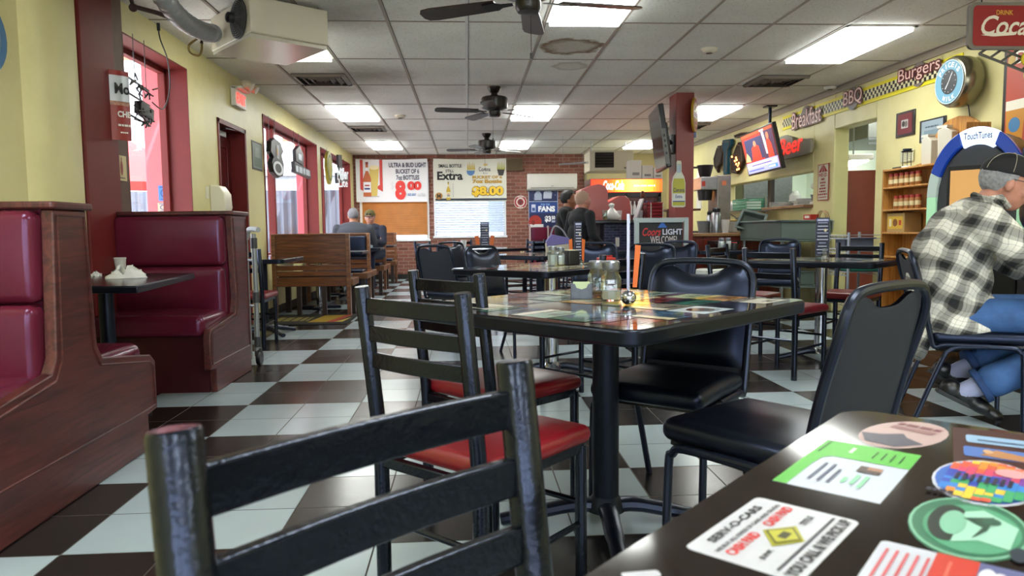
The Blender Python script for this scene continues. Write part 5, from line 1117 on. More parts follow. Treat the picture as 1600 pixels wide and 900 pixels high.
for y, lb in ((9.68, 'dark table with chrome post beyond the nearest oak bench'), (11.62, 'dark table where the two seated men talk'), (13.6, 'last dark table by the left wall, before the back windows')):
    t = thing('bench_table', lb, 'table', (-1.85, y, 0), 0, 'dark tables between the oak benches'); mb = MB(); mb.prism(rrect(.5, .32, .04), (0, 0, .72), (1, 0, 0), (0, 1, 0), .035); mb.build('tabletop', EDGE, t, bevel=.006)
    MB().cyl((-.12, 0, .03), (-.12, 0, .72), .04, 18).build('pedestal_column', CHROME, t)
    mb = MB(); mb.boxc((-.12, 0, .02), (.56, .09, .035)).boxc((-.12, 0, .02), (.09, .56, .035)); mb.build('pedestal_foot', BLK2, t, bevel=.01)
for x, y, lb in ((-1.52, 11.5, 'tall clear plastic cup on the table of the two seated men'),):
    t = thing('plastic_cup', lb, 'cup', (x, y, .756)); MB().lathe([(.028, 0), (.042, .19), (.044, .195), (.040, .195), (.027, .01)], n=18).build('cup_body', mat('frosted_cup', '#a9b4c2', rough=.3), t); MB().lathe([(.0415, .18), (.046, .188), (.0415, .196)], n=18).build('rim', WHITE, t)
t = thing('floor_mat', 'black floor mat with a yellow and red design before the nearest oak bench', 'mat', (0, 0, 0)); MB().box(-2.3, -1.33, 7.92, 8.9, 0, .008).build('rubber_mat', mat('black_mat', '#14130f', rough=.95, bump=.4, bscale=200), t, bevel=.002)
s = Sheet((-2.26, 8.0, .008), (.9, 0, 0), (0, .82, 0), lift=.0015, rough=.9); s.rect(.05, .05, .95, .95, '#2d2a1e'); s.up(); s.poly([(.52, .1), (.75, .1), (.9, .9), (.6, .9)], '#a98a25').poly([(.75, .1), (.85, .1), (.97, .9), (.88, .9)], '#a5412a').poly([(.85, .1), (.95, .1), (.99, .6)], '#b9a24a'); s.bars(.06, .25, .5, .7, '#8a8048'); s.build('mat_design', t)
t = thing('wall_bench', 'maroon padded bench back against the brick below the blue poster', 'bench', (0, 0, 0))
MB().box(1.34, 2.46, YB-.32, YB-.02, 0, .45).build('seat_box', VINR, t, bevel=.02)
for k in range(3):
    xc = 1.34+.56/2*.68+k*.385; MB().cush((xc, YB-.12, .92), (.355, .14, .30), .03).build('upper_cushion', VINR, t, merge=True); MB().cush((xc, YB-.12, .60), (.355, .14, .28), .03).build('lower_cushion', VINR, t, merge=True)
mb = MB(); [mb.box(1.335+k*.385-.012, 1.335+k*.385+.012, YB-.23, YB-.05, .45, 1.10) for k in range(4)]; mb.build('pale_divider', mat('pale_pink_trim', '#b49a98', rough=.4), t)
# ================================================================== bar, cooler and partitions
t = thing('bar_counter', 'dark tiled bar counter with black overhanging top behind the seated men', 'counter', (0, 0, 0))
BT = bpy.data.materials.new('dark_blue_bar_tiles'); BT.use_nodes = True; n_ = BT.node_tree.nodes; l_ = BT.node_tree.links
tc = n_.new('ShaderNodeTexCoord'); mp_ = n_.new('ShaderNodeMapping'); mp_.inputs['Rotation'].default_value = (PI/2, 0, 0); br = n_.new('ShaderNodeTexBrick'); br.inputs['Scale'].default_value = 1; br.inputs['Brick Width'].default_value = .1; br.inputs['Row Height'].default_value = .035; br.inputs['Mortar Size'].default_value = .003
br.inputs['Color1'].default_value = (*lin('#2a2b45'), 1); br.inputs['Color2'].default_value = (*lin('#3a3a5e'), 1); br.inputs['Mortar'].default_value = (*lin('#55566e'), 1); l_.new(tc.outputs['Object'], mp_.inputs[0]); l_.new(mp_.outputs[0], br.inputs[0]); l_.new(br.outputs[0], n_['Principled BSDF'].inputs['Base Color']); n_['Principled BSDF'].inputs['Roughness'].default_value = .2
MB().box(1.78, 2.50, 9.32, 9.9, 0, 1.08).build('tiled_front', BT, t); MB().box(1.48, 2.52, 9.15, 9.95, 1.08, 1.125).build('counter_top', mat('black_counter_top', '#121217', rough=.15), t, bevel=.008)
MB().box(1.50, 1.78, 9.6, 9.66, 0, 1.08).build('side_panel', mat('maroon_side_panel', '#3b1518', rough=.4), t); f = MB(); [f.box(x, x+.05, 9.31, 9.32, .78, .9) for x in (1.93, 2.32)]; f.build('wall_plate', WHITE, t)
t = thing('stepped_partition', 'dusty red partition with two rounded steps beside the bar', 'partition', (0, 0, 0)); PR = mat('dusty_red_laminate', '#9a4a44', rough=.3)
def pxpoly(pts, y=None, x=None): return [at(a, b, y=y, x=x) for a, b in pts]
pp = [(905, 350), (908, 296), (925, 289), (936, 287), (946, 290), (950, 298), (950, 316), (968, 306), (978, 306), (984, 312), (986, 325), (986, 350)]
Q = pxpoly(pp, y=10.25); mb = MB(); mb.prism([(q.x, q.z) for q in Q], (0, 10.25, 0), (1, 0, 0), (0, 0, 1), -.5); mb.build('step_panel', PR, t, bevel=.01); MB().box(1.66, 2.34, 10.26, 10.74, 0, 1.08).build('lower_wall', PR, t)
t = thing('drink_cooler', 'tall glass-front drink cooler with a glowing red and yellow header', 'cooler', (0, 0, 0))
MB().box(2.08, 3.30, 12.15, 12.75, 0, 1.86).build('cabinet', mat('dark_red_cooler_body', '#4a1512', rough=.35), t, bevel=.01)
f = MB(); f.box(2.09, 2.14, 12.1, 12.15, .1, 1.6).box(3.24, 3.29, 12.1, 12.15, .1, 1.6).box(2.67, 2.71, 12.1, 12.15, .1, 1.6).box(2.09, 3.29, 12.1, 12.15, .08, .14).box(2.09, 3.29, 12.1, 12.15, 1.55, 1.62); f.build('door_frame', BLACKP, t)
f = MB()
for z in (.3, .62, .94, 1.26):
    for k in range(16):
        x = 2.16+k*.068; f.use(ink(['#8e2a22', '#3a5a3a', '#b9862f', '#c9c9c9', '#2f4f8a', '#1a1a1a'][(k//3+int(z*10)) % 6])).lathe([(.028, 0), (.028, .13), (.012, .17), (.012, .22)], (x, 12.13, z), 8)
f.build('bottle_rows', None, t)['kind'] = 'stuff'
f = MB(); [f.box(2.12, 3.26, 12.1, 12.16, z-.012, z) for z in (.3, .62, .94, 1.26)]; f.build('wire_shelf', STEEL, t)
MB().box(2.13, 3.25, 12.085, 12.09, .14, 1.55).build('glass_door', GLASS, t, smooth=0)
hd = Sheet((2.09, 12.085, 1.625), (1.21, 0, 0), (0, 0, .225), lift=.001, emit=2.2); MB().box(2.085, 3.295, 12.09, 12.15, 1.62, 1.855).build('header_box', mat('red_header_box', '#a01c14', rough=.4), t)
for k in range(24):
    u = (k+.5)/24; g_ = math.exp(-((u-.62)/.28)**2); c = '#%02x%02x%02x' % (255, int(45+170*g_), int(20+70*g_*g_)); hd.rect(k/24, .04, (k+1)/24, .96, c)
hd.up(); hd.text('Coca-Cola', .17, .2, .46, .88, '#ffffff', bold=.02, shear=.3).bars(.6, .44, .9, .54, '#ffe9b0'); hd.build('lit_header_print', t)
for i, (a, b_, c, d_) in enumerate(((984, 278, 1003, 250), (1003, 278, 1021, 258), (1021, 278, 1036, 262))):
    p, q = at(a, b_, y=12.3), at(c, d_, y=12.3); t = thing('cardboard_box', ['tall white box on the cooler, left one', 'low white box on the cooler, middle one', 'small white box on the cooler, behind the column television'][i], 'box', ((p.x+q.x)/2, 12.45, 1.862), 0, 'white boxes on the drink cooler')
    w_, h = (q.x-p.x)-.01, q.z-1.862; MB().box(-w_/2, w_/2, -.15, .15, 0, h).build('carton', ink('#b9b4ac'), t, bevel=.004); MB().box(-w_*.3, w_*.3, -.153, -.15, h*.2, h*.35).build('print', ink('#6d6a66'), t)
t = thing('window_unit', 'white boxy heating unit with black louvres high above the cooler', 'heater', (0, 0, 0)); MB().box(2.22, 3.02, 13.0, 13.6, 2.06, 2.42).build('casing', mat('cream_unit_casing', '#b9b09a', rough=.5), t, bevel=.01); MB().box(2.32, 2.66, 12.985, 13.0, 2.12, 2.39).build('louvre_shade_plate', DARKV, t); f = MB(); [f.boxc((2.49, 12.98, z), (.34, .03, .012), rx=.5) for z in (2.16, 2.21, 2.26, 2.31, 2.36)]; f.build('louvres', mat('dark_louvre', '#37312a', rough=.5), t); MB().box(2.85, 2.98, 12.99, 13.0, 2.1, 2.125).build('badge', ink('#4a443a'), t)  # dark plate painted as the shade behind the louvres
f = MB(); [f.tube([(x, 13.3, 2.42), (x, 13.3, 2.62)], .01, 6) for x in (2.3, 2.94)]; f.build('hanger_rod', STEEL, t)
t = thing('storage_cupboard', 'plain cream cupboard against the far wall behind the cooler', 'cupboard', (2.9, 14.6, 0)); MB().box(-.3, .9, -.3, .3, 0, 1.85).build('carcass', mat('cream_cupboard', '#a89c72', rough=.5), t, bevel=.005); f = MB(); f.box(-.28, .29, -.32, -.3, .05, 1.8).box(.31, .88, -.32, -.3, .05, 1.8); f.build('door', mat('cream_cupboard', '#a89c72'), t, bevel=.004)
# on the bar
def onbar(px, w_=None): q = at(px, 343, y=9.4); return q.x
t = thing('takeout_bag', 'knotted white plastic bag on the bar top', 'bag', (onbar(957), 9.45, 1.127)); mb = MB(); mb.lathe([(.02, 0), (.09, .01), (.11, .05), (.085, .10), (.035, .15), (.02, .165), (.045, .20), (.03, .215)], n=14); mb.v = [(x*(1+.12*math.sin(9*z*9+x*30)), y*(1+.1*math.sin(40*z)), z) for x, y, z in mb.v]; mb.build('bag_body', mat('thin_white_plastic', '#cfccc8', rough=.4), t, smooth=1.3); MB().ell((.0, 0, .2), (.03, .02, .025)).build('knot', mat('thin_white_plastic', '#cfccc8'), t)
t = thing('beer_glass', 'small straight drinking glass on the bar top left of the white bag', 'glass', (onbar(944), 9.35, 1.127)); MB().lathe([(.028, 0), (.034, .13), (.032, .13), (.026, .01)], n=16).build('glass_wall', CLEAR, t); MB().lathe([(.026, .01), (.028, .05)], n=16).build('drink', ink('#b9a06a'), t)
t = thing('tablet_screen', 'white tablet leaning back on the bar top', 'tablet', (onbar(998), 9.5, 1.127)); mb = MB(); mb.boxc((.02, 0, .14), (.02, .2, .29), ry=.32); mb.build('tablet_body', mat('pale_grey_plastic', '#b7b4b4', rough=.4), t, bevel=.004); MB().boxc((.03, 0, .01), (.12, .12, .018)).build('foot', mat('pale_grey_plastic', '#b7b4b4'), t)
t = thing('red_crate', 'red ribbed plastic crate on the bar beside the column', 'crate', (onbar(1024), 9.5, 1.127)); mb = MB(); [mb.boxc((0, 0, .03+.045*k), (.22+.006*(k % 2), .2, .04)) for k in range(5)]; mb.build('crate_wall', mat('dark_red_crate', '#8e1420', rough=.4), t, bevel=.006); mb = MB(); [mb.boxc((x, -.103, .11), (.012, .01, .22)) for x in (-.06, .1)]; mb.build('white_strap', WHITE, t)
t = thing('spoon_bottle', 'brown bottle with a long neck standing behind the red crate', 'bottle', (onbar(1014), 9.75, 1.127)); MB().lathe([(.03, 0), (.032, .16), (.014, .24), (.013, .32)], n=14).build('glass_body', ink('#4a1f12', .2), t); MB().ell((0, 0, .35), (.035, .02, .05)).build('stopper', ink('#5a3420'), t)
for i, (px, c_) in enumerate(((972, '#c9bfc0'), (1006, '#c8c0c4'))):
    t = thing('stack_of_cups', ['stack of pale cups on the bar beside the bag', 'stack of pale cups on the bar beside the tablet'][i], 'cups', (onbar(px), 9.6, 1.127), 0, 'cup stacks on the bar'); MB().lathe([(.03, 0), (.04, .1)], n=12).build('cup_body', ink(c_), t); MB().lathe([(.042, .1), (.042, .13)], n=12).build('rims', ink(c_), t)
# chalkboard on an A-frame
t = thing('chalkboard_sign', 'black beer chalkboard with WELCOME written in chalk, in a silver frame', 'sign', (0, 0, 0))
A = V((1.935, 8.15, .36)); X_ = V((.575, 0, 0)); Z_ = V((0, .02, .745)); board(t, A+X_*.06+V((0, .012, 0)), X_*.88, Z_, .01, mat('chalkboard_slate', '#191b20', rough=.6), 'slate')
fm = MB()
for a, b in (((0, 0), (1, 0)), ((1, 0), (1, 1)), ((1, 1), (0, 1)), ((0, 1), (0, 0))):
    pa, pb = A+X_*a[0]+Z_*a[1], A+X_*b[0]+Z_*b[1]; ext = .03; d = (pb-pa).normalized(); fm.boxm(Matrix.Translation((pa+pb)/2) @ (Matrix.Identity(4) if abs(d.x) > .5 else Matrix.Identity(4)), (((pb-pa).length+.06) if abs(d.x) > .5 else .055, .03, .055 if abs(d.x) > .5 else (pb-pa).length))
fm.build('silver_frame', mat('brushed_silver_frame', '#9aa6a8', rough=.35, metal=.3), t, bevel=.004)
s = Sheet(A+V((0, .004, 0)), X_, Z_, lift=.0015); s.text('Coors', .12, .76, .50, .885, '#b5262c', bold=.02, shear=.35).text('LIGHT', .53, .775, .93, .865, '#c4c8d8', bold=.025).poly([(.43, .885), (.62, .885), (.56, .955), (.51, .965), (.47, .93)], '#2c62b8').text('WELCOME!', .28, .645, .82, .755, '#cfc6c6', shear=-.05).bars(.12, .44, .4, .5, '#4fa0a8'); s.build('chalk_writing', t)
f = MB(); [f.tube([(x, 8.2, .7), (x, 8.42, 0)], .012, 6) for x in (1.99, 2.45)]; [f.box(x-.012, x+.012, 8.14, 8.165, 0, .4) for x in (1.95, 2.49)]; f.build('easel_legs', mat('brushed_silver_frame', '#9aa6a8'), t)
# ---- on the column
t = thing('column_television', 'black television on the red column, seen from behind and tilted', 'television', (0, 0, 0))
M = Matrix.Translation((2.30, 8.55, 2.06)) @ Matrix.Rotation(-.12, 4, 'Z') @ Matrix.Rotation(-.14, 4, 'Y')
mb = MB(); mb.boxm(M, (.06, .86, .72)); mb.build('television_body', mat('black_tv_shell', '#0f1013', rough=.3), t, bevel=.012); mb = MB(); mb.boxm(M @ Matrix.Translation((.05, 0, -.05)), (.05, .5, .42)); mb.build('rear_housing', mat('grey_rear_housing', '#2c2d2f', rough=.5), t, bevel=.01)
mb = MB(); mb.boxm(M @ Matrix.Translation((-.012, -.432, -.12)), (.05, .006, .40)); mb.build('side_panel', mat('grey_tv_side', '#55544f', rough=.4), t); mb = MB(); [mb.boxm(M @ Matrix.Translation((-.012, -.437, z)), (.02, .004, .03)) for z in (-.0, -.06, -.12, -.2)]; mb.build('sockets', BLACKP, t)
mb = MB(); mb.tube([M @ V((.08, 0, 0)), (2.52, 8.75, 2.03)], .025, 8); mb.boxc((2.50, 8.75, 2.03), (.04, .14, .22)); mb.build('wall_mount', BLACKP, t)
mb = MB(); mb.boxm(M @ Matrix.Translation((-.032, 0, 0)), (.002, .80, .66)); mb.build('screen', ink('#20242c', .1), t)
t = thing('bottle_sign', 'tall tin sign shaped like a pale beer bottle on the red column', 'sign', (0, 0, 0))
pts = [(1050, 322), (1050, 286), (1052, 276), (1057, 268), (1057, 255), (1058, 251), (1064, 251), (1065, 255), (1065, 268), (1069, 276), (1071, 286), (1071, 322), (1068, 324), (1053, 324)]
Q = pxpoly(pts, y=8.60); zs = [q.z for q in Q]; xs = [q.x for q in Q]; bx0, bx1, bz0, bz1 = min(xs), max(xs), min(zs), max(zs)
mb = MB(); mb.prism([(q.x, q.z) for q in Q], (0, 8.60, 0), (1, 0, 0), (0, 0, 1), -.012); mb.build('tin_plate', ink('#c9c6b6'), t)
s = Sheet((bx0, 8.599, bz0), (bx1-bx0, 0, 0), (0, 0, bz1-bz0), lift=.002); s.poly([(.06, .04), (.94, .04), (.94, .52), (.85, .64), (.62, .74), (.62, .93), (.38, .93), (.38, .74), (.15, .64), (.06, .52)], '#a8a536'); s.up(); s.rect(.06, .13, .94, .3, '#c9ccc4').rect(.36, .72, .64, .92, '#9fb0bc').poly([(.12, .62), (.88, .62), (.64, .74), (.36, .74)], '#c6ccb8'); s.up(); s.text('Corona', .1, .33, .9, .42, '#1f2a55', bold=.01).text('Extra', .25, .20, .75, .27, '#2a3f8a', bold=.02).rect(.06, .12, .94, .14, '#2a3f8a'); s.build('bottle_print', t)
t = thing('oval_bottle_cap_sign', 'round yellow and red beer sign fixed edgewise on the red column', 'sign', (0, 0, 0))
M = Matrix.Translation((2.735, 8.60, 2.36)) @ Matrix.Rotation(1.12, 4, 'Z') @ Matrix.Rotation(PI/2, 4, 'X'); mb = MB(); mb.lathe([(.20, -.01), (.20, .01), (.19, .016)], M=M, n=32); mb.build('disc', ink('#b8901f'), t)
s = Sheet(M @ V((-.2, -.2, .016)), M.to_3x3() @ V((.4, 0, 0)), M.to_3x3() @ V((0, .4, 0)), lift=.002); s.ring(.5, .5, .46, .46, .2, '#8f1c1c'); s.rect(.12, .4, .88, .6, '#d9d0bb'); s.up(); s.bars(.18, .44, .82, .56, '#8f1c1c').rect(.38, .68, .62, .76, '#8f1c1c').rect(.36, .22, .64, .3, '#8f1c1c'); s.build('sign_print', t)
MB().box(2.72, 2.78, 8.66, 8.72, 2.1, 2.2).build('bracket', BLK2, t)
# purple and white tote bag with grey handles on the second table's far chair
t = thing('tote_bag', 'purple and white insulated bag with a grey handle beside the men at the bar', 'bag', (at(873, 380, y=8.6).x, 8.6, .62)); mb = MB(); mb.prism([(-.14, 0), (.16, .02), (.13, .27), (-.09, .33), (-.16, .22)], (0, -.06, 0), (1, 0, 0), (0, 0, 1), -.12); mb.build('lower_panel', mat('pale_bag_fabric', '#b7ae98', rough=.7), t, bevel=.01); mb = MB(); mb.prism([(-.15, .19), (.13, .22), (.12, .29), (-.09, .335), (-.155, .25)], (0, -.065, 0), (1, 0, 0), (0, 0, 1), -.13); mb.build('purple_panel', mat('purple_bag_fabric', '#6f66a4', rough=.6), t, bevel=.01)
MB().tube(spline([V((-.1, 0, .32)), V((-.05, 0, .43)), V((.04, 0, .39)), V((.11, 0, .28))], 6), .010, 8).build('handle', mat('grey_handle', '#8f8d94', rough=.5), t)
for x, y, lb in ((at(902, 345, y=9.0).x, 9.0, 'black bar stool under the balding person in the black sweatshirt'), (1.98, 8.72, 'empty black bar stool before the dark tiled bar'), (at(881, 345, y=9.62).x-.03, 9.62, 'black bar stool under the dark-haired person in the hooded top')): stool(lb, x, y, 0, None)
t = thing('side_counter', 'small black stand under the purple bag', 'stand', (at(871, 380, y=8.6).x, 8.6, 0)); MB().boxc((0, 0, .60), (.34, .26, .03)).build('top', BLACKP, t, bevel=.005); MB().cyl((0, 0, .02), (0, 0, .59), .03).build('post', BLK2, t); MB().lathe([(.18, 0), (.18, .02), (.03, .04)]).build('foot', BLK2, t)
# ================================================================== right side: server station and right wall
WOODR = wood('red_cabinet_wood', '#5e1f12', '#873320', rough=.3, axis='z')
t = thing('server_counter', 'red wooden server counter with a tan top under the coffee machines', 'counter', (0, 0, 0))
MB().box(2.92, 4.28, 9.62, 10.3, 0, .90).build('carcass', WOODR, t)
for k in range(7):
    x = 2.95+k*.155
    if k in (3,): continue
    MB().box(x, x+.14, 9.60, 9.62, .1, .66 if k in (0, 6) else .86).build('door', WOODR, t, bevel=.006)
f = MB(); f.box(2.95, 3.09, 9.60, 9.62, .69, .86); f.build('drawer', WOODR, t, bevel=.005); MB().box(2.89, 4.3, 9.56, 10.32, .90, .94).build('counter_top', wood('tan_counter_top', '#8f6a44', '#b38d5f', rough=.4), t, bevel=.005)
t = thing('steel_end_panel', 'dull steel cabinet end standing between the column and the red counter', 'cabinet', (2.86, 9.1, 0)); MB().box(-.06, .02, 0, .42, 0, 1.03).build('panel', mat('dull_galvanised', '#73777a', rough=.4, metal=.5, noise=.15), t, bevel=.004); MB().box(-.07, .03, -.01, .43, 1.03, 1.045).build('top_edge', STEEL, t)
t = thing('wall_shelf', 'brown bracket shelf at the left end of the server station', 'shelf', (0, 0, 0)); MB().box(2.95, 3.45, 10.5, 10.95, 1.27, 1.30).build('shelf_board', wood('shelf_brown', '#4a2a18', '#6d432a', rough=.4), t, bevel=.004); mb = MB(); mb.prism([(0, 0), (.4, 0), (.36, -.08), (.2, -.22), (.05, -.33), (0, -.35)], (2.97, 10.6, 1.27), (1, 0, 0), (0, 0, 1), -.03); mb.build('bracket', wood('shelf_brown', '#4a2a18', '#6d432a'), t)
f = MB(); [f.box(2.95+x, 2.98+x, 10.9, 10.94, 0, 1.27) for x in (0, .47)]; f.build('leg', wood('shelf_brown', '#4a2a18', '#6d432a'), t)
def P2(px, y): return at(px, 350, y=y).x
t = thing('cup_tower', 'tall stack of white paper cups on the brown bracket shelf', 'cups', (P2(1092, 10.7), 10.7, 1.302)); MB().lathe([(.045, 0), (.03, .42), (.045, .44), (.028, .62)], n=16).build('nested_cups', ink('#d4d2c8'), t); MB().lathe([(.048, .0), (.048, .02)], n=16).build('lowest_rim', WHITE, t)
t = thing('coffee_brewer', 'steel coffee brewer with an orange control panel on the server counter', 'coffee maker', (P2(1116, 10.09), 10.11, .942), 0)
MB().box(-.02, .17, -.2, .2, 0, .80).build('steel_body', mat('worn_steel_body', '#84807a', rough=.35, metal=.6, noise=.15), t, bevel=.008); MB().box(-.25, .0, -.18, .18, .60, .78).build('brew_head', STEEL, t, bevel=.01); MB().lathe([(.09, .46), (.11, .62)], (-.14, -.02, 0), 18).build('filter_basket', BLACKP, t); MB().box(-.27, .0, -.17, .17, 0, .03).build('drip_tray', BLACKP, t); MB().box(-.24, -.19, -.185, -.18, .65, .72).build('control_panel', ink('#a8341c'), t)
MB().box(.04, .10, -.205, -.2, .66, .72).build('orange_side_label', mat('orange_tinted_plate', '#c9754a', rough=.4), t)  # flat orange plate on the brewer's side
t = thing('filter_funnel', 'black brew funnel sitting upside down on top of the coffee brewer', 'funnel', (P2(1110, 10.0), 10.0, 1.80)); mb = MB(); mb.lathe([(.07, 0), (.08, .02), (.11, .14), (.115, .16), (.1, .16)], n=20); mb.build('bowl', BLACKP, t); MB().boxc((-.14, 0, .13), (.10, .03, .025)).build('handle', BLACKP, t)
b_ = bpy.data.objects['filter_funnel']; b_.location.z = .942+.78+.003; b_.location.x = P2(1116, 10)-.14
for i, (px, h) in enumerate(((1119, .33), (1111, .29))):
    t = thing('coffee_airpot', ['taller steel coffee airpot in front on the server counter', 'shorter steel coffee airpot behind on the server counter'][i], 'airpot', (P2(px, 9.68+.15*i), 9.68+.15*i, .942), 0, 'steel coffee airpots'); MB().lathe([(.062, 0), (.065, .02), (.065, h*.78), (.045, h*.88)], n=20).build('steel_body', STEEL, t); MB().lathe([(.05, h*.86), (.055, h*.9), (.055, h), (.03, h+.015)], n=20).build('black_lid', BLACKP, t); MB().boxc((-.0, -.06, h*.95), (.02, .07, .02)).build('spout', BLACKP, t)
t = thing('grey_bucket', 'small grey plastic bucket on the server counter', 'bucket', (P2(1098, 9.75), 9.75, .942)); MB().lathe([(.055, 0), (.08, .16), (.09, .165), (.076, .16)], n=18).build('bucket_wall', ink('#6f7478'), t); MB().tube([(-.08, 0, .16), (-.05, -.05, .1), (.05, -.05, .1), (.08, 0, .16)], .003, 5).build('wire_handle', STEEL, t)
t = thing('white_cup', 'white foam cup beside the steel airpots', 'cup', (P2(1133, 9.66), 9.66, .942)); MB().lathe([(.042, 0), (.058, .17)], n=18).build('cup_body', ink('#d9d8d2'), t); MB().lathe([(.06, .17), (.06, .18)], n=18).build('rim', WHITE, t)
for i, (px, s_) in enumerate(((1148, .9), (1160, 1.1), (1173, .8))):
    t = thing('plastic_tub', ['squat clear plastic tub with lemons on the server counter', 'tall clear plastic tub at the middle of the server counter', 'small clear plastic tub at the right end of the server counter'][i], 'tub', (P2(px, 9.75+.2*(i == 1)), 9.75+.2*(i == 1), .942), .2*i, 'clear tubs on the server counter'); MB().cush((0, 0, .09*s_), (.13, .16, .18*s_), .02).build('tub_wall', mat('cloudy_plastic', '#aeb0aa', rough=.25), t, merge=True); MB().cush((0, 0, .185*s_), (.14, .17, .02), .008).build('lid', ink(['#b39a4a', '#8f9698', '#b8b6ae'][i]), t, merge=True)
# green basket, plates and bags on the hatch shelf
def hs(px, x=4.30): return at(px, 322, x=x).y
t = thing('green_basket', 'green plastic lattice basket on the serving hatch shelf', 'basket', (4.10, 10.35, 1.27)); t.scale = (1, .78, 1); GB = mat('green_basket_plastic', '#2f7a5a', rough=.4)
mb = MB()
for z, a in ((0, .30), (.04, .31), (.08, .32), (.12, .335), (.15, .34)): mb.tube([(-.13, -a, z), (.13, -a, z), (.13, a, z), (-.13, a, z)], .006, 5, closed=True)
for k in range(16): y = -.3+k*.04; mb.tube([(-.13, y, 0), (-.13, y*1.12, .15)], .005, 4); mb.tube([(.13, y, 0), (.13, y*1.12, .15)], .005, 4)
mb.build('lattice', GB, t); MB().box(-.12, .12, -.29, .29, 0, .006).build('base', GB, t); MB().box(-.10, .11, -.27, .27, .01, .13).build('white_liner', ink('#c4cfc4'), t)
t = thing('ledge_shelf', 'narrow steel ledge holding the green basket in front of the hatch', 'shelf', (4.10, 10.35, 1.25)); MB().box(-.2, .11, -.5, .5, -.012, .0).build('ledge', STEEL, t); f = MB(); [f.tube([(-.15, y, -.01), (.10, y, -.16), (.10, y, -.01)], .008, 6) for y in (-.4, .4)]; f.build('bracket', STEEL, t)
t = thing('white_bag', 'rumpled white plastic bag behind the green basket', 'bag', (4.12, 10.95, 1.27)); mb = MB(); mb.ell((0, 0, .07), (.12, .2, .075), 16, 10); mb.v = [(x, y+.02*math.sin(z*60), max(0, z+.015*math.sin(y*40)+.01*math.sin(x*50))) for x, y, z in mb.v]; mb.build('bag_body', mat('thin_white_plastic', '#cfccc8'), t, smooth=1.3); MB().ell((0, -.05, .15), (.04, .05, .02)).build('bag_knot', mat('thin_white_plastic', '#cfccc8'), t)
for i, (y, n_, x, r) in enumerate(((10.05, 4, 4.42, .12), (9.75, 3, 4.42, .12), (9.23, 5, 4.42, .12))):
    for k in range(n_):
        t = thing('white_plate', 'white plate in the %s stack on the hatch shelf, %s' % (['left', 'middle', 'right'][i], ['lowest one', 'second from below', 'third from below', 'fourth from below', 'topmost one'][k] if k < n_-1 else 'topmost one'), 'plate', (x, y, HZ0+.001+k*.018), 0, 'plates stacked on the hatch shelf'); MB().lathe([(r*.6, 0), (r, .014), (r, .018), (r*.58, .006)], n=24).build('dish', ink('#d8d8d4', .2), t)
t = thing('white_mixer', 'white stand mixer at the right end of the hatch shelf', 'mixer', (4.44, 8.98-.02, HZ0+.001)); MB().boxc((0, 0, .02), (.13, .13, .04)).build('base', WHITE, t, bevel=.015); MB().boxc((0, -.04, .12), (.06, .05, .18)).build('stand', WHITE, t, bevel=.015); MB().ell((0, .02, .24), (.05, .11, .05)).build('motor_head', WHITE, t); MB().lathe([(.03, .05), (.055, .13)], (0, .05, 0), 16).build('bowl', STEEL, t)
# seen through the hatch: fridge, dividing post and wall shelf
t = thing('steel_fridge', 'brushed steel refrigerator seen through the serving hatch', 'refrigerator', (5.3, 12.5, 0)); MB().box(-.45, .45, 0, .8, 0, 2.0).build('steel_body', STEEL, t, bevel=.01); MB().box(-.44, .0, -.03, 0, .1, 1.95).build('door', STEEL, t, bevel=.008); MB().box(.01, .44, -.03, 0, .1, 1.95).build('door', STEEL, t, bevel=.008); f = MB(); [f.tube([(x, -.03, 1.0), (x, -.07, 1.05), (x, -.07, 1.5), (x, -.03, 1.55)], .012, 8) for x in (-.05, .06)]; f.build('handle', CHROME, t)
t = thing('dark_hatch_post', 'dark upright post inside the serving hatch', 'post', (4.62, at(1205, 300, x=4.62).y, 0)); MB().box(-.03, .03, -.05, .05, 0, 2.6).build('shaft', ink('#2a1c18'), t); MB().box(-.05, .05, -.07, .07, 0, .03).build('foot_plate', ink('#2a1c18'), t)
t = thing('kitchen_shelf', 'steel shelf with a stack of bowls on the far kitchen wall', 'shelf', (7.15, 14.0, 1.45)); MB().box(-.2, .22, -2.2, 1.0, 0, .02).build('shelf_board', STEEL, t); f = MB(); [f.tube([(.2, y, -.25), (-.15, y, 0)], .012, 6) for y in (-2, 0, .9)]; f.build('bracket', STEEL, t)
t = thing('cake_stand', 'white domed stand on the shelf seen through the serving hatch', 'stand', (4.47, 9.62, HZ0+.001)); MB().lathe([(.06, 0), (.02, .02), (.02, .06), (.085, .07), (.085, .078)], n=20).build('stand_foot', WHITE, t); MB().lathe([(.08, .078), (.078, .15), (.04, .2), (.01, .21)], n=20).build('dome', ink('#d6dcd6', .2), t)
f = thing('kitchen_table', 'steel kitchen worktable seen through the doorway', 'table', (6.2, 9.6, 0)); MB().box(-.6, .6, -.4, .4, .86, .9).build('worktop', STEEL, f); [MB().box(x-.02, x+.02, y-.02, y+.02, 0, .86).build('leg', STEEL, f) for x in (-.55, .55) for y in (-.35, .35)]
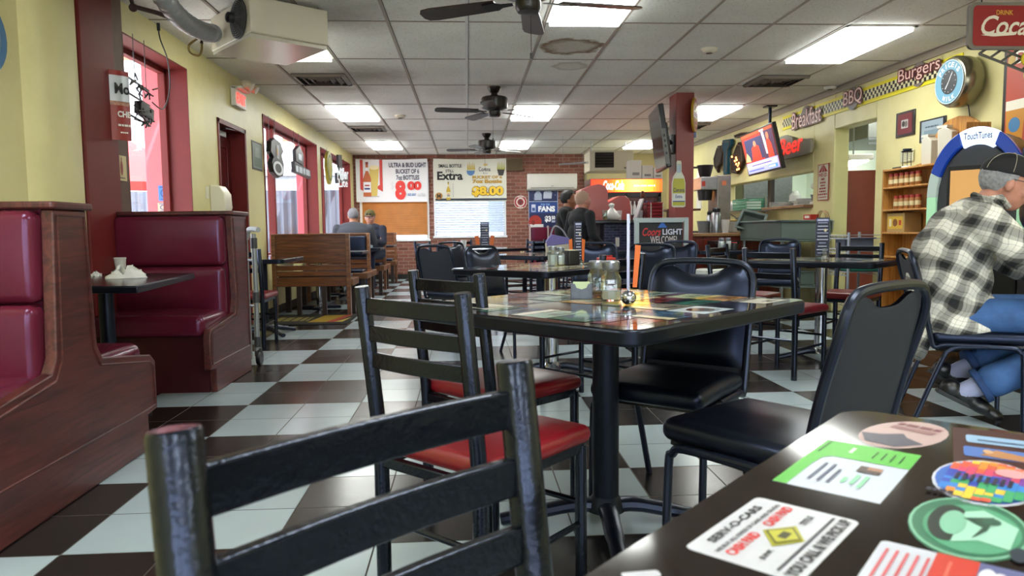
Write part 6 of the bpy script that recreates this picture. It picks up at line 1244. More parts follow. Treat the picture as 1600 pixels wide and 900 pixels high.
# dish station
DG = mat('grey_green_dish_plastic', '#5c6a66', rough=.45, noise=.06)
t = thing('dish_station', 'grey-green dish sink on legs against the right wall', 'sink', (3.90, 8.72, 0))
mb = MB(); hx_, hy_, z0, z1 = .30, .62, .86, 1.08
for a in ((-hx_, -hx_+.02, -hy_, hy_), (hx_-.02, hx_, -hy_, hy_), (-hx_, hx_, -hy_, -hy_+.02), (-hx_, hx_, hy_-.02, hy_)): mb.box(*a, z0, z1)
mb.box(-hx_, hx_, -hy_, hy_, z0-.02, z0); mb.box(-hx_-.03, hx_+.02, -hy_-.03, hy_+.02, z1-.01, z1+.01) if False else None
mb.build('basin', DG, t, bevel=.01); mb = MB()
for a in ((-hx_-.03, -hx_+.01, -hy_-.03, hy_+.03), (-hx_-.03, hx_, -hy_-.03, -hy_+.01), (-hx_-.03, hx_, hy_-.01, hy_+.03)): mb.box(*a, z1-.01, z1+.012)
mb.build('rolled_rim', DG, t, bevel=.006)
for x in (-.26, .26):
    for y in (-.57, .57): MB().cyl((x, y, 0), (x, y, .85), .018, 10).build('leg', mat('grey_leg', '#8d9290', rough=.4, metal=.4), t)
MB().box(-.28, .28, -.58, .58, .30, .32).build('lower_shelf', DG, t)
def tub(lb, loc, rot=(0, 0, 0), c=None, d=(.38, .5, .16)):
    t = thing('bus_tub', lb, 'tub', loc, 0, 'grey bus tubs'); t.rotation_euler = rot; mb = MB(); a, b, h = d[0]/2, d[1]/2, d[2]
    for q in ((-a, -a+.012, -b, b), (a-.012, a, -b, b), (-a, a, -b, -b+.012), (-a, a, b-.012, b)): mb.box(*q, 0, h)
    mb.box(-a, a, -b, b, 0, .01); mb.build('tub_wall', c or DG, t, bevel=.008); mb = MB()
    for q in ((-a-.02, -a, -b-.02, b+.02), (a, a+.02, -b-.02, b+.02), (-a, a, -b-.02, -b), (-a, a, b, b+.02)): mb.box(*q, h-.012, h)
    mb.build('tub_rim', c or DG, t, bevel=.004); return t
tub('grey tub leaning on its corner at the left end of the dish sink', (3.74, 9.30, 1.04), (.45, -.95, .6), None, (.26, .30, .11)); tub('grey tub standing on the lower shelf of the dish sink', (3.95, 8.6, .322)); tub('flat pale tub lying behind the leaning one', (3.94, 8.98, .885), (0, 0, .0), mat('pale_grey_tub', '#8e938c', rough=.5), (.3, .36, .12))
t = thing('wire_rack', 'round wire rack with a red box behind the dish sink', 'rack', (4.29, 8.45, 1.085)); [MB().tube([(-.02*k, .12*math.cos(a*PI/10), .12*abs(math.sin(a*PI/10))) for a in range(11)], .004, 5).build('wire_hoop', mat('copper_wire', '#9a6a4a', rough=.4, metal=.5), t) for k in range(3)]; t2 = thing('red_box', 'small red box beside the round wire rack above the dish sink', 'box', (4.27, 8.75, 1.084)); MB().boxc((0, 0, .045), (.1, .2, .07)).build('carton', ink('#a82018'), t2, bevel=.003); MB().boxc((-.051, 0, .05), (.002, .12, .03)).build('label', WHITE, t2)
tt = thing('rack_ledge', 'thin wall ledge above the dish sink', 'shelf', (4.24, 8.6, 1.078)); MB().box(-.002, .088, -.32, .32, -.01, .005).build('ledge', STEEL, tt); MB().box(.07, .088, -.3, .3, -.1, .0).build('bracket', STEEL, tt)
t = thing('waste_bin', 'open black bin under the end of the server counter', 'bin', (3.36, 9.30, 0)); mb = MB(); mb.lathe([(.17, 0), (.21, .82), (.22, .83), (.2, .82), (.16, .02)], n=4, M=Matrix.Rotation(PI/4, 4, 'Z')); mb.build('bin_wall', BLACKP, t, bevel=.01); MB().lathe([(.225, .8), (.225, .84), (.2, .84)], n=4, M=Matrix.Rotation(PI/4, 4, 'Z')).build('bin_rim', BLACKP, t)
t = thing('white_tub', 'white round food tub on the floor behind the second table', 'tub', (2.62, 7.6, 0)); MB().lathe([(.13, 0), (.16, .52)], n=24).build('tub_wall', ink('#b9bcb4'), t); MB().lathe([(.17, .52), (.17, .56), (.15, .57)], n=24).build('lid', ink('#c9ccc4'), t)
# ---- signs on the right wall
def wsheet(px0, pyb, px1, pyt, x=4.315, **k):
    A, B, T_ = at(px0, pyb, x=x), at(px1, pyb, x=x), at(px0, pyt, x=x)
    return Sheet((x, A.y, A.z), (0, B.y-A.y, 0), (0, 0, T_.z-A.z), **k)
t = thing('menu_strip_sign', 'long yellow checkered sign strip reading Breakfast, BBQ and Burgers', 'sign', (0, 0, 0))
ya, yb_, za, zb_ = 9.72, 6.14, 2.325, 2.505
board(t, (4.318, ya, za), (0, yb_-ya, 0), (0, 0, zb_-za), .011, ink('#e0d21c'), 'strip')
s = Sheet((4.318, ya, za), (0, yb_-ya, 0), (0, 0, zb_-za), lift=.0015); L = ya-yb_; q = .036; k = 0
nx_ = int(L/q)
for i in range(nx_):
    for j in range(3):
        v0 = .2+j*.2
        s.rect(i/nx_, v0, (i+1)/nx_, v0+.2, '#17150f' if (i+j) % 2 else '#d8d2a8')
s.build('checker_print', t)
def disc_word(word, px0, px1, pyb, pyt, r, pxc, pyc):
    c = at(pxc, pyc, x=4.306); s = Sheet((4.306, c.y+r, c.z-r), (0, -2*r, 0), (0, 0, 2*r), lift=.001)
    mb = MB(); mb.prism([(.5+.5*math.cos(a*PI/18), .5+.5*math.sin(a*PI/18)) for a in range(36)], (4.306, c.y+r, c.z-r), (0, -2*r, 0), (0, 0, 2*r), -.006); mb.build('grey_disc', ink('#7b6f6c'), t)
    A, B, T_ = at(px0, pyb[0], x=4.300), at(px1, pyb[1], x=4.300), at(px0, pyt[0], x=4.300)
    s = Sheet((4.300, A.y, min(A.z, B.z)), (0, B.y-A.y, 0), (0, 0, T_.z-A.z), lift=.0); sl = 0
    s.k = 1; s.l = .001; du, dv = .018/s.X.length, .012/s.Y.length
    for a in range(8): s.k = 1+a*.1; s.text(word, du*math.cos(a*PI/4), dv*math.sin(a*PI/4), 1+du*math.cos(a*PI/4), 1+dv*math.sin(a*PI/4), '#5a1216', bold=.03)
    s.k = 5; s.text(word, 0, 0, 1, 1, '#f0cdc4', bold=.0); s.build('word_'+word.lower().replace("'", ''), t)
disc_word('Breakfast', 1238, 1283, (197, 189), (172, 160), .135, 1259, 182); disc_word('BBQ', 1318, 1347, (170, 160), (145, 140), .125, 1332, 154); disc_word('Burgers', 1404, 1469, (134, 113), (110, 80), .115, 1435, 116)
for o in list(kids(t)):
    if o.name.startswith('word_'): o.name = 'lettering'
t = thing('wall_clock', 'round blue and black advertising clock in a deep steel drum on the right wall', 'clock', (0, 0, 0)); c = at(1484, 128, x=4.14); R_ = Matrix.Translation((4.14, c.y, c.z)) @ Matrix.Rotation(-PI/2, 4, 'Y')
M = Matrix((V((0, -1, 0)), V((0, 0, 1)), V((-1, 0, 0)))).transposed().to_4x4(); M.translation = (4.14, c.y, c.z)
MB().lathe([(.205, -.16), (.215, -.12), (.215, -.03), (.20, 0), (.185, .004)][::1], n=40, M=M).build('steel_drum', mat('worn_drum_metal', '#8c8874', rough=.25, metal=.8), t)
def MS(M, r, **k): X_ = M.to_3x3() @ V((2*r, 0, 0)); Y_ = M.to_3x3() @ V((0, 2*r, 0)); return Sheet(M @ V((-r, -r, .005)), X_, Y_, **k)
s = MS(M, .185, lift=.0015); s.oval(.5, .5, .5, .5, '#5f93ad', 36); s.up(); s.oval(.5, .5, .28, .28, '#23262b', 30); s.arc("PRICE'S", .5, .5, .385, 152, 28, .115, '#e2eaf0').arc('MILK', .5, .5, .385, 238, 302, .11, '#e2eaf0', flip=True).ring(.5, .5, .5, .5, .04, '#b9c6cc')
s.up()
for k in range(12): a = PI*k/6; s.oval(.5+.23*math.cos(a), .5+.23*math.sin(a), .012, .012, '#c9ced2', 8)
dial_ = s.build('clock_dial', t); s = MS(M, .185, lift=.006); s.poly([(.49, .5), (.51, .5), (.62, .68), (.60, .69)], '#d9dde0').poly([(.49, .5), (.51, .49), (.40, .34), (.38, .36)], '#d9dde0'); s.build('clock_hands', dial_)
MB().tube([(4.30, c.y-.02, c.z-.2), (4.318, c.y-.02, c.z-.3), (4.318, c.y-.03, 1.6)], .005, 6).build('power_cable', BLACKP, t)
def frame(lb, px0, pyb, px1, pyt, fc, mc, fw=.12, draw=None, nm='framed_picture', cat='picture', grp='framed pictures on the right wall'):
    t = thing(nm, lb, cat, (0, 0, 0), 0, grp); s = wsheet(px0, pyb, px1, pyt); board(t, s.O, s.X, s.Y, .014, ink(fc, .3), 'frame', bevel=.003); s.rect(fw*.7, fw*.6, 1-fw*.7, 1-fw*.6, mc); s.up()
    if draw: draw(s)
    s.build('picture_print', t)
frame('black-framed couple photo with a dark red mat, right of the kitchen doorway', 1399, 216, 1428, 178, '#1a1212', '#6a1f28', .16, lambda s: (s.rect(.32, .32, .68, .66, '#b9b4b0'), s.up(), s.oval(.44, .5, .08, .12, '#2a2626'), s.oval(.58, .48, .08, .12, '#6d6662')))
frame('wide black-framed pale landscape print above the wooden shelf', 1436, 224, 1476, 190, '#15151a', '#8a9aa5', .12, lambda s: (s.rect(.2, .25, .8, .5, '#6f8490'), s.up(), s.bars(.25, .62, .75, .68, '#4a5a68')))
frame('small black-framed certificate beside the wooden shelf', 1393, 294, 1411, 262, '#12121a', '#b5b5c6', .2, lambda s: (s.rect(.3, .3, .7, .34, '#6a6a86'), s.rect(.3, .5, .7, .53, '#6a6a86'), s.rect(.3, .65, .7, .68, '#6a6a86')))
t = thing('paper_notice', 'white paper notice taped above the certificate', 'notice', (0, 0, 0)); s = wsheet(1406, 254, 1427, 236); board(t, s.O, s.X, s.Y, .002, ink('#c6c5a6'), 'paper'); [s.rect(.15, .2+.15*k, .85, .24+.15*k, '#8d8c7a') for k in range(4)]; s.build('print', t)
t = thing('id_notice', 'white and red WE I.D. notice between the hatch and the doorway', 'notice', (0, 0, 0)); s = wsheet(1277, 314, 1294, 258); board(t, s.O, s.X, s.Y, .004, ink('#a02a2a'), 'panel'); s.rect(.05, .02, .95, .98, '#cbc7b4'); s.up(); s.poly([(.1, .78), (.42, .96), (.45, .96), (.35, .78)], '#9a2020').poly([(.65, .78), (.55, .96), (.6, .96), (.92, .78)], '#9a2020').poly([(.42, .78), (.47, .96), (.53, .96), (.6, .78)], '#9a2020').text('WE I.D.', .1, .65, .9, .75, '#9a2020', bold=.03).bars(.35, .56, .65, .61, '#9a2020').bars(.25, .47, .75, .51, '#9a2020').bars(.3, .39, .7, .43, '#9a2020').bars(.2, .31, .8, .35, '#9a2020').bars(.2, .23, .8, .27, '#9a2020').bars(.1, .15, .9, .19, '#9a2020').rect(.15, .08, .85, .1, '#9a2020'); s.build('lettering', t)
t = thing('beer_poster', 'orange poster with tall beer glasses in a dark frame at the right edge', 'poster', (0, 0, 0)); A = at(1563, 235, x=4.31); s = Sheet((4.31, A.y, A.z), (0, -.75, 0), (0, 0, at(1563, 72, x=4.31).z-A.z)); board(t, s.O, s.X, s.Y, .02, ink('#1c1414'), 'frame', bevel=.003)
s.rect(.05, .03, .95, .97, '#b8432c'); s.up(); s.text('Drafts', .16, .78, .7, .90, '#efe6da', bold=.02, shear=.1).poly([(.08, .05), (.30, .05), (.33, .40), (.06, .40)], '#c8851f').rect(.06, .36, .33, .45, '#e9e2cf').poly([(.35, .05), (.62, .05), (.66, .55), (.32, .55)], '#cf9420').oval(.49, .58, .17, .06, '#ece6d4').poly([(.68, .05), (.9, .05), (.92, .5), (.66, .5)], '#b9761f'); s.up(); s.oval(.19, .22, .08, .07, '#3f78a8').oval(.49, .32, .11, .10, '#e4dcc4').text('XX', .41, .28, .57, .36, '#a81f1f', bold=.05).oval(.36, .66, .07, .07, '#9ab03a').oval(.12, .82, .05, .06, '#c2a04a'); s.build('poster_print', t)
t = thing('enamel_sign', 'red enamel cola sign with silver frame hanging at the upper right corner', 'sign', (0, 0, 0))
A = at(1512, 77, y=4.2); B = at(1700, 77, y=4.2); T_ = at(1512, 3, y=4.2); X_ = V((B.x-A.x, 0, 0)); Z_ = V((0, 0, T_.z-A.z)); asp = X_.x/Z_.z
mb = MB(); P_r = [(.5+p[0]/1, .5+p[1]) for p in rrect(.5, .5, .001)]
def rrn(u0, v0, u1, v1, r, asp, n=6):
    out = []
    for cu, cv, a in ((u1-r, v1-r*asp, 0), (u0+r, v1-r*asp, 90), (u0+r, v0+r*asp, 180), (u1-r, v0+r*asp, 270)): out += [(cu+r*math.cos(math.radians(a+90*i/n)), cv+r*asp*math.sin(math.radians(a+90*i/n))) for i in range(n+1)]
    return out
mb.prism(rrn(0, 0, 1, 1, .05, asp), A, X_, Z_, -.02); mb.build('silver_frame', mat('dull_silver_frame', '#77736e', rough=.4, metal=.4), t)
s = Sheet(A, X_, Z_, lift=.002); s.rr(.035, .07, .965, .93, .035, '#8c1218', asp); s.up(); s.text('DRINK', .22, .73, .36, .83, '#c99a3a', bold=.02).text('Coca-Cola', .10, .30, .90, .72, '#ddd3c2', bold=.015, shear=.35); s.poly([(.10, .30), (.25, .36), (.40, .36), (.36, .30), (.2, .27)], '#ddd3c2'); s.build('sign_print', t)
f = MB(); a, b_ = at(1530, 84, y=4.25), at(1612, 116, y=4.25); up = V((0, 0, .03))
for k in range(3): d = V((.07*k, 0, .05*k)); f.tube([a+d, b_+d], .008, 6)
for k in range(6): p = a+(b_-a)*(k/5); f.tube([p, p+V((.15, 0, .10))], .008, 6)
f.build('scroll_bracket', mat('dull_silver_frame', '#77736e'), t); q = at(1606, 92, y=4.2); MB().lathe([(.045, 0), (.045, .01)], q, 20, Matrix.Rotation(PI/2, 4, 'X')).build('yellow_button', ink('#c9b41f'), t)
f = MB(); [f.tube([A+X_*u+Z_, V((A.x+X_.x*u, 4.2, ZC))], .004, 5) for u in (.1, .9)]; f.build('hanging_wire', BLK2, t)
# neon states and beer sign
def neonshape(lb, nm, pts, m, x=4.30, d=.05, extra=None, cat='neon sign', grp=None):
    t = thing(nm, lb, cat, (0, 0, 0), 0, grp); Q = [at(a, b, x=x-d) for a, b in pts]; mb = MB(); mb.prism([(q.y, q.z) for q in Q], (x, 0, 0), (0, 1, 0), (0, 0, 1), -d); mb.build('sign_body', m, t, bevel=.004)
    mb = MB(); n_ = len(Q); cen = sum((q for q in Q), V((0, 0, 0)))/n_; mb.tube([q+(cen-q)*.16+V((-.012, 0, 0)) for q in Q], .006, 6, closed=True); mb.build('neon_outline', extra or mat('unlit_neon_tube_brown', '#6b5a4a', rough=.3), t)
    mb = MB(); mb.boxc((x+.012, cen.y, cen.z), (.03, .05, .08)); mb.build('wall_hook', BLACKP, t); return t
neonshape('dark brown state-shaped neon sign, leftmost on the yellow wall', 'state_neon_sign', [(1121, 228), (1127, 227), (1129, 236), (1126, 256), (1121, 262), (1121, 270), (1116, 262), (1115, 248)], mat('dark_brown_neon_body', '#2f1f16', rough=.7, spec=.2))
neonshape('blue long-legged neon sign between the two brown ones', 'state_neon_sign', [(1129, 219), (1142, 217), (1142, 226), (1137, 234), (1136, 272), (1130, 273), (1131, 240), (1128, 230)], mat('teal_neon_body', '#1f4a5c', rough=.7, spec=.2))
neonshape('dark state-shaped sign glowing with orange dots beside the television', 'state_neon_sign', [(1153, 222), (1160, 224), (1162, 250), (1156, 262), (1150, 272), (1142, 270), (1140, 246), (1146, 240)], mat('dark_brown_neon_body', '#2f1f16'))
t_ = bpy.data.objects['state_neon_sign.002']; f = MB(); rnd = random.Random(2)
for k in range(9): q = at(1143+rnd.random()*12, 243+rnd.random()*22, x=4.24); f.ell(q, (.012, .018, .018), 8, 6)
f.build('glowing_lamps', mat('warm_orange_glow', '#ff9a50', emit=5), t_)
neonshape('dark elongated metal sign above the television', 'lizard_sign', [(1146, 212), (1158, 207), (1172, 206), (1174, 210), (1160, 213), (1148, 216)], mat('dark_brown_neon_body', '#2f1f16'), cat='sign')
t = thing('beer_neon_sign', 'red glowing script beer sign with a grey backing on the yellow wall', 'neon sign', (0, 0, 0))
pts = [(1214, 228), (1220, 214), (1228, 211), (1239, 214), (1240, 222), (1249, 217), (1256, 217), (1267, 216), (1268, 226), (1266, 238), (1256, 242), (1240, 246), (1222, 250), (1214, 248)]
Q = [at(a, b, x=4.26) for a, b in pts]; mb = MB(); mb.prism([(q.y, q.z) for q in Q], (4.29, 0, 0), (0, 1, 0), (0, 0, 1), -.04); mb.build('grey_backing', mat('grey_neon_backing', '#8a8577', rough=.4), t)
s = wsheet(1218, 246, 1254, 219, x=4.245, lift=.004, emit=1.1); s.text('Beer', 0, .02, 1, .98, '#e8241a', bold=.01, shear=.15, slope=.10); s.build('glowing_script', t); mb = MB(); mb.boxc((4.30, sum(q.y for q in Q)/len(Q), 2.05), (.05, .06, .08)); mb.build('wall_hook', BLACKP, t)
# television showing a news programme
t = thing('wall_television', 'lit television showing a red and blue news programme, tilted below the ceiling', 'television', (0, 0, 0))
TL, TR, BR = at(1156, 213, x=3.92), at(1206, 197, x=3.80), at(1221, 270, x=3.94); X_ = TR-TL; X_ = V((X_.x, X_.y, 0)); Zd = BR-TR; Xn = X_.normalized(); Zd = Zd-Xn*Zd.dot(Xn); Z_ = -Zd; A = TL-Z_
Nn = X_.cross(Z_).normalized(); mb = MB(); mb.prism([(0, 0), (1, 0), (1, 1), (0, 1)], A, X_, Z_, -.05); mb.build('television_body', mat('black_tv_shell', '#0f1013'), t, bevel=.006)
s = Sheet(A, X_, Z_, lift=.002, emit=1.15); s.rect(.03, .05, .97, .96, '#a4241c'); s.up(); s.rect(.1, .34, .62, .84, '#232a4c').rect(.62, .3, .97, .92, '#3a2440').rect(.03, .05, .97, .30, '#8d8fc8').rect(.03, .9, .97, .96, '#c8401f'); s.up(); s.poly([(.25, .3), (.3, .62), (.42, .7), (.52, .62), (.55, .3)], '#c82a1c').oval(.41, .70, .045, .07, '#b06a50').poly([(.66, .9), (.72, .9), (.76, .4), (.70, .4)], '#c9d2e0').poly([(.74, .3), (.74, .62), (.80, .78), (.88, .6), (.9, .3)], '#b8321f').oval(.81, .78, .04, .08, '#b8684c').rect(.16, .17, .93, .27, '#c9c3dc').rect(.68, .07, .93, .15, '#4a78c8').poly([(.04, .34), (.12, .55), (.2, .42), (.2, .32)], '#c9a86a').oval(.09, .21, .05, .06, '#c9b0a0'); s.up(); s.rect(.2, .205, .8, .235, '#5a4f86').rect(.08, .1, .55, .125, '#3a4a90').bars(.7, .09, .9, .13, '#e8eef8').bars(.62, .915, .76, .945, '#ffffff'); s.build('lit_screen', t)
f = MB(); c_ = A+X_*.5+Z_*.75-Nn*.05; f.tube([c_, V((c_.x+.12, c_.y, c_.z+.1)), V((c_.x+.12, c_.y, ZC))], .022, 8); f.boxc((c_.x+.12, c_.y, ZC-.01), (.14, .14, .02)); f.build('ceiling_mount', BLK2, t)
t = thing('smoke_alarm', 'small white alarm fixed where the ceiling meets the menu strip', 'alarm', (4.22, 8.25, ZC-.002)); MB().lathe([(.06, -.03), (.07, -.01), (.07, 0)], n=18).build('housing', WHITE, t); MB().lathe([(.03, -.036), (.03, -.03)], n=14).build('grille', mat('grille_dark', '#5b5148'), t)
# ---- kitchen doorway contents
t = thing('red_kitchen_door', 'rust red swing door standing half open in the kitchen doorway', 'door', (0, 0, 0)); a, b_ = at(1323, 300, x=4.72), at(1372, 300, x=5.05); a.z = b_.z = 0
X_ = b_-a; mb = MB(); mb.prism([(0, 0), (1, 0), (1, 1), (0, 1)], (a.x, a.y, .02), X_, V((0, 0, 1.68)), -.045); mb.build('door_leaf', mat('rust_red_door_paint', '#7d3423', rough=.4, noise=.08), t, bevel=.004)
mb = MB(); mb.box(a.x-.13, a.x-.02, a.y-.03, a.y+.03, 0, 1.66); mb.build('red_jamb', mat('dark_red_jamb', '#6a1c1a', rough=.35), t); f = MB(); [f.boxc((a.x-.1, a.y-.05, z), (.10, .05, .05)) for z in (1.50, 1.0)]; f.build('latch', mat('brass_latch', '#8a7a52', rough=.4, metal=.6), t)
t = thing('kitchen_light', 'white tube light fixture under the hood seen through the doorway', 'light', (0, 0, 0)); c_ = at(1333, 250, x=5.2); MB().boxc((c_.x, c_.y, c_.z), (.30, .9, .07), rz=-.3).build('fixture_body', WHITE, t, bevel=.01); MB().boxc((c_.x, c_.y, c_.z-.045), (.2, .84, .03), rz=-.3).build('lit_tube_cover', mat('lit_kitchen_diffuser', '#fbffe8', emit=5), t)
f = MB(); f.tube([(c_.x, c_.y, c_.z+.03), (c_.x, c_.y, ZC)], .01, 6); f.build('stem', STEEL, t)
t = thing('kitchen_hood', 'grey steel extractor hood and shelving seen above the red kitchen door', 'hood', (6.3, 10.2, 1.95)); MB().box(-.9, .9, -.7, .9, .25, .6).build('hood_box', mat('grey_hood_steel', '#8b8d86', rough=.35, metal=.5), t, bevel=.01)
f = MB(); [f.box(-.9, .9, -.72, -.70, z, z+.025) for z in (.16, .22)]; [f.box(x, x+.02, -.72, -.7, -.35, .25) for x in (-.5, -.1, .3)]; f.build('filter_rail', STEEL, t); f = MB(); [f.cyl((x, 0, .6), (x, 0, .676), .012) for x in (-.8, .8)]; f.build('hanger_rod', STEEL, t)
for (xx, yy, lb) in ((5.6, 8.6, 'square kitchen ceiling panel by the doorway'), (5.9, 11.4, 'square kitchen ceiling panel behind the serving hatch'), (6.6, 13.8, 'unseen kitchen ceiling panel added to brighten the far kitchen corner')):  # last panel is added to brighten the kitchen behind the hatch
    t = thing('kitchen_ceiling_light', lb, 'ceiling light', (xx, yy, ZC-.004), 0, 'kitchen ceiling panels'); MB().box(-.28, .28, -.58, .58, -.004, 0).build('diffuser', LM, t, smooth=0); f = MB(); f.box(-.3, -.28, -.6, .6, -.01, 0).box(.28, .3, -.6, .6, -.01, 0).box(-.3, .3, -.6, -.58, -.01, 0).box(-.3, .3, .58, .6, -.01, 0); f.build('frame', WHITE, t)
# ---- wooden candy shelf, jars, box
PINE = wood('honey_pine', '#a06a30', '#c48e48', rough=.4, axis='z')
t = thing('wooden_shelf_unit', 'honey pine shelf unit with a sloping arched back holding jars', 'shelf', (0, 0, 0)); xf, xb = 4.08, 4.312; y1 = 6.90; y0_ = 5.72
zt0 = 1.56
mb = MB(); mb.prism([(y1, .05), (y1, zt0), (6.62, 1.60), (6.52, 1.83), (6.42, 1.84), (6.36, 1.90), (6.25, 1.945), (6.12, 1.96), (6.0, 1.94), (5.88, 1.88), (5.82, 1.80), (y0_, 1.78), (y0_, .05)], (xb, 0, 0), (0, 1, 0), (0, 0, 1), -.02); mb.build('back_board', PINE, t)
for y in (y1-.02, y0_): MB().box(xf, xb-.02, y, y+.02, .0, zt0 if y > 6 else 1.85).build('side_panel', PINE, t, bevel=.003)
SZ = [.12, .45, .72, .95, 1.17, 1.385, 1.555]
for z in SZ: MB().box(xf, xb-.02, y0_, y1, z-.018, z).build('shelf_board', PINE, t, bevel=.003)
def jar(lb, x, y, z):
    t = thing('spice_jar', lb, 'jar', (x, y, z), 0, 'red-lidded jars on the pine shelf'); MB().lathe([(.026, 0), (.028, .005), (.028, .09), (.022, .102)], n=12).build('jar_body', mat('spice_jar_contents', '#96602e', rough=.3, noise=.2, nscale=80), t); MB().lathe([(.025, .10), (.025, .125), (.02, .128)], n=12).build('red_lid', ink('#9a2a22'), t); MB().lathe([(.0285, .03), (.0285, .07)], n=12, cap=False).build('paper_label', ink('#c9b98e'), t)
for r_, (z, nm, n_, off) in enumerate(((1.385, 'upper', 6, 0), (1.17, 'lower', 5, .09))):
    for k in range(n_): jar('red-lidded jar in the %s jar row, %s from the doorway end' % (nm, ['first', 'second', 'third', 'fourth', 'fifth', 'sixth', 'seventh'][k]), 4.13, 6.82-off-k*.084, z+.001)
t = thing('candy_box', 'cardboard box with a yellow printed panel on the pine shelf', 'box', (4.19, 6.70, .951)); MB().boxc((0, 0, .09), (.17, .28, .18)).build('carton', mat('tan_cardboard', '#a88a58', rough=.8), t, bevel=.003); s = Sheet((-.086, .12, .03), (0, -.24, 0), (0, 0, .12), lift=.001); s.rect(0, 0, 1, 1, '#c9a22c'); s.up(); s.oval(.5, .5, .16, .3, '#7a4a1c').rect(.1, .2, .25, .8, '#d8cfae').rect(.75, .3, .9, .7, '#a8371f'); s.build('printed_label', t)
t = thing('candle_stand', 'small dark metal lantern stand on top of the pine shelf', 'lantern', (4.15, 6.62, 1.556)); t.scale = (.8, .8, .72); f = MB(); [f.tube([(.05*math.cos(a), .05*math.sin(a), 0), (.05*math.cos(a), .05*math.sin(a), .2)], .004, 5) for a in (0, 2.1, 4.2)]; f.lathe([(.06, .2), (.065, .215)], n=14); f.build('wire_frame', BLK2, t); MB().lathe([(.06, 0), (.055, .02), (.02, .03)], n=14).build('white_dish', WHITE, t); MB().lathe([(.02, .215), (.05, .225), (.05, .245)], n=14).build('top_dish', BLK2, t)
for i, y in enumerate((6.42, 6.18)):
    t = thing('paper_bag', ['crumpled white paper bag behind the lantern on the pine shelf', 'taller white paper bag next to the jukebox on the pine shelf'][i], 'bag', (4.18, y, 1.556), .3*i, 'paper bags on the pine shelf'); mb = MB(); mb.prism([(-.07, 0), (.07, 0), (.08, .24+.05*i), (.02, .27+.05*i), (-.06, .22+.05*i)], (0, -.04, 0), (0, 1, 0), (0, 0, 1), .08); mb.build('bag_body', ink('#bdb8aa'), t, bevel=.006); MB().boxc((.04, 0, .27+.05*i), (.07, .10, .02)).build('folded_top', ink('#cbc7ba'), t)
# ---- jukebox
t = thing('jukebox', 'blue and silver digital jukebox with a glowing arch on the right wall', 'jukebox', (0, 0, 0))
jc = at(1528, 300, x=3.72); JZ = V((0, 0, 1)); jn = V((-.80, -.60, 0)); jx = V((jn.y*-1*-1, -jn.x*-1*-1, 0)); jx = V((.60, -.80, 0))*.86   # runs to the right as seen from the room
JM = Matrix((jx, JZ, jn)).transposed().to_4x4(); JM.translation = (jc.x, jc.y, 0)
def arch(w_, ztop, zspr, n=14): return [(w_*math.cos(PI*k/n), zspr+(ztop-zspr)*math.sin(PI*k/n)) for k in range(n+1)]
def jp(pts, z0, d, nm, m, **k):
    mb = MB(); mb.prism(pts, JM @ V((0, 0, z0)), jx, JZ, d); return mb.build(nm, m, t, **k)
full = [(.36, .75)]+arch(.36, 1.70, 1.25)+[(-.36, .75)]
jp(full, -.45, .45, 'dark_casing', mat('black_jukebox_shell', '#121217', rough=.3), bevel=.01)
jp([(.30, .05), (.30, .8), (-.30, .8), (-.30, .05)], -.42, .40, 'pedestal', mat('black_jukebox_shell', '#121217'), bevel=.01)
jp([(.34, .8)]+arch(.30, 1.60, 1.2)+[(-.34, .8)], 0, .03, 'front_fascia', mat('dark_grey_fascia', '#3c3f47', rough=.35), bevel=.006)
def arcband(a0, a1, nm, m, r0=.30, r1=.375, zt0=1.615, zt1=1.715, zs=1.22):
    n = 10; P = [(r1*math.cos(a0+(a1-a0)*k/n), zs+(zt1-zs)*math.sin(a0+(a1-a0)*k/n)) for k in range(n+1)]+[(r0*math.cos(a1+(a0-a1)*k/n), zs+(zt0-zs)*math.sin(a1+(a0-a1)*k/n)) for k in range(n+1)]
    jp(P, 0, .06, nm, m, bevel=.006)
BLU = mat('glossy_blue_plastic', '#1a3f9e', rough=.2, coat=.4, emit=.25); 
arcband(.62*PI, .36*PI, 'glowing_crown', mat('backlit_white_crown', '#cfe0ff', rough=.3, emit=1.1), r0=.27, zt0=1.59); arcband(.36*PI, .12*PI, 'blue_arc', BLU); arcband(.88*PI, .62*PI, 'blue_arc', BLU); arcband(.12*PI, -.0, 'silver_arc', mat('pale_glow_side', '#a8b8b0', rough=.3, emit=.25)); arcband(PI, .88*PI, 'silver_arc', mat('pale_glow_side', '#a8b8b0'))
for sx in (-1, 1): jp([(sx*.30, .98), (sx*.375, .98), (sx*.375, 1.22), (sx*.30, 1.22)][::(1 if sx > 0 else -1)], 0, .06, 'glowing_side_tube', mat('pale_green_glow_side', '#9fd0a8', rough=.3, emit=.3), bevel=.006)
jp([(-.38, .84), (.38, .84), (.375, .98), (.2, .98), (.16, .955), (-.16, .955), (-.2, .98), (-.375, .98)], 0, .075, 'blue_shelf', BLU, bevel=.006)
jp([(-.225, .99), (.225, .99), (.215, 1.44), (-.215, 1.44)], .03, .02, 'screen_bezel', BLACKP, bevel=.004)
bez_ = [o for o in kids(t) if o.name.startswith('screen_bezel')][0]
s = Sheet(JM @ V((-.195, 1.02, .051)), jx*.39, JZ*.39, lift=.001, emit=.55); s.rect(0, 0, 1, 1, '#b98a50'); s.up(); s.rect(0, 0, .5, .05, '#e0d2b0'); s.build('lit_screen', bez_)
s = Sheet(JM @ V((-.10, 1.625, .061)), jx*.21, JZ*.05, lift=.001, emit=.6); s.text('TouchTunes', 0, 0, 1, 1, '#1c2c4c', bold=.02, slope=.02); s.build('lettering', t)
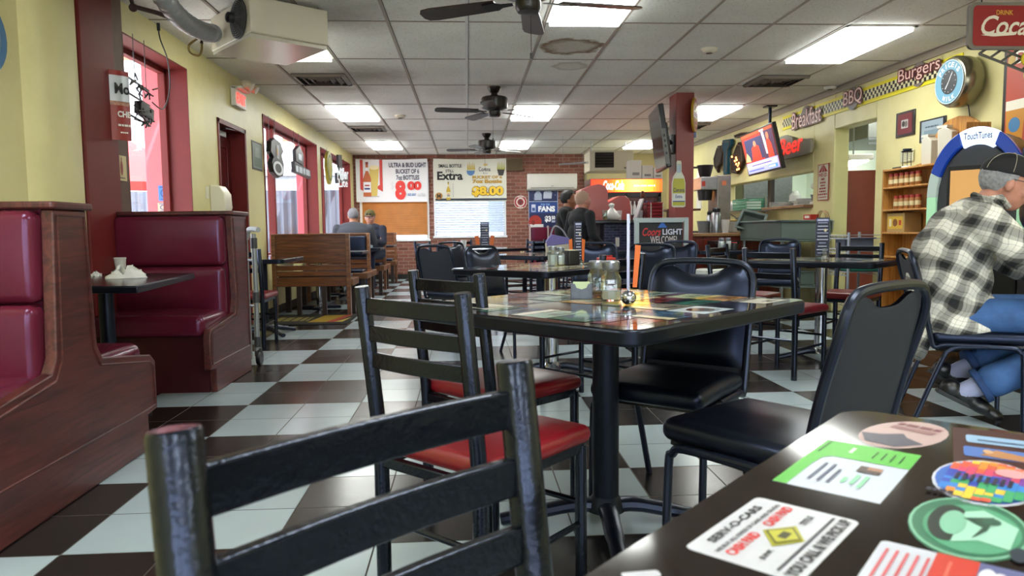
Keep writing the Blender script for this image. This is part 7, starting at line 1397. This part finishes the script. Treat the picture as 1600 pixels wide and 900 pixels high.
t = thing('dark_barrel_machine', 'large dark rounded machine standing behind the jukebox', 'machine', (4.02, 4.28, 0)); MB().cush((0, 0, 1.28), (.58, 1.0, .72), .16, 0).build('rounded_body', mat('near_black_brown_shell', '#17100f', rough=.45), t, merge=True, smooth=1.3); MB().box(-.25, .25, -.45, .45, .0, .95).build('lower_cabinet', mat('near_black_brown_shell', '#17100f'), t, bevel=.02)
# ---- wire rack and crates before the doorway
t = thing('wire_shelving', 'chrome wire shelving unit beside the kitchen doorway', 'rack', (4.0, 7.24, 0)); XC = mat('pale_chrome_post', '#9aa0a8', rough=.3, metal=.6)
for x in (-.2, .2):
    for y in (-.26, .26): MB().cyl((x, y, 0), (x, y, .95), .014, 10).build('post', XC, t)
for z in (.25, .55, .78, .92):
    f = MB(); [f.tube([(-.2, -.26+.052*k, z), (.2, -.26+.052*k, z)], .003, 4) for k in range(11)]; [f.tube([(x, -.26, zz), (x, .26, zz)], .005, 5) for x in (-.2, .2) for zz in (z, z-.035)]; [f.tube([(-.2, -.26+.04*k, z-.035*(k % 2)), (-.2, -.22+.04*k, z-.035*((k+1) % 2))], .003, 4) for k in range(13)]; f.build('wire_shelf', XC, t)
for i, (x, y, z, c_, lb) in enumerate(((4.0, 7.12, .558, '#1c6a5c', 'teal plastic crate on the chrome wire shelving'), (4.0, 7.36, .558, '#4a3a32', 'dark crate beside the teal crate on the wire shelving'), (4.0, 7.24, .786, '#5a6072', 'grey folded cloth bin on the top of the wire shelving'))):
    tub(lb, (x, y, z), (0, 0, 0), ink(c_), (.3, .2, .11 if i == 2 else .16))['group'] = 'crates on the wire shelving'
t = thing('wall_phone', 'black telephone hanging on the yellow wall beside the pine shelf', 'telephone', (4.30, at(1394, 350, x=4.30).y, at(1394, 360, x=4.30).z)); MB().boxc((0, 0, .06), (.05, .12, .17)).build('phone_body', BLACKP, t, bevel=.012); MB().boxc((-.035, .03, .07), (.03, .04, .19)).build('handset', BLACKP, t, bevel=.01); MB().boxc((.012, .02, .22), (.02, .05, .09)).build('socket_plate', WHITE, t, bevel=.004)
# ================================================================== people
def remesh(o, vox, smooth=4):
    r = o.modifiers.new('join', 'REMESH'); r.mode = 'VOXEL'; r.voxel_size = vox; r.use_smooth_shade = True
    if smooth: s_ = o.modifiers.new('soften', 'SMOOTH'); s_.factor = .5; s_.iterations = smooth
    return o
def limb(b, pts, rs, n=14):
    pts = [V(p) for p in pts]
    for i in range(len(pts)-1):
        b.tube([pts[i], pts[i+1]], [rs[i], rs[i+1]], n); 
    for p, r in zip(pts, rs): b.ell(p, (r, r, r), 14, 9)
def frame_of(fwd, up=(0, 0, 1)):
    f = V(fwd).normalized(); u = V(up); r = f.cross(u).normalized(); u = r.cross(f)
    return Matrix((r, f, u)).transposed().to_4x4()          # x right, y forward, z up
def head(b, c, M3, k=1.0):
    """skull, jaw, nose, brow, ears, lips; c is the head's centre"""
    M = Matrix.Translation(c) @ M3 @ Matrix.Scale(k, 4)
    def e(p, r): b.ell((0, 0, 0), r, 16, 11, M @ Matrix.Translation(p))
    e((0, -.012, .025), (.074, .094, .088)); e((0, .018, -.035), (.058, .070, .072)); e((0, .045, -.078), (.034, .036, .030)); e((0, .0, -.005), (.070, .085, .08))
    b.tube([M @ V((0, .082, .018)), M @ V((0, .104, -.022)), M @ V((0, .094, -.034))], [.008*k, .013*k, .012*k], 8)
    e((0, .075, .030), (.045, .018, .012)); e((0, .084, -.055), (.022, .010, .007)); e((0, .082, -.064), (.020, .010, .007))
    for s in (-1, 1): e((s*.074, -.006, -.008), (.010, .018, .030)); e((s*.036, .062, -.025), (.022, .02, .02))
    return M
def eyes(M, parent):
    b = MB(); w = ink('#dcd8d2', .3); d = ink('#1c1712', .3)
    for s in (-1, 1): b.use(w).ell((0, 0, 0), (.012, .008, .008), 10, 7, M @ Matrix.Translation((s*.030, .079, .012))); b.use(d).ell((0, 0, 0), (.005, .004, .006), 8, 6, M @ Matrix.Translation((s*.030, .086, .012)))
    b.build('eyes', None, parent)
def hand(b, w, d, up, side, k=1.0, curl=.6):
    """palm and five fingers from wrist w along d; side = +1 when the thumb leaves to the right"""
    M = Matrix.Translation(w) @ frame_of(d, up) @ Matrix.Scale(k, 4)
    b.ell((0, 0, 0), (.038, .048, .014), 12, 8, M @ Matrix.Translation((0, .045, 0))); b.ell((0, 0, 0), (.026, .03, .017), 12, 8, M @ Matrix.Translation((0, .01, 0)))
    for i, (x, L, r) in enumerate(((-.027, .060, .0075), (-.009, .074, .0085), (.010, .080, .0088), (.028, .072, .0085))):
        x = x*(-side)*-1; p = V((x, .085, 0)); pts = [V((x, .06, 0)), p]; a = 0
        for q in (.42, .33, .25): a -= curl*.75; p = p+V((x*.1*q, math.cos(a)*L*q, math.sin(a)*L*q)); pts.append(p)
        b.tube([M @ t for t in pts], [r*k*1.1, r*k*1.05, r*k, r*k*.95, r*k*.75], 8)
    b.tube([M @ V((side*.024, .015, -.004)), M @ V((side*.046, .045, -.012)), M @ V((side*.050, .070, -.022))], [.013*k, .010*k, .008*k], 8)
SKIN = mat('tanned_skin', '#b07a62', rough=.5, noise=.06, nscale=30); SKIN2 = mat('olive_skin', '#a87358', rough=.5, noise=.05, nscale=30); SKIN3 = mat('ruddy_skin', '#b9806c', rough=.5, noise=.08, nscale=30)
def cap(t, M, m, brim_m=None, stitch=None):
    b = MB()
    b.ell((0, 0, 0), (.086, .105, .088), 22, 14, M @ Matrix.Translation((0, -.014, .045))); b.v = [v for v in b.v]
    Mi = M.inverted(); b.v = [tuple(M @ V((q.x, q.y, max(q.z, .038+.10*max(0, -q.y)*-.25)))) for q in (Mi @ V(v) for v in b.v)]
    crown_ = b.build('cap_crown', m, t); b = MB(); n = 12; up = []; dn = []
    for i in range(n+1):
        a = PI*i/n; x, y = .074*math.cos(a), .07+.085*math.sin(a)-.01; z = .046-.014*math.sin(a)-.012*abs(math.cos(a)); up.append(M @ V((x, y, z))); dn.append(M @ V((x, y, z-.005)))
    k = len(up); b.add(up+dn, [tuple(range(k)), tuple(reversed(range(k, 2*k)))]+[(i, k+i, k+i+1, i+1) for i in range(k-1)]+[(k-1, 2*k-1, k, 0)]); b.build('cap_brim', brim_m or m, crown_)
    b = MB(); b.ell((0, 0, 0), (.007, .007, .005), 8, 6, M @ Matrix.Translation((0, -.014, .134)))
    if stitch:
        for a in (0, PI/3, 2*PI/3): b.tube([M @ V((.0865*math.cos(a)*math.cos(f), -.014+.1055*math.sin(a)*math.cos(f), .046+.0885*math.sin(f))) for f in [PI*k/16 for k in range(17)]], .0014, 5)
    b.build('cap_stitching', stitch or m, crown_)
def hairshell(t, M, m, lo=-.045, back=1, top=True, vol=1.0, name='hair'):
    b = MB(); b.ell((0, 0, 0), (.079*vol, .101*vol, .094*vol), 24, 16, M @ Matrix.Translation((0, -.016, .027))); Mi = M.inverted(); out = []
    for v in b.v:
        q = Mi @ V(v)
        fl = lo if q.y < -.015 else min(.09, lo+((q.y+.015)/.065)*(.080-lo))          # hairline rises towards the forehead
        if q.z < fl: q = V((q.x*.86, q.y*.86 if q.y > 0 else q.y*.92, fl))
        if not top and q.z > .06: q = V((q.x*.9, q.y*.9, .055))
        q += V((.004*math.sin(q.z*300+q.y*90), .003*math.sin(q.x*260), .003*math.sin(q.x*400+q.y*300)))
        out.append(tuple(M @ q))
    b.v = out; b.build(name, m, t, smooth=1.4)
# ---- the man in the plaid shirt
def plaid():
    m = bpy.data.materials.new('black_and_cream_plaid_flannel'); m.use_nodes = True; n = m.node_tree.nodes; l = m.node_tree.links; p = n['Principled BSDF']
    tc = n.new('ShaderNodeTexCoord'); mp = n.new('ShaderNodeMapping'); mp.inputs['Rotation'].default_value = (.42, 0, 0); l.new(tc.outputs['Object'], mp.inputs[0])
    nz = n.new('ShaderNodeTexNoise'); nz.inputs['Scale'].default_value = 5; l.new(tc.outputs['Object'], nz.inputs[0]); mxv = n.new('ShaderNodeMix'); mxv.data_type = 'RGBA'; mxv.blend_type = 'LINEAR_LIGHT'; mxv.inputs[0].default_value = .05; l.new(mp.outputs[0], mxv.inputs[6]); l.new(nz.outputs[1], mxv.inputs[7])
    sp = n.new('ShaderNodeSeparateXYZ'); l.new(mxv.outputs[2], sp.inputs[0])
    def bands(src, per, ph):
        a = n.new('ShaderNodeMath'); a.operation = 'MULTIPLY_ADD'; a.inputs[1].default_value = 1/per; a.inputs[2].default_value = ph; l.new(src, a.inputs[0]); f = n.new('ShaderNodeMath'); f.operation = 'FRACT'; l.new(a.outputs[0], f.inputs[0])
        r = n.new('ShaderNodeValToRGB'); r.color_ramp.interpolation = 'LINEAR'; e = r.color_ramp.elements; e[0].position = 0; e[0].color = (.10, .11, .14, 1); e[1].position = 1; e[1].color = (.10, .11, .14, 1)
        for q, v in ((.16, .10), (.19, .38), (.30, .40), (.33, 1), (.44, 1), (.455, .5), (.47, 1), (.62, 1), (.635, .5), (.65, 1), (.77, 1), (.80, .4), (.90, .38), (.93, .10)): x = e.new(q); x.color = (v, v, v*1.03, 1)
        l.new(f.outputs[0], r.inputs[0]); return r.outputs[0]
    x = n.new('ShaderNodeMix'); x.data_type = 'RGBA'; x.inputs[0].default_value = .5; l.new(bands(sp.outputs[2], .125, .1), x.inputs[6]); l.new(bands(sp.outputs[1], .115, .35), x.inputs[7])
    gm_ = n.new('ShaderNodeGamma'); gm_.inputs[1].default_value = 1.7; l.new(x.outputs[2], gm_.inputs[0])
    y = n.new('ShaderNodeMix'); y.data_type = 'RGBA'; y.blend_type = 'MULTIPLY'; y.inputs[0].default_value = 1; l.new(gm_.outputs[0], y.inputs[6]); y.inputs[7].default_value = (*lin('#e2dfcf'), 1); l.new(y.outputs[2], p.inputs['Base Color']); p.inputs['Roughness'].default_value = .9
    n2 = n.new('ShaderNodeTexNoise'); n2.inputs['Scale'].default_value = 7; n2.inputs['Detail'].default_value = 4; l.new(tc.outputs['Object'], n2.inputs[0]); bp = n.new('ShaderNodeBump'); bp.inputs['Strength'].default_value = .8; bp.inputs['Distance'].default_value = .03; l.new(n2.outputs[0], bp.inputs['Height']); l.new(bp.outputs[0], p.inputs['Normal'])
    return m
DENIM = mat('blue_denim', '#3a5f94', rough=.8, noise=.22, nscale=14, bump=.5, bscale=25); DENIMD = mat('dark_blue_denim', '#16213c', rough=.8, noise=.15, nscale=12)
t = thing('person', 'seated person in black cap and black-and-cream plaid shirt, cut by the right edge', 'person', (2.593+.04, 3.57-.016, 0), -1.961)
t.scale = (1.05, 1.05, 1.04)
# local frame: y forward, -x ... the camera sees this person's right side (+x)
b = MB()                                                    # shirt
for c, r in (((0, -.10, .56), (.20, .185, .12)), ((0, -.13, .70), (.215, .19, .17)), ((0, -.115, .84), (.22, .185, .16)), ((0, -.07, .95), (.215, .165, .13)), ((0, -.03, 1.02), (.17, .12, .09)), ((0, .02, 1.07), (.075, .07, .055)), ((0, -.16, .48), (.195, .13, .09))): b.ell(c, r, 22, 14)
for s in (-1, 1): limb(b, [(s*.19, -.03, .99), (s*.25, .11, .83), (s*.26, .25, .745)], [.088, .075, .068]); limb(b, [(s*.26, .25, .745), (s*.20, .44, .80)], [.066, .048])
[b.ell((s*.11, -.12, .48), (.10, .19, .07), 18, 12) for s in (-1, 1)]; b.ell((0, -.255, .43), (.185, .045, .15), 20, 12)
PL = plaid(); remesh(b.build('plaid_shirt', PL, t), .012, 6)
b = MB(); b.tube([(-.06, .0, 1.09), (-.065, .06, 1.10), (-.03, .10, 1.06), (.03, .10, 1.06), (.065, .06, 1.10), (.06, .0, 1.09), (0, -.035, 1.115)], .017, 8, closed=True); b.build('shirt_collar', PL, t)
HM = frame_of((0.0, 1, -.30)); hc = V((0, .10, 1.165))
b = MB(); M = head(b, hc, HM, 1.10); b.tube([(0, .0, 1.02), (0, .045, 1.12)], [.058, .055], 14)
for s in (-1, 1): limb(b, [(s*.05, .0, 1.03), (s*.18, -.03, .99), (s*.25, .18, .79), (s*.20, .43, .80), (s*.18, .50, .80)], [.045, .04, .036, .03, .026]); hand(b, (s*.18, .50, .80), (-s*.15, 1, -.05), (0, 0, 1), -s, 1.0, .5)
remesh(b.build('body', SKIN3, t), .0065, 2); eyes(M, t)
hairshell(t, M, mat('grey_hair', '#8d8d90', rough=.9, noise=.3, nscale=60, bump=.6, bscale=200), lo=-.05)
cap(t, M, mat('black_cap_cloth', '#121216', rough=.8), stitch=mat('cream_stitching', '#a8a390', rough=.8))
b = MB()
for s in (-1, 1): b.tube([M @ V((s*.078, -.0, .018)), M @ V((s*.074, .06, .018)), M @ V((s*.058, .094, .016))], .0018, 5); b.tube([M @ V((s*.032+.022*math.cos(q*PI/6), .098, .008+.017*math.sin(q*PI/6))) for q in range(12)], .0016, 5, closed=True)
b.tube([M @ V((-.012, .1, .012)), M @ V((.012, .1, .012))], .0016, 5); b.build('glasses', mat('dark_glasses_wire', '#3a3532', rough=.3, metal=.7), t)
b = MB()
for s in (-1, 1):
    dx = .0 if s > 0 else .0
    limb(b, [(s*.10, -.10, .525), (s*.13, .22, .535), (s*.13, .46, .50)], [.092, .085, .07]); limb(b, [(s*.13, .46, .50), (s*.11, .26, .335+.03*(s < 0)), (s*.09, .06, .215+.06*(s < 0))], [.072, .078, .082])
b.ell((0, -.10, .50), (.18, .15, .075), 20, 12); remesh(b.build('jeans', DENIM, t), .011, 4)
for s in (-1, 1):
    zz = .06*(s < 0); a = V((s*.09, .06, .215+zz)); k_ = V((s*.11, .26, .335+zz*.5)); d = (a-k_).normalized(); b = MB(); b.cyl(a+d*.045, a+d*.075, .088, 22); b.build('jean_cuff', mat('cuff_denim', '#23406f', rough=.8, noise=.2, nscale=20), t, bevel=.004)
    b = MB(); an = V((s*.09, -.065, .150+zz)); limb(b, [a+d*.03, an], [.052, .045]); b.build('sock', mat('pale_blue_grey_sock', '#9aa0bf', rough=.9, bump=.3, bscale=120), t)
    heel, toe = V((s*.09, -.155, .145+zz)), V((s*.09, .065, .035+zz*.6)); fd = (toe-heel); b = MB(); Mx = Matrix.Translation(heel) @ frame_of(fd)
    for p, r in (((0, .02, .03), (.040, .05, .048)), ((0, .09, .03), (.042, .07, .045)), ((0, .17, .015), (.050, .07, .036)), ((0, .235, .008), (.046, .05, .028))): b.ell((0, 0, 0), r, 16, 10, Mx @ Matrix.Translation(p))
    shoe_ = remesh(b.build('shoe', mat('black_shoe_leather', '#101013', rough=.35, spec=.6), t), .007, 3)
    b = MB(); Ls = [(.034*math.sin(PI*min(1, .25+q/8*1.0))*1.05 if q < 8 else .02, -.03+q*.0385) for q in range(9)]; P = [(x, y) for x, y in Ls]+[(-x, y) for x, y in reversed(Ls)]; b.v = []; b.prism(P, (0, 0, 0), (1, 0, 0), (0, 1, 0), .02); b.v = [tuple(Mx @ (V(v)+V((0, 0, -.016)))) for v in b.v]; b.build('shoe_sole', mat('dark_grey_sole', '#2b2b2e', rough=.7), shoe_, bevel=.004)
    b = MB(); [b.tube([Mx @ V((-.022, y, .066-.25*(y-.10))), Mx @ V((.022, y+.012, .066-.25*(y-.10)))], .0028, 5) for y in (.10, .125, .15, .175)]; b.build('shoelace', BLACKP, shoe_)
# ---- seated and perched people farther back
def sitter(lb, loc, rz, seat, shirt, trousers, skin, hairm, hairkw, lean=.08, headturn=0, capm=None, wide=1.0, arms='table', nod=-.05, shoes='#15130f', vox=.014):
    t = thing('person', lb, 'person', loc, rz); z = seat; w_ = .205*wide; b = MB()
    for c, r in (((0, 0, z+.10), (.165*wide, .13, .11)), ((0, lean*.4, z+.26), (.17*wide, .125, .15)), ((0, lean*.8, z+.42), (.19*wide, .125, .13)), ((0, lean*1.05, z+.51), (.175*wide, .10, .07)), ((0, lean*1.1, z+.555), (.07, .065, .04))): b.ell(c, r, 20, 12)
    sh = [V((s*w_*.93, lean*1.05, z+.485)) for s in (-1, 1)]; wr = []
    for s, q in zip((-1, 1), sh):
        if arms == 'table': el, w2 = V((s*(w_+.045), lean+.10, z+.26)), V((s*.12, lean+.33, z+.30))
        elif arms == 'lap': el, w2 = V((s*(w_+.06), lean-.02, z+.24)), V((s*(.17), lean+.20, z+.13))
        else: el, w2 = V((s*(w_+.05), lean+.06, z+.25)), V((s*.14, lean+.28, z+.36))
        limb(b, [q, el], [.066, .052]); limb(b, [el, w2], [.050, .036]); wr.append((s, w2, (w2-el).normalized()))
    remesh(b.build('top', shirt, t), vox, 4)
    b = MB(); hc = V((0, lean*1.25+.03, z+.555+.112)); M3 = frame_of((math.sin(headturn), math.cos(headturn), nod)); M = head(b, hc, M3, 1.04); limb(b, [(0, lean*1.1, z+.52), hc-V((0, .012, .06))], [.062, .060])
    for s, w2, d in wr: limb(b, [V((0, lean*1.1, z+.53)), V((s*w_*.9, lean*1.05, z+.48)), w2-d*.24, w2-d*.02, w2+d*.015], [.04, .036, .032, .028, .026]); hand(b, w2+d*.01, d, (0, 0, 1), -s, .95, .4)
    remesh(b.build('body', skin, t), .0085, 2); eyes(M, t)
    if hairm: hairshell(t, M, hairm, **hairkw)
    if capm: cap(t, M, capm, mat('dark_cap_brim', '#1a1a18', rough=.7))
    b = MB(); b.ell((0, -.01, z+.04), (.16*wide, .14, .07), 18, 10)
    kz = max(z+.03, .44) if z < .6 else z-.03; fz = .09 if z < .6 else .33
    for s in (-1, 1): limb(b, [(s*.09, .02, z+.055), (s*.12, .40, kz+.02)], [.085, .062]); limb(b, [(s*.12, .40, kz+.02), (s*.12, .36 if z < .6 else .30, fz+.03)], [.060, .045])
    remesh(b.build('trousers', trousers, t), vox, 4)
    for s in (-1, 1):
        b = MB(); y0 = .36 if z < .6 else .30; b.ell((s*.12, y0+.06, fz-.045), (.045, .125, .042), 16, 10); b.build('shoe', ink(shoes, .4), t)
    return t, M
GREYH = mat('short_grey_hair', '#77757a', rough=.9, noise=.3, nscale=60); BLKH = mat('black_hair', '#0d0b0c', rough=.6, bump=.5, bscale=150)
x1 = at(551, 345, y=11.0).x; sitter('broad seated person seen from behind in a dark grey shirt at the oak benches', (x1, 10.98, .0), .05, .58, mat('dark_grey_shirt', '#41434b', rough=.9), DENIMD, SKIN2, GREYH, dict(lo=-.04), lean=.10, wide=1.28, nod=-.15)
x2 = at(586, 345, y=12.2).x; t, M = sitter('seated person in an olive cap and dark jacket facing us at the oak benches', (x2, 12.2, 0), PI-.35, .57, mat('dark_slate_jacket', '#2c2e3c', rough=.9), DENIMD, SKIN3, GREYH, dict(lo=-.05), lean=.12, capm=mat('olive_cap_cloth', '#6a6238', rough=.9), wide=1.05, headturn=-.25)
b = MB(); [b.ell((0, 0, 0), (.020, .010, .014), 10, 7, M @ Matrix.Translation((s*.024, .088, .062))) for s in (-1, 1)]; b.build('sunglasses_on_cap', BLACKP, t)
x3 = at(881, 345, y=9.62).x; sitter('dark-haired person in a black hooded top on a stool at the bar', (x3-.03, 9.62, 0), -PI/2-.25, .74, mat('black_hoodie', '#0f0f12', rough=.9), DENIMD, SKIN2, BLKH, dict(lo=-.055, vol=1.07), lean=.06, arms='bar')
x4 = at(902, 345, y=9.0).x; sitter('balding person in a black sweatshirt and jeans on a stool at the bar', (x4, 9.0, 0), -PI/2+.45, .70, mat('black_sweatshirt', '#131418', rough=.9), mat('navy_jeans', '#141e38', rough=.85), SKIN3, mat('shaved_grey_hair', '#a98976', rough=.8), dict(lo=-.05, vol=.985), lean=.05, arms='lap', wide=1.05)
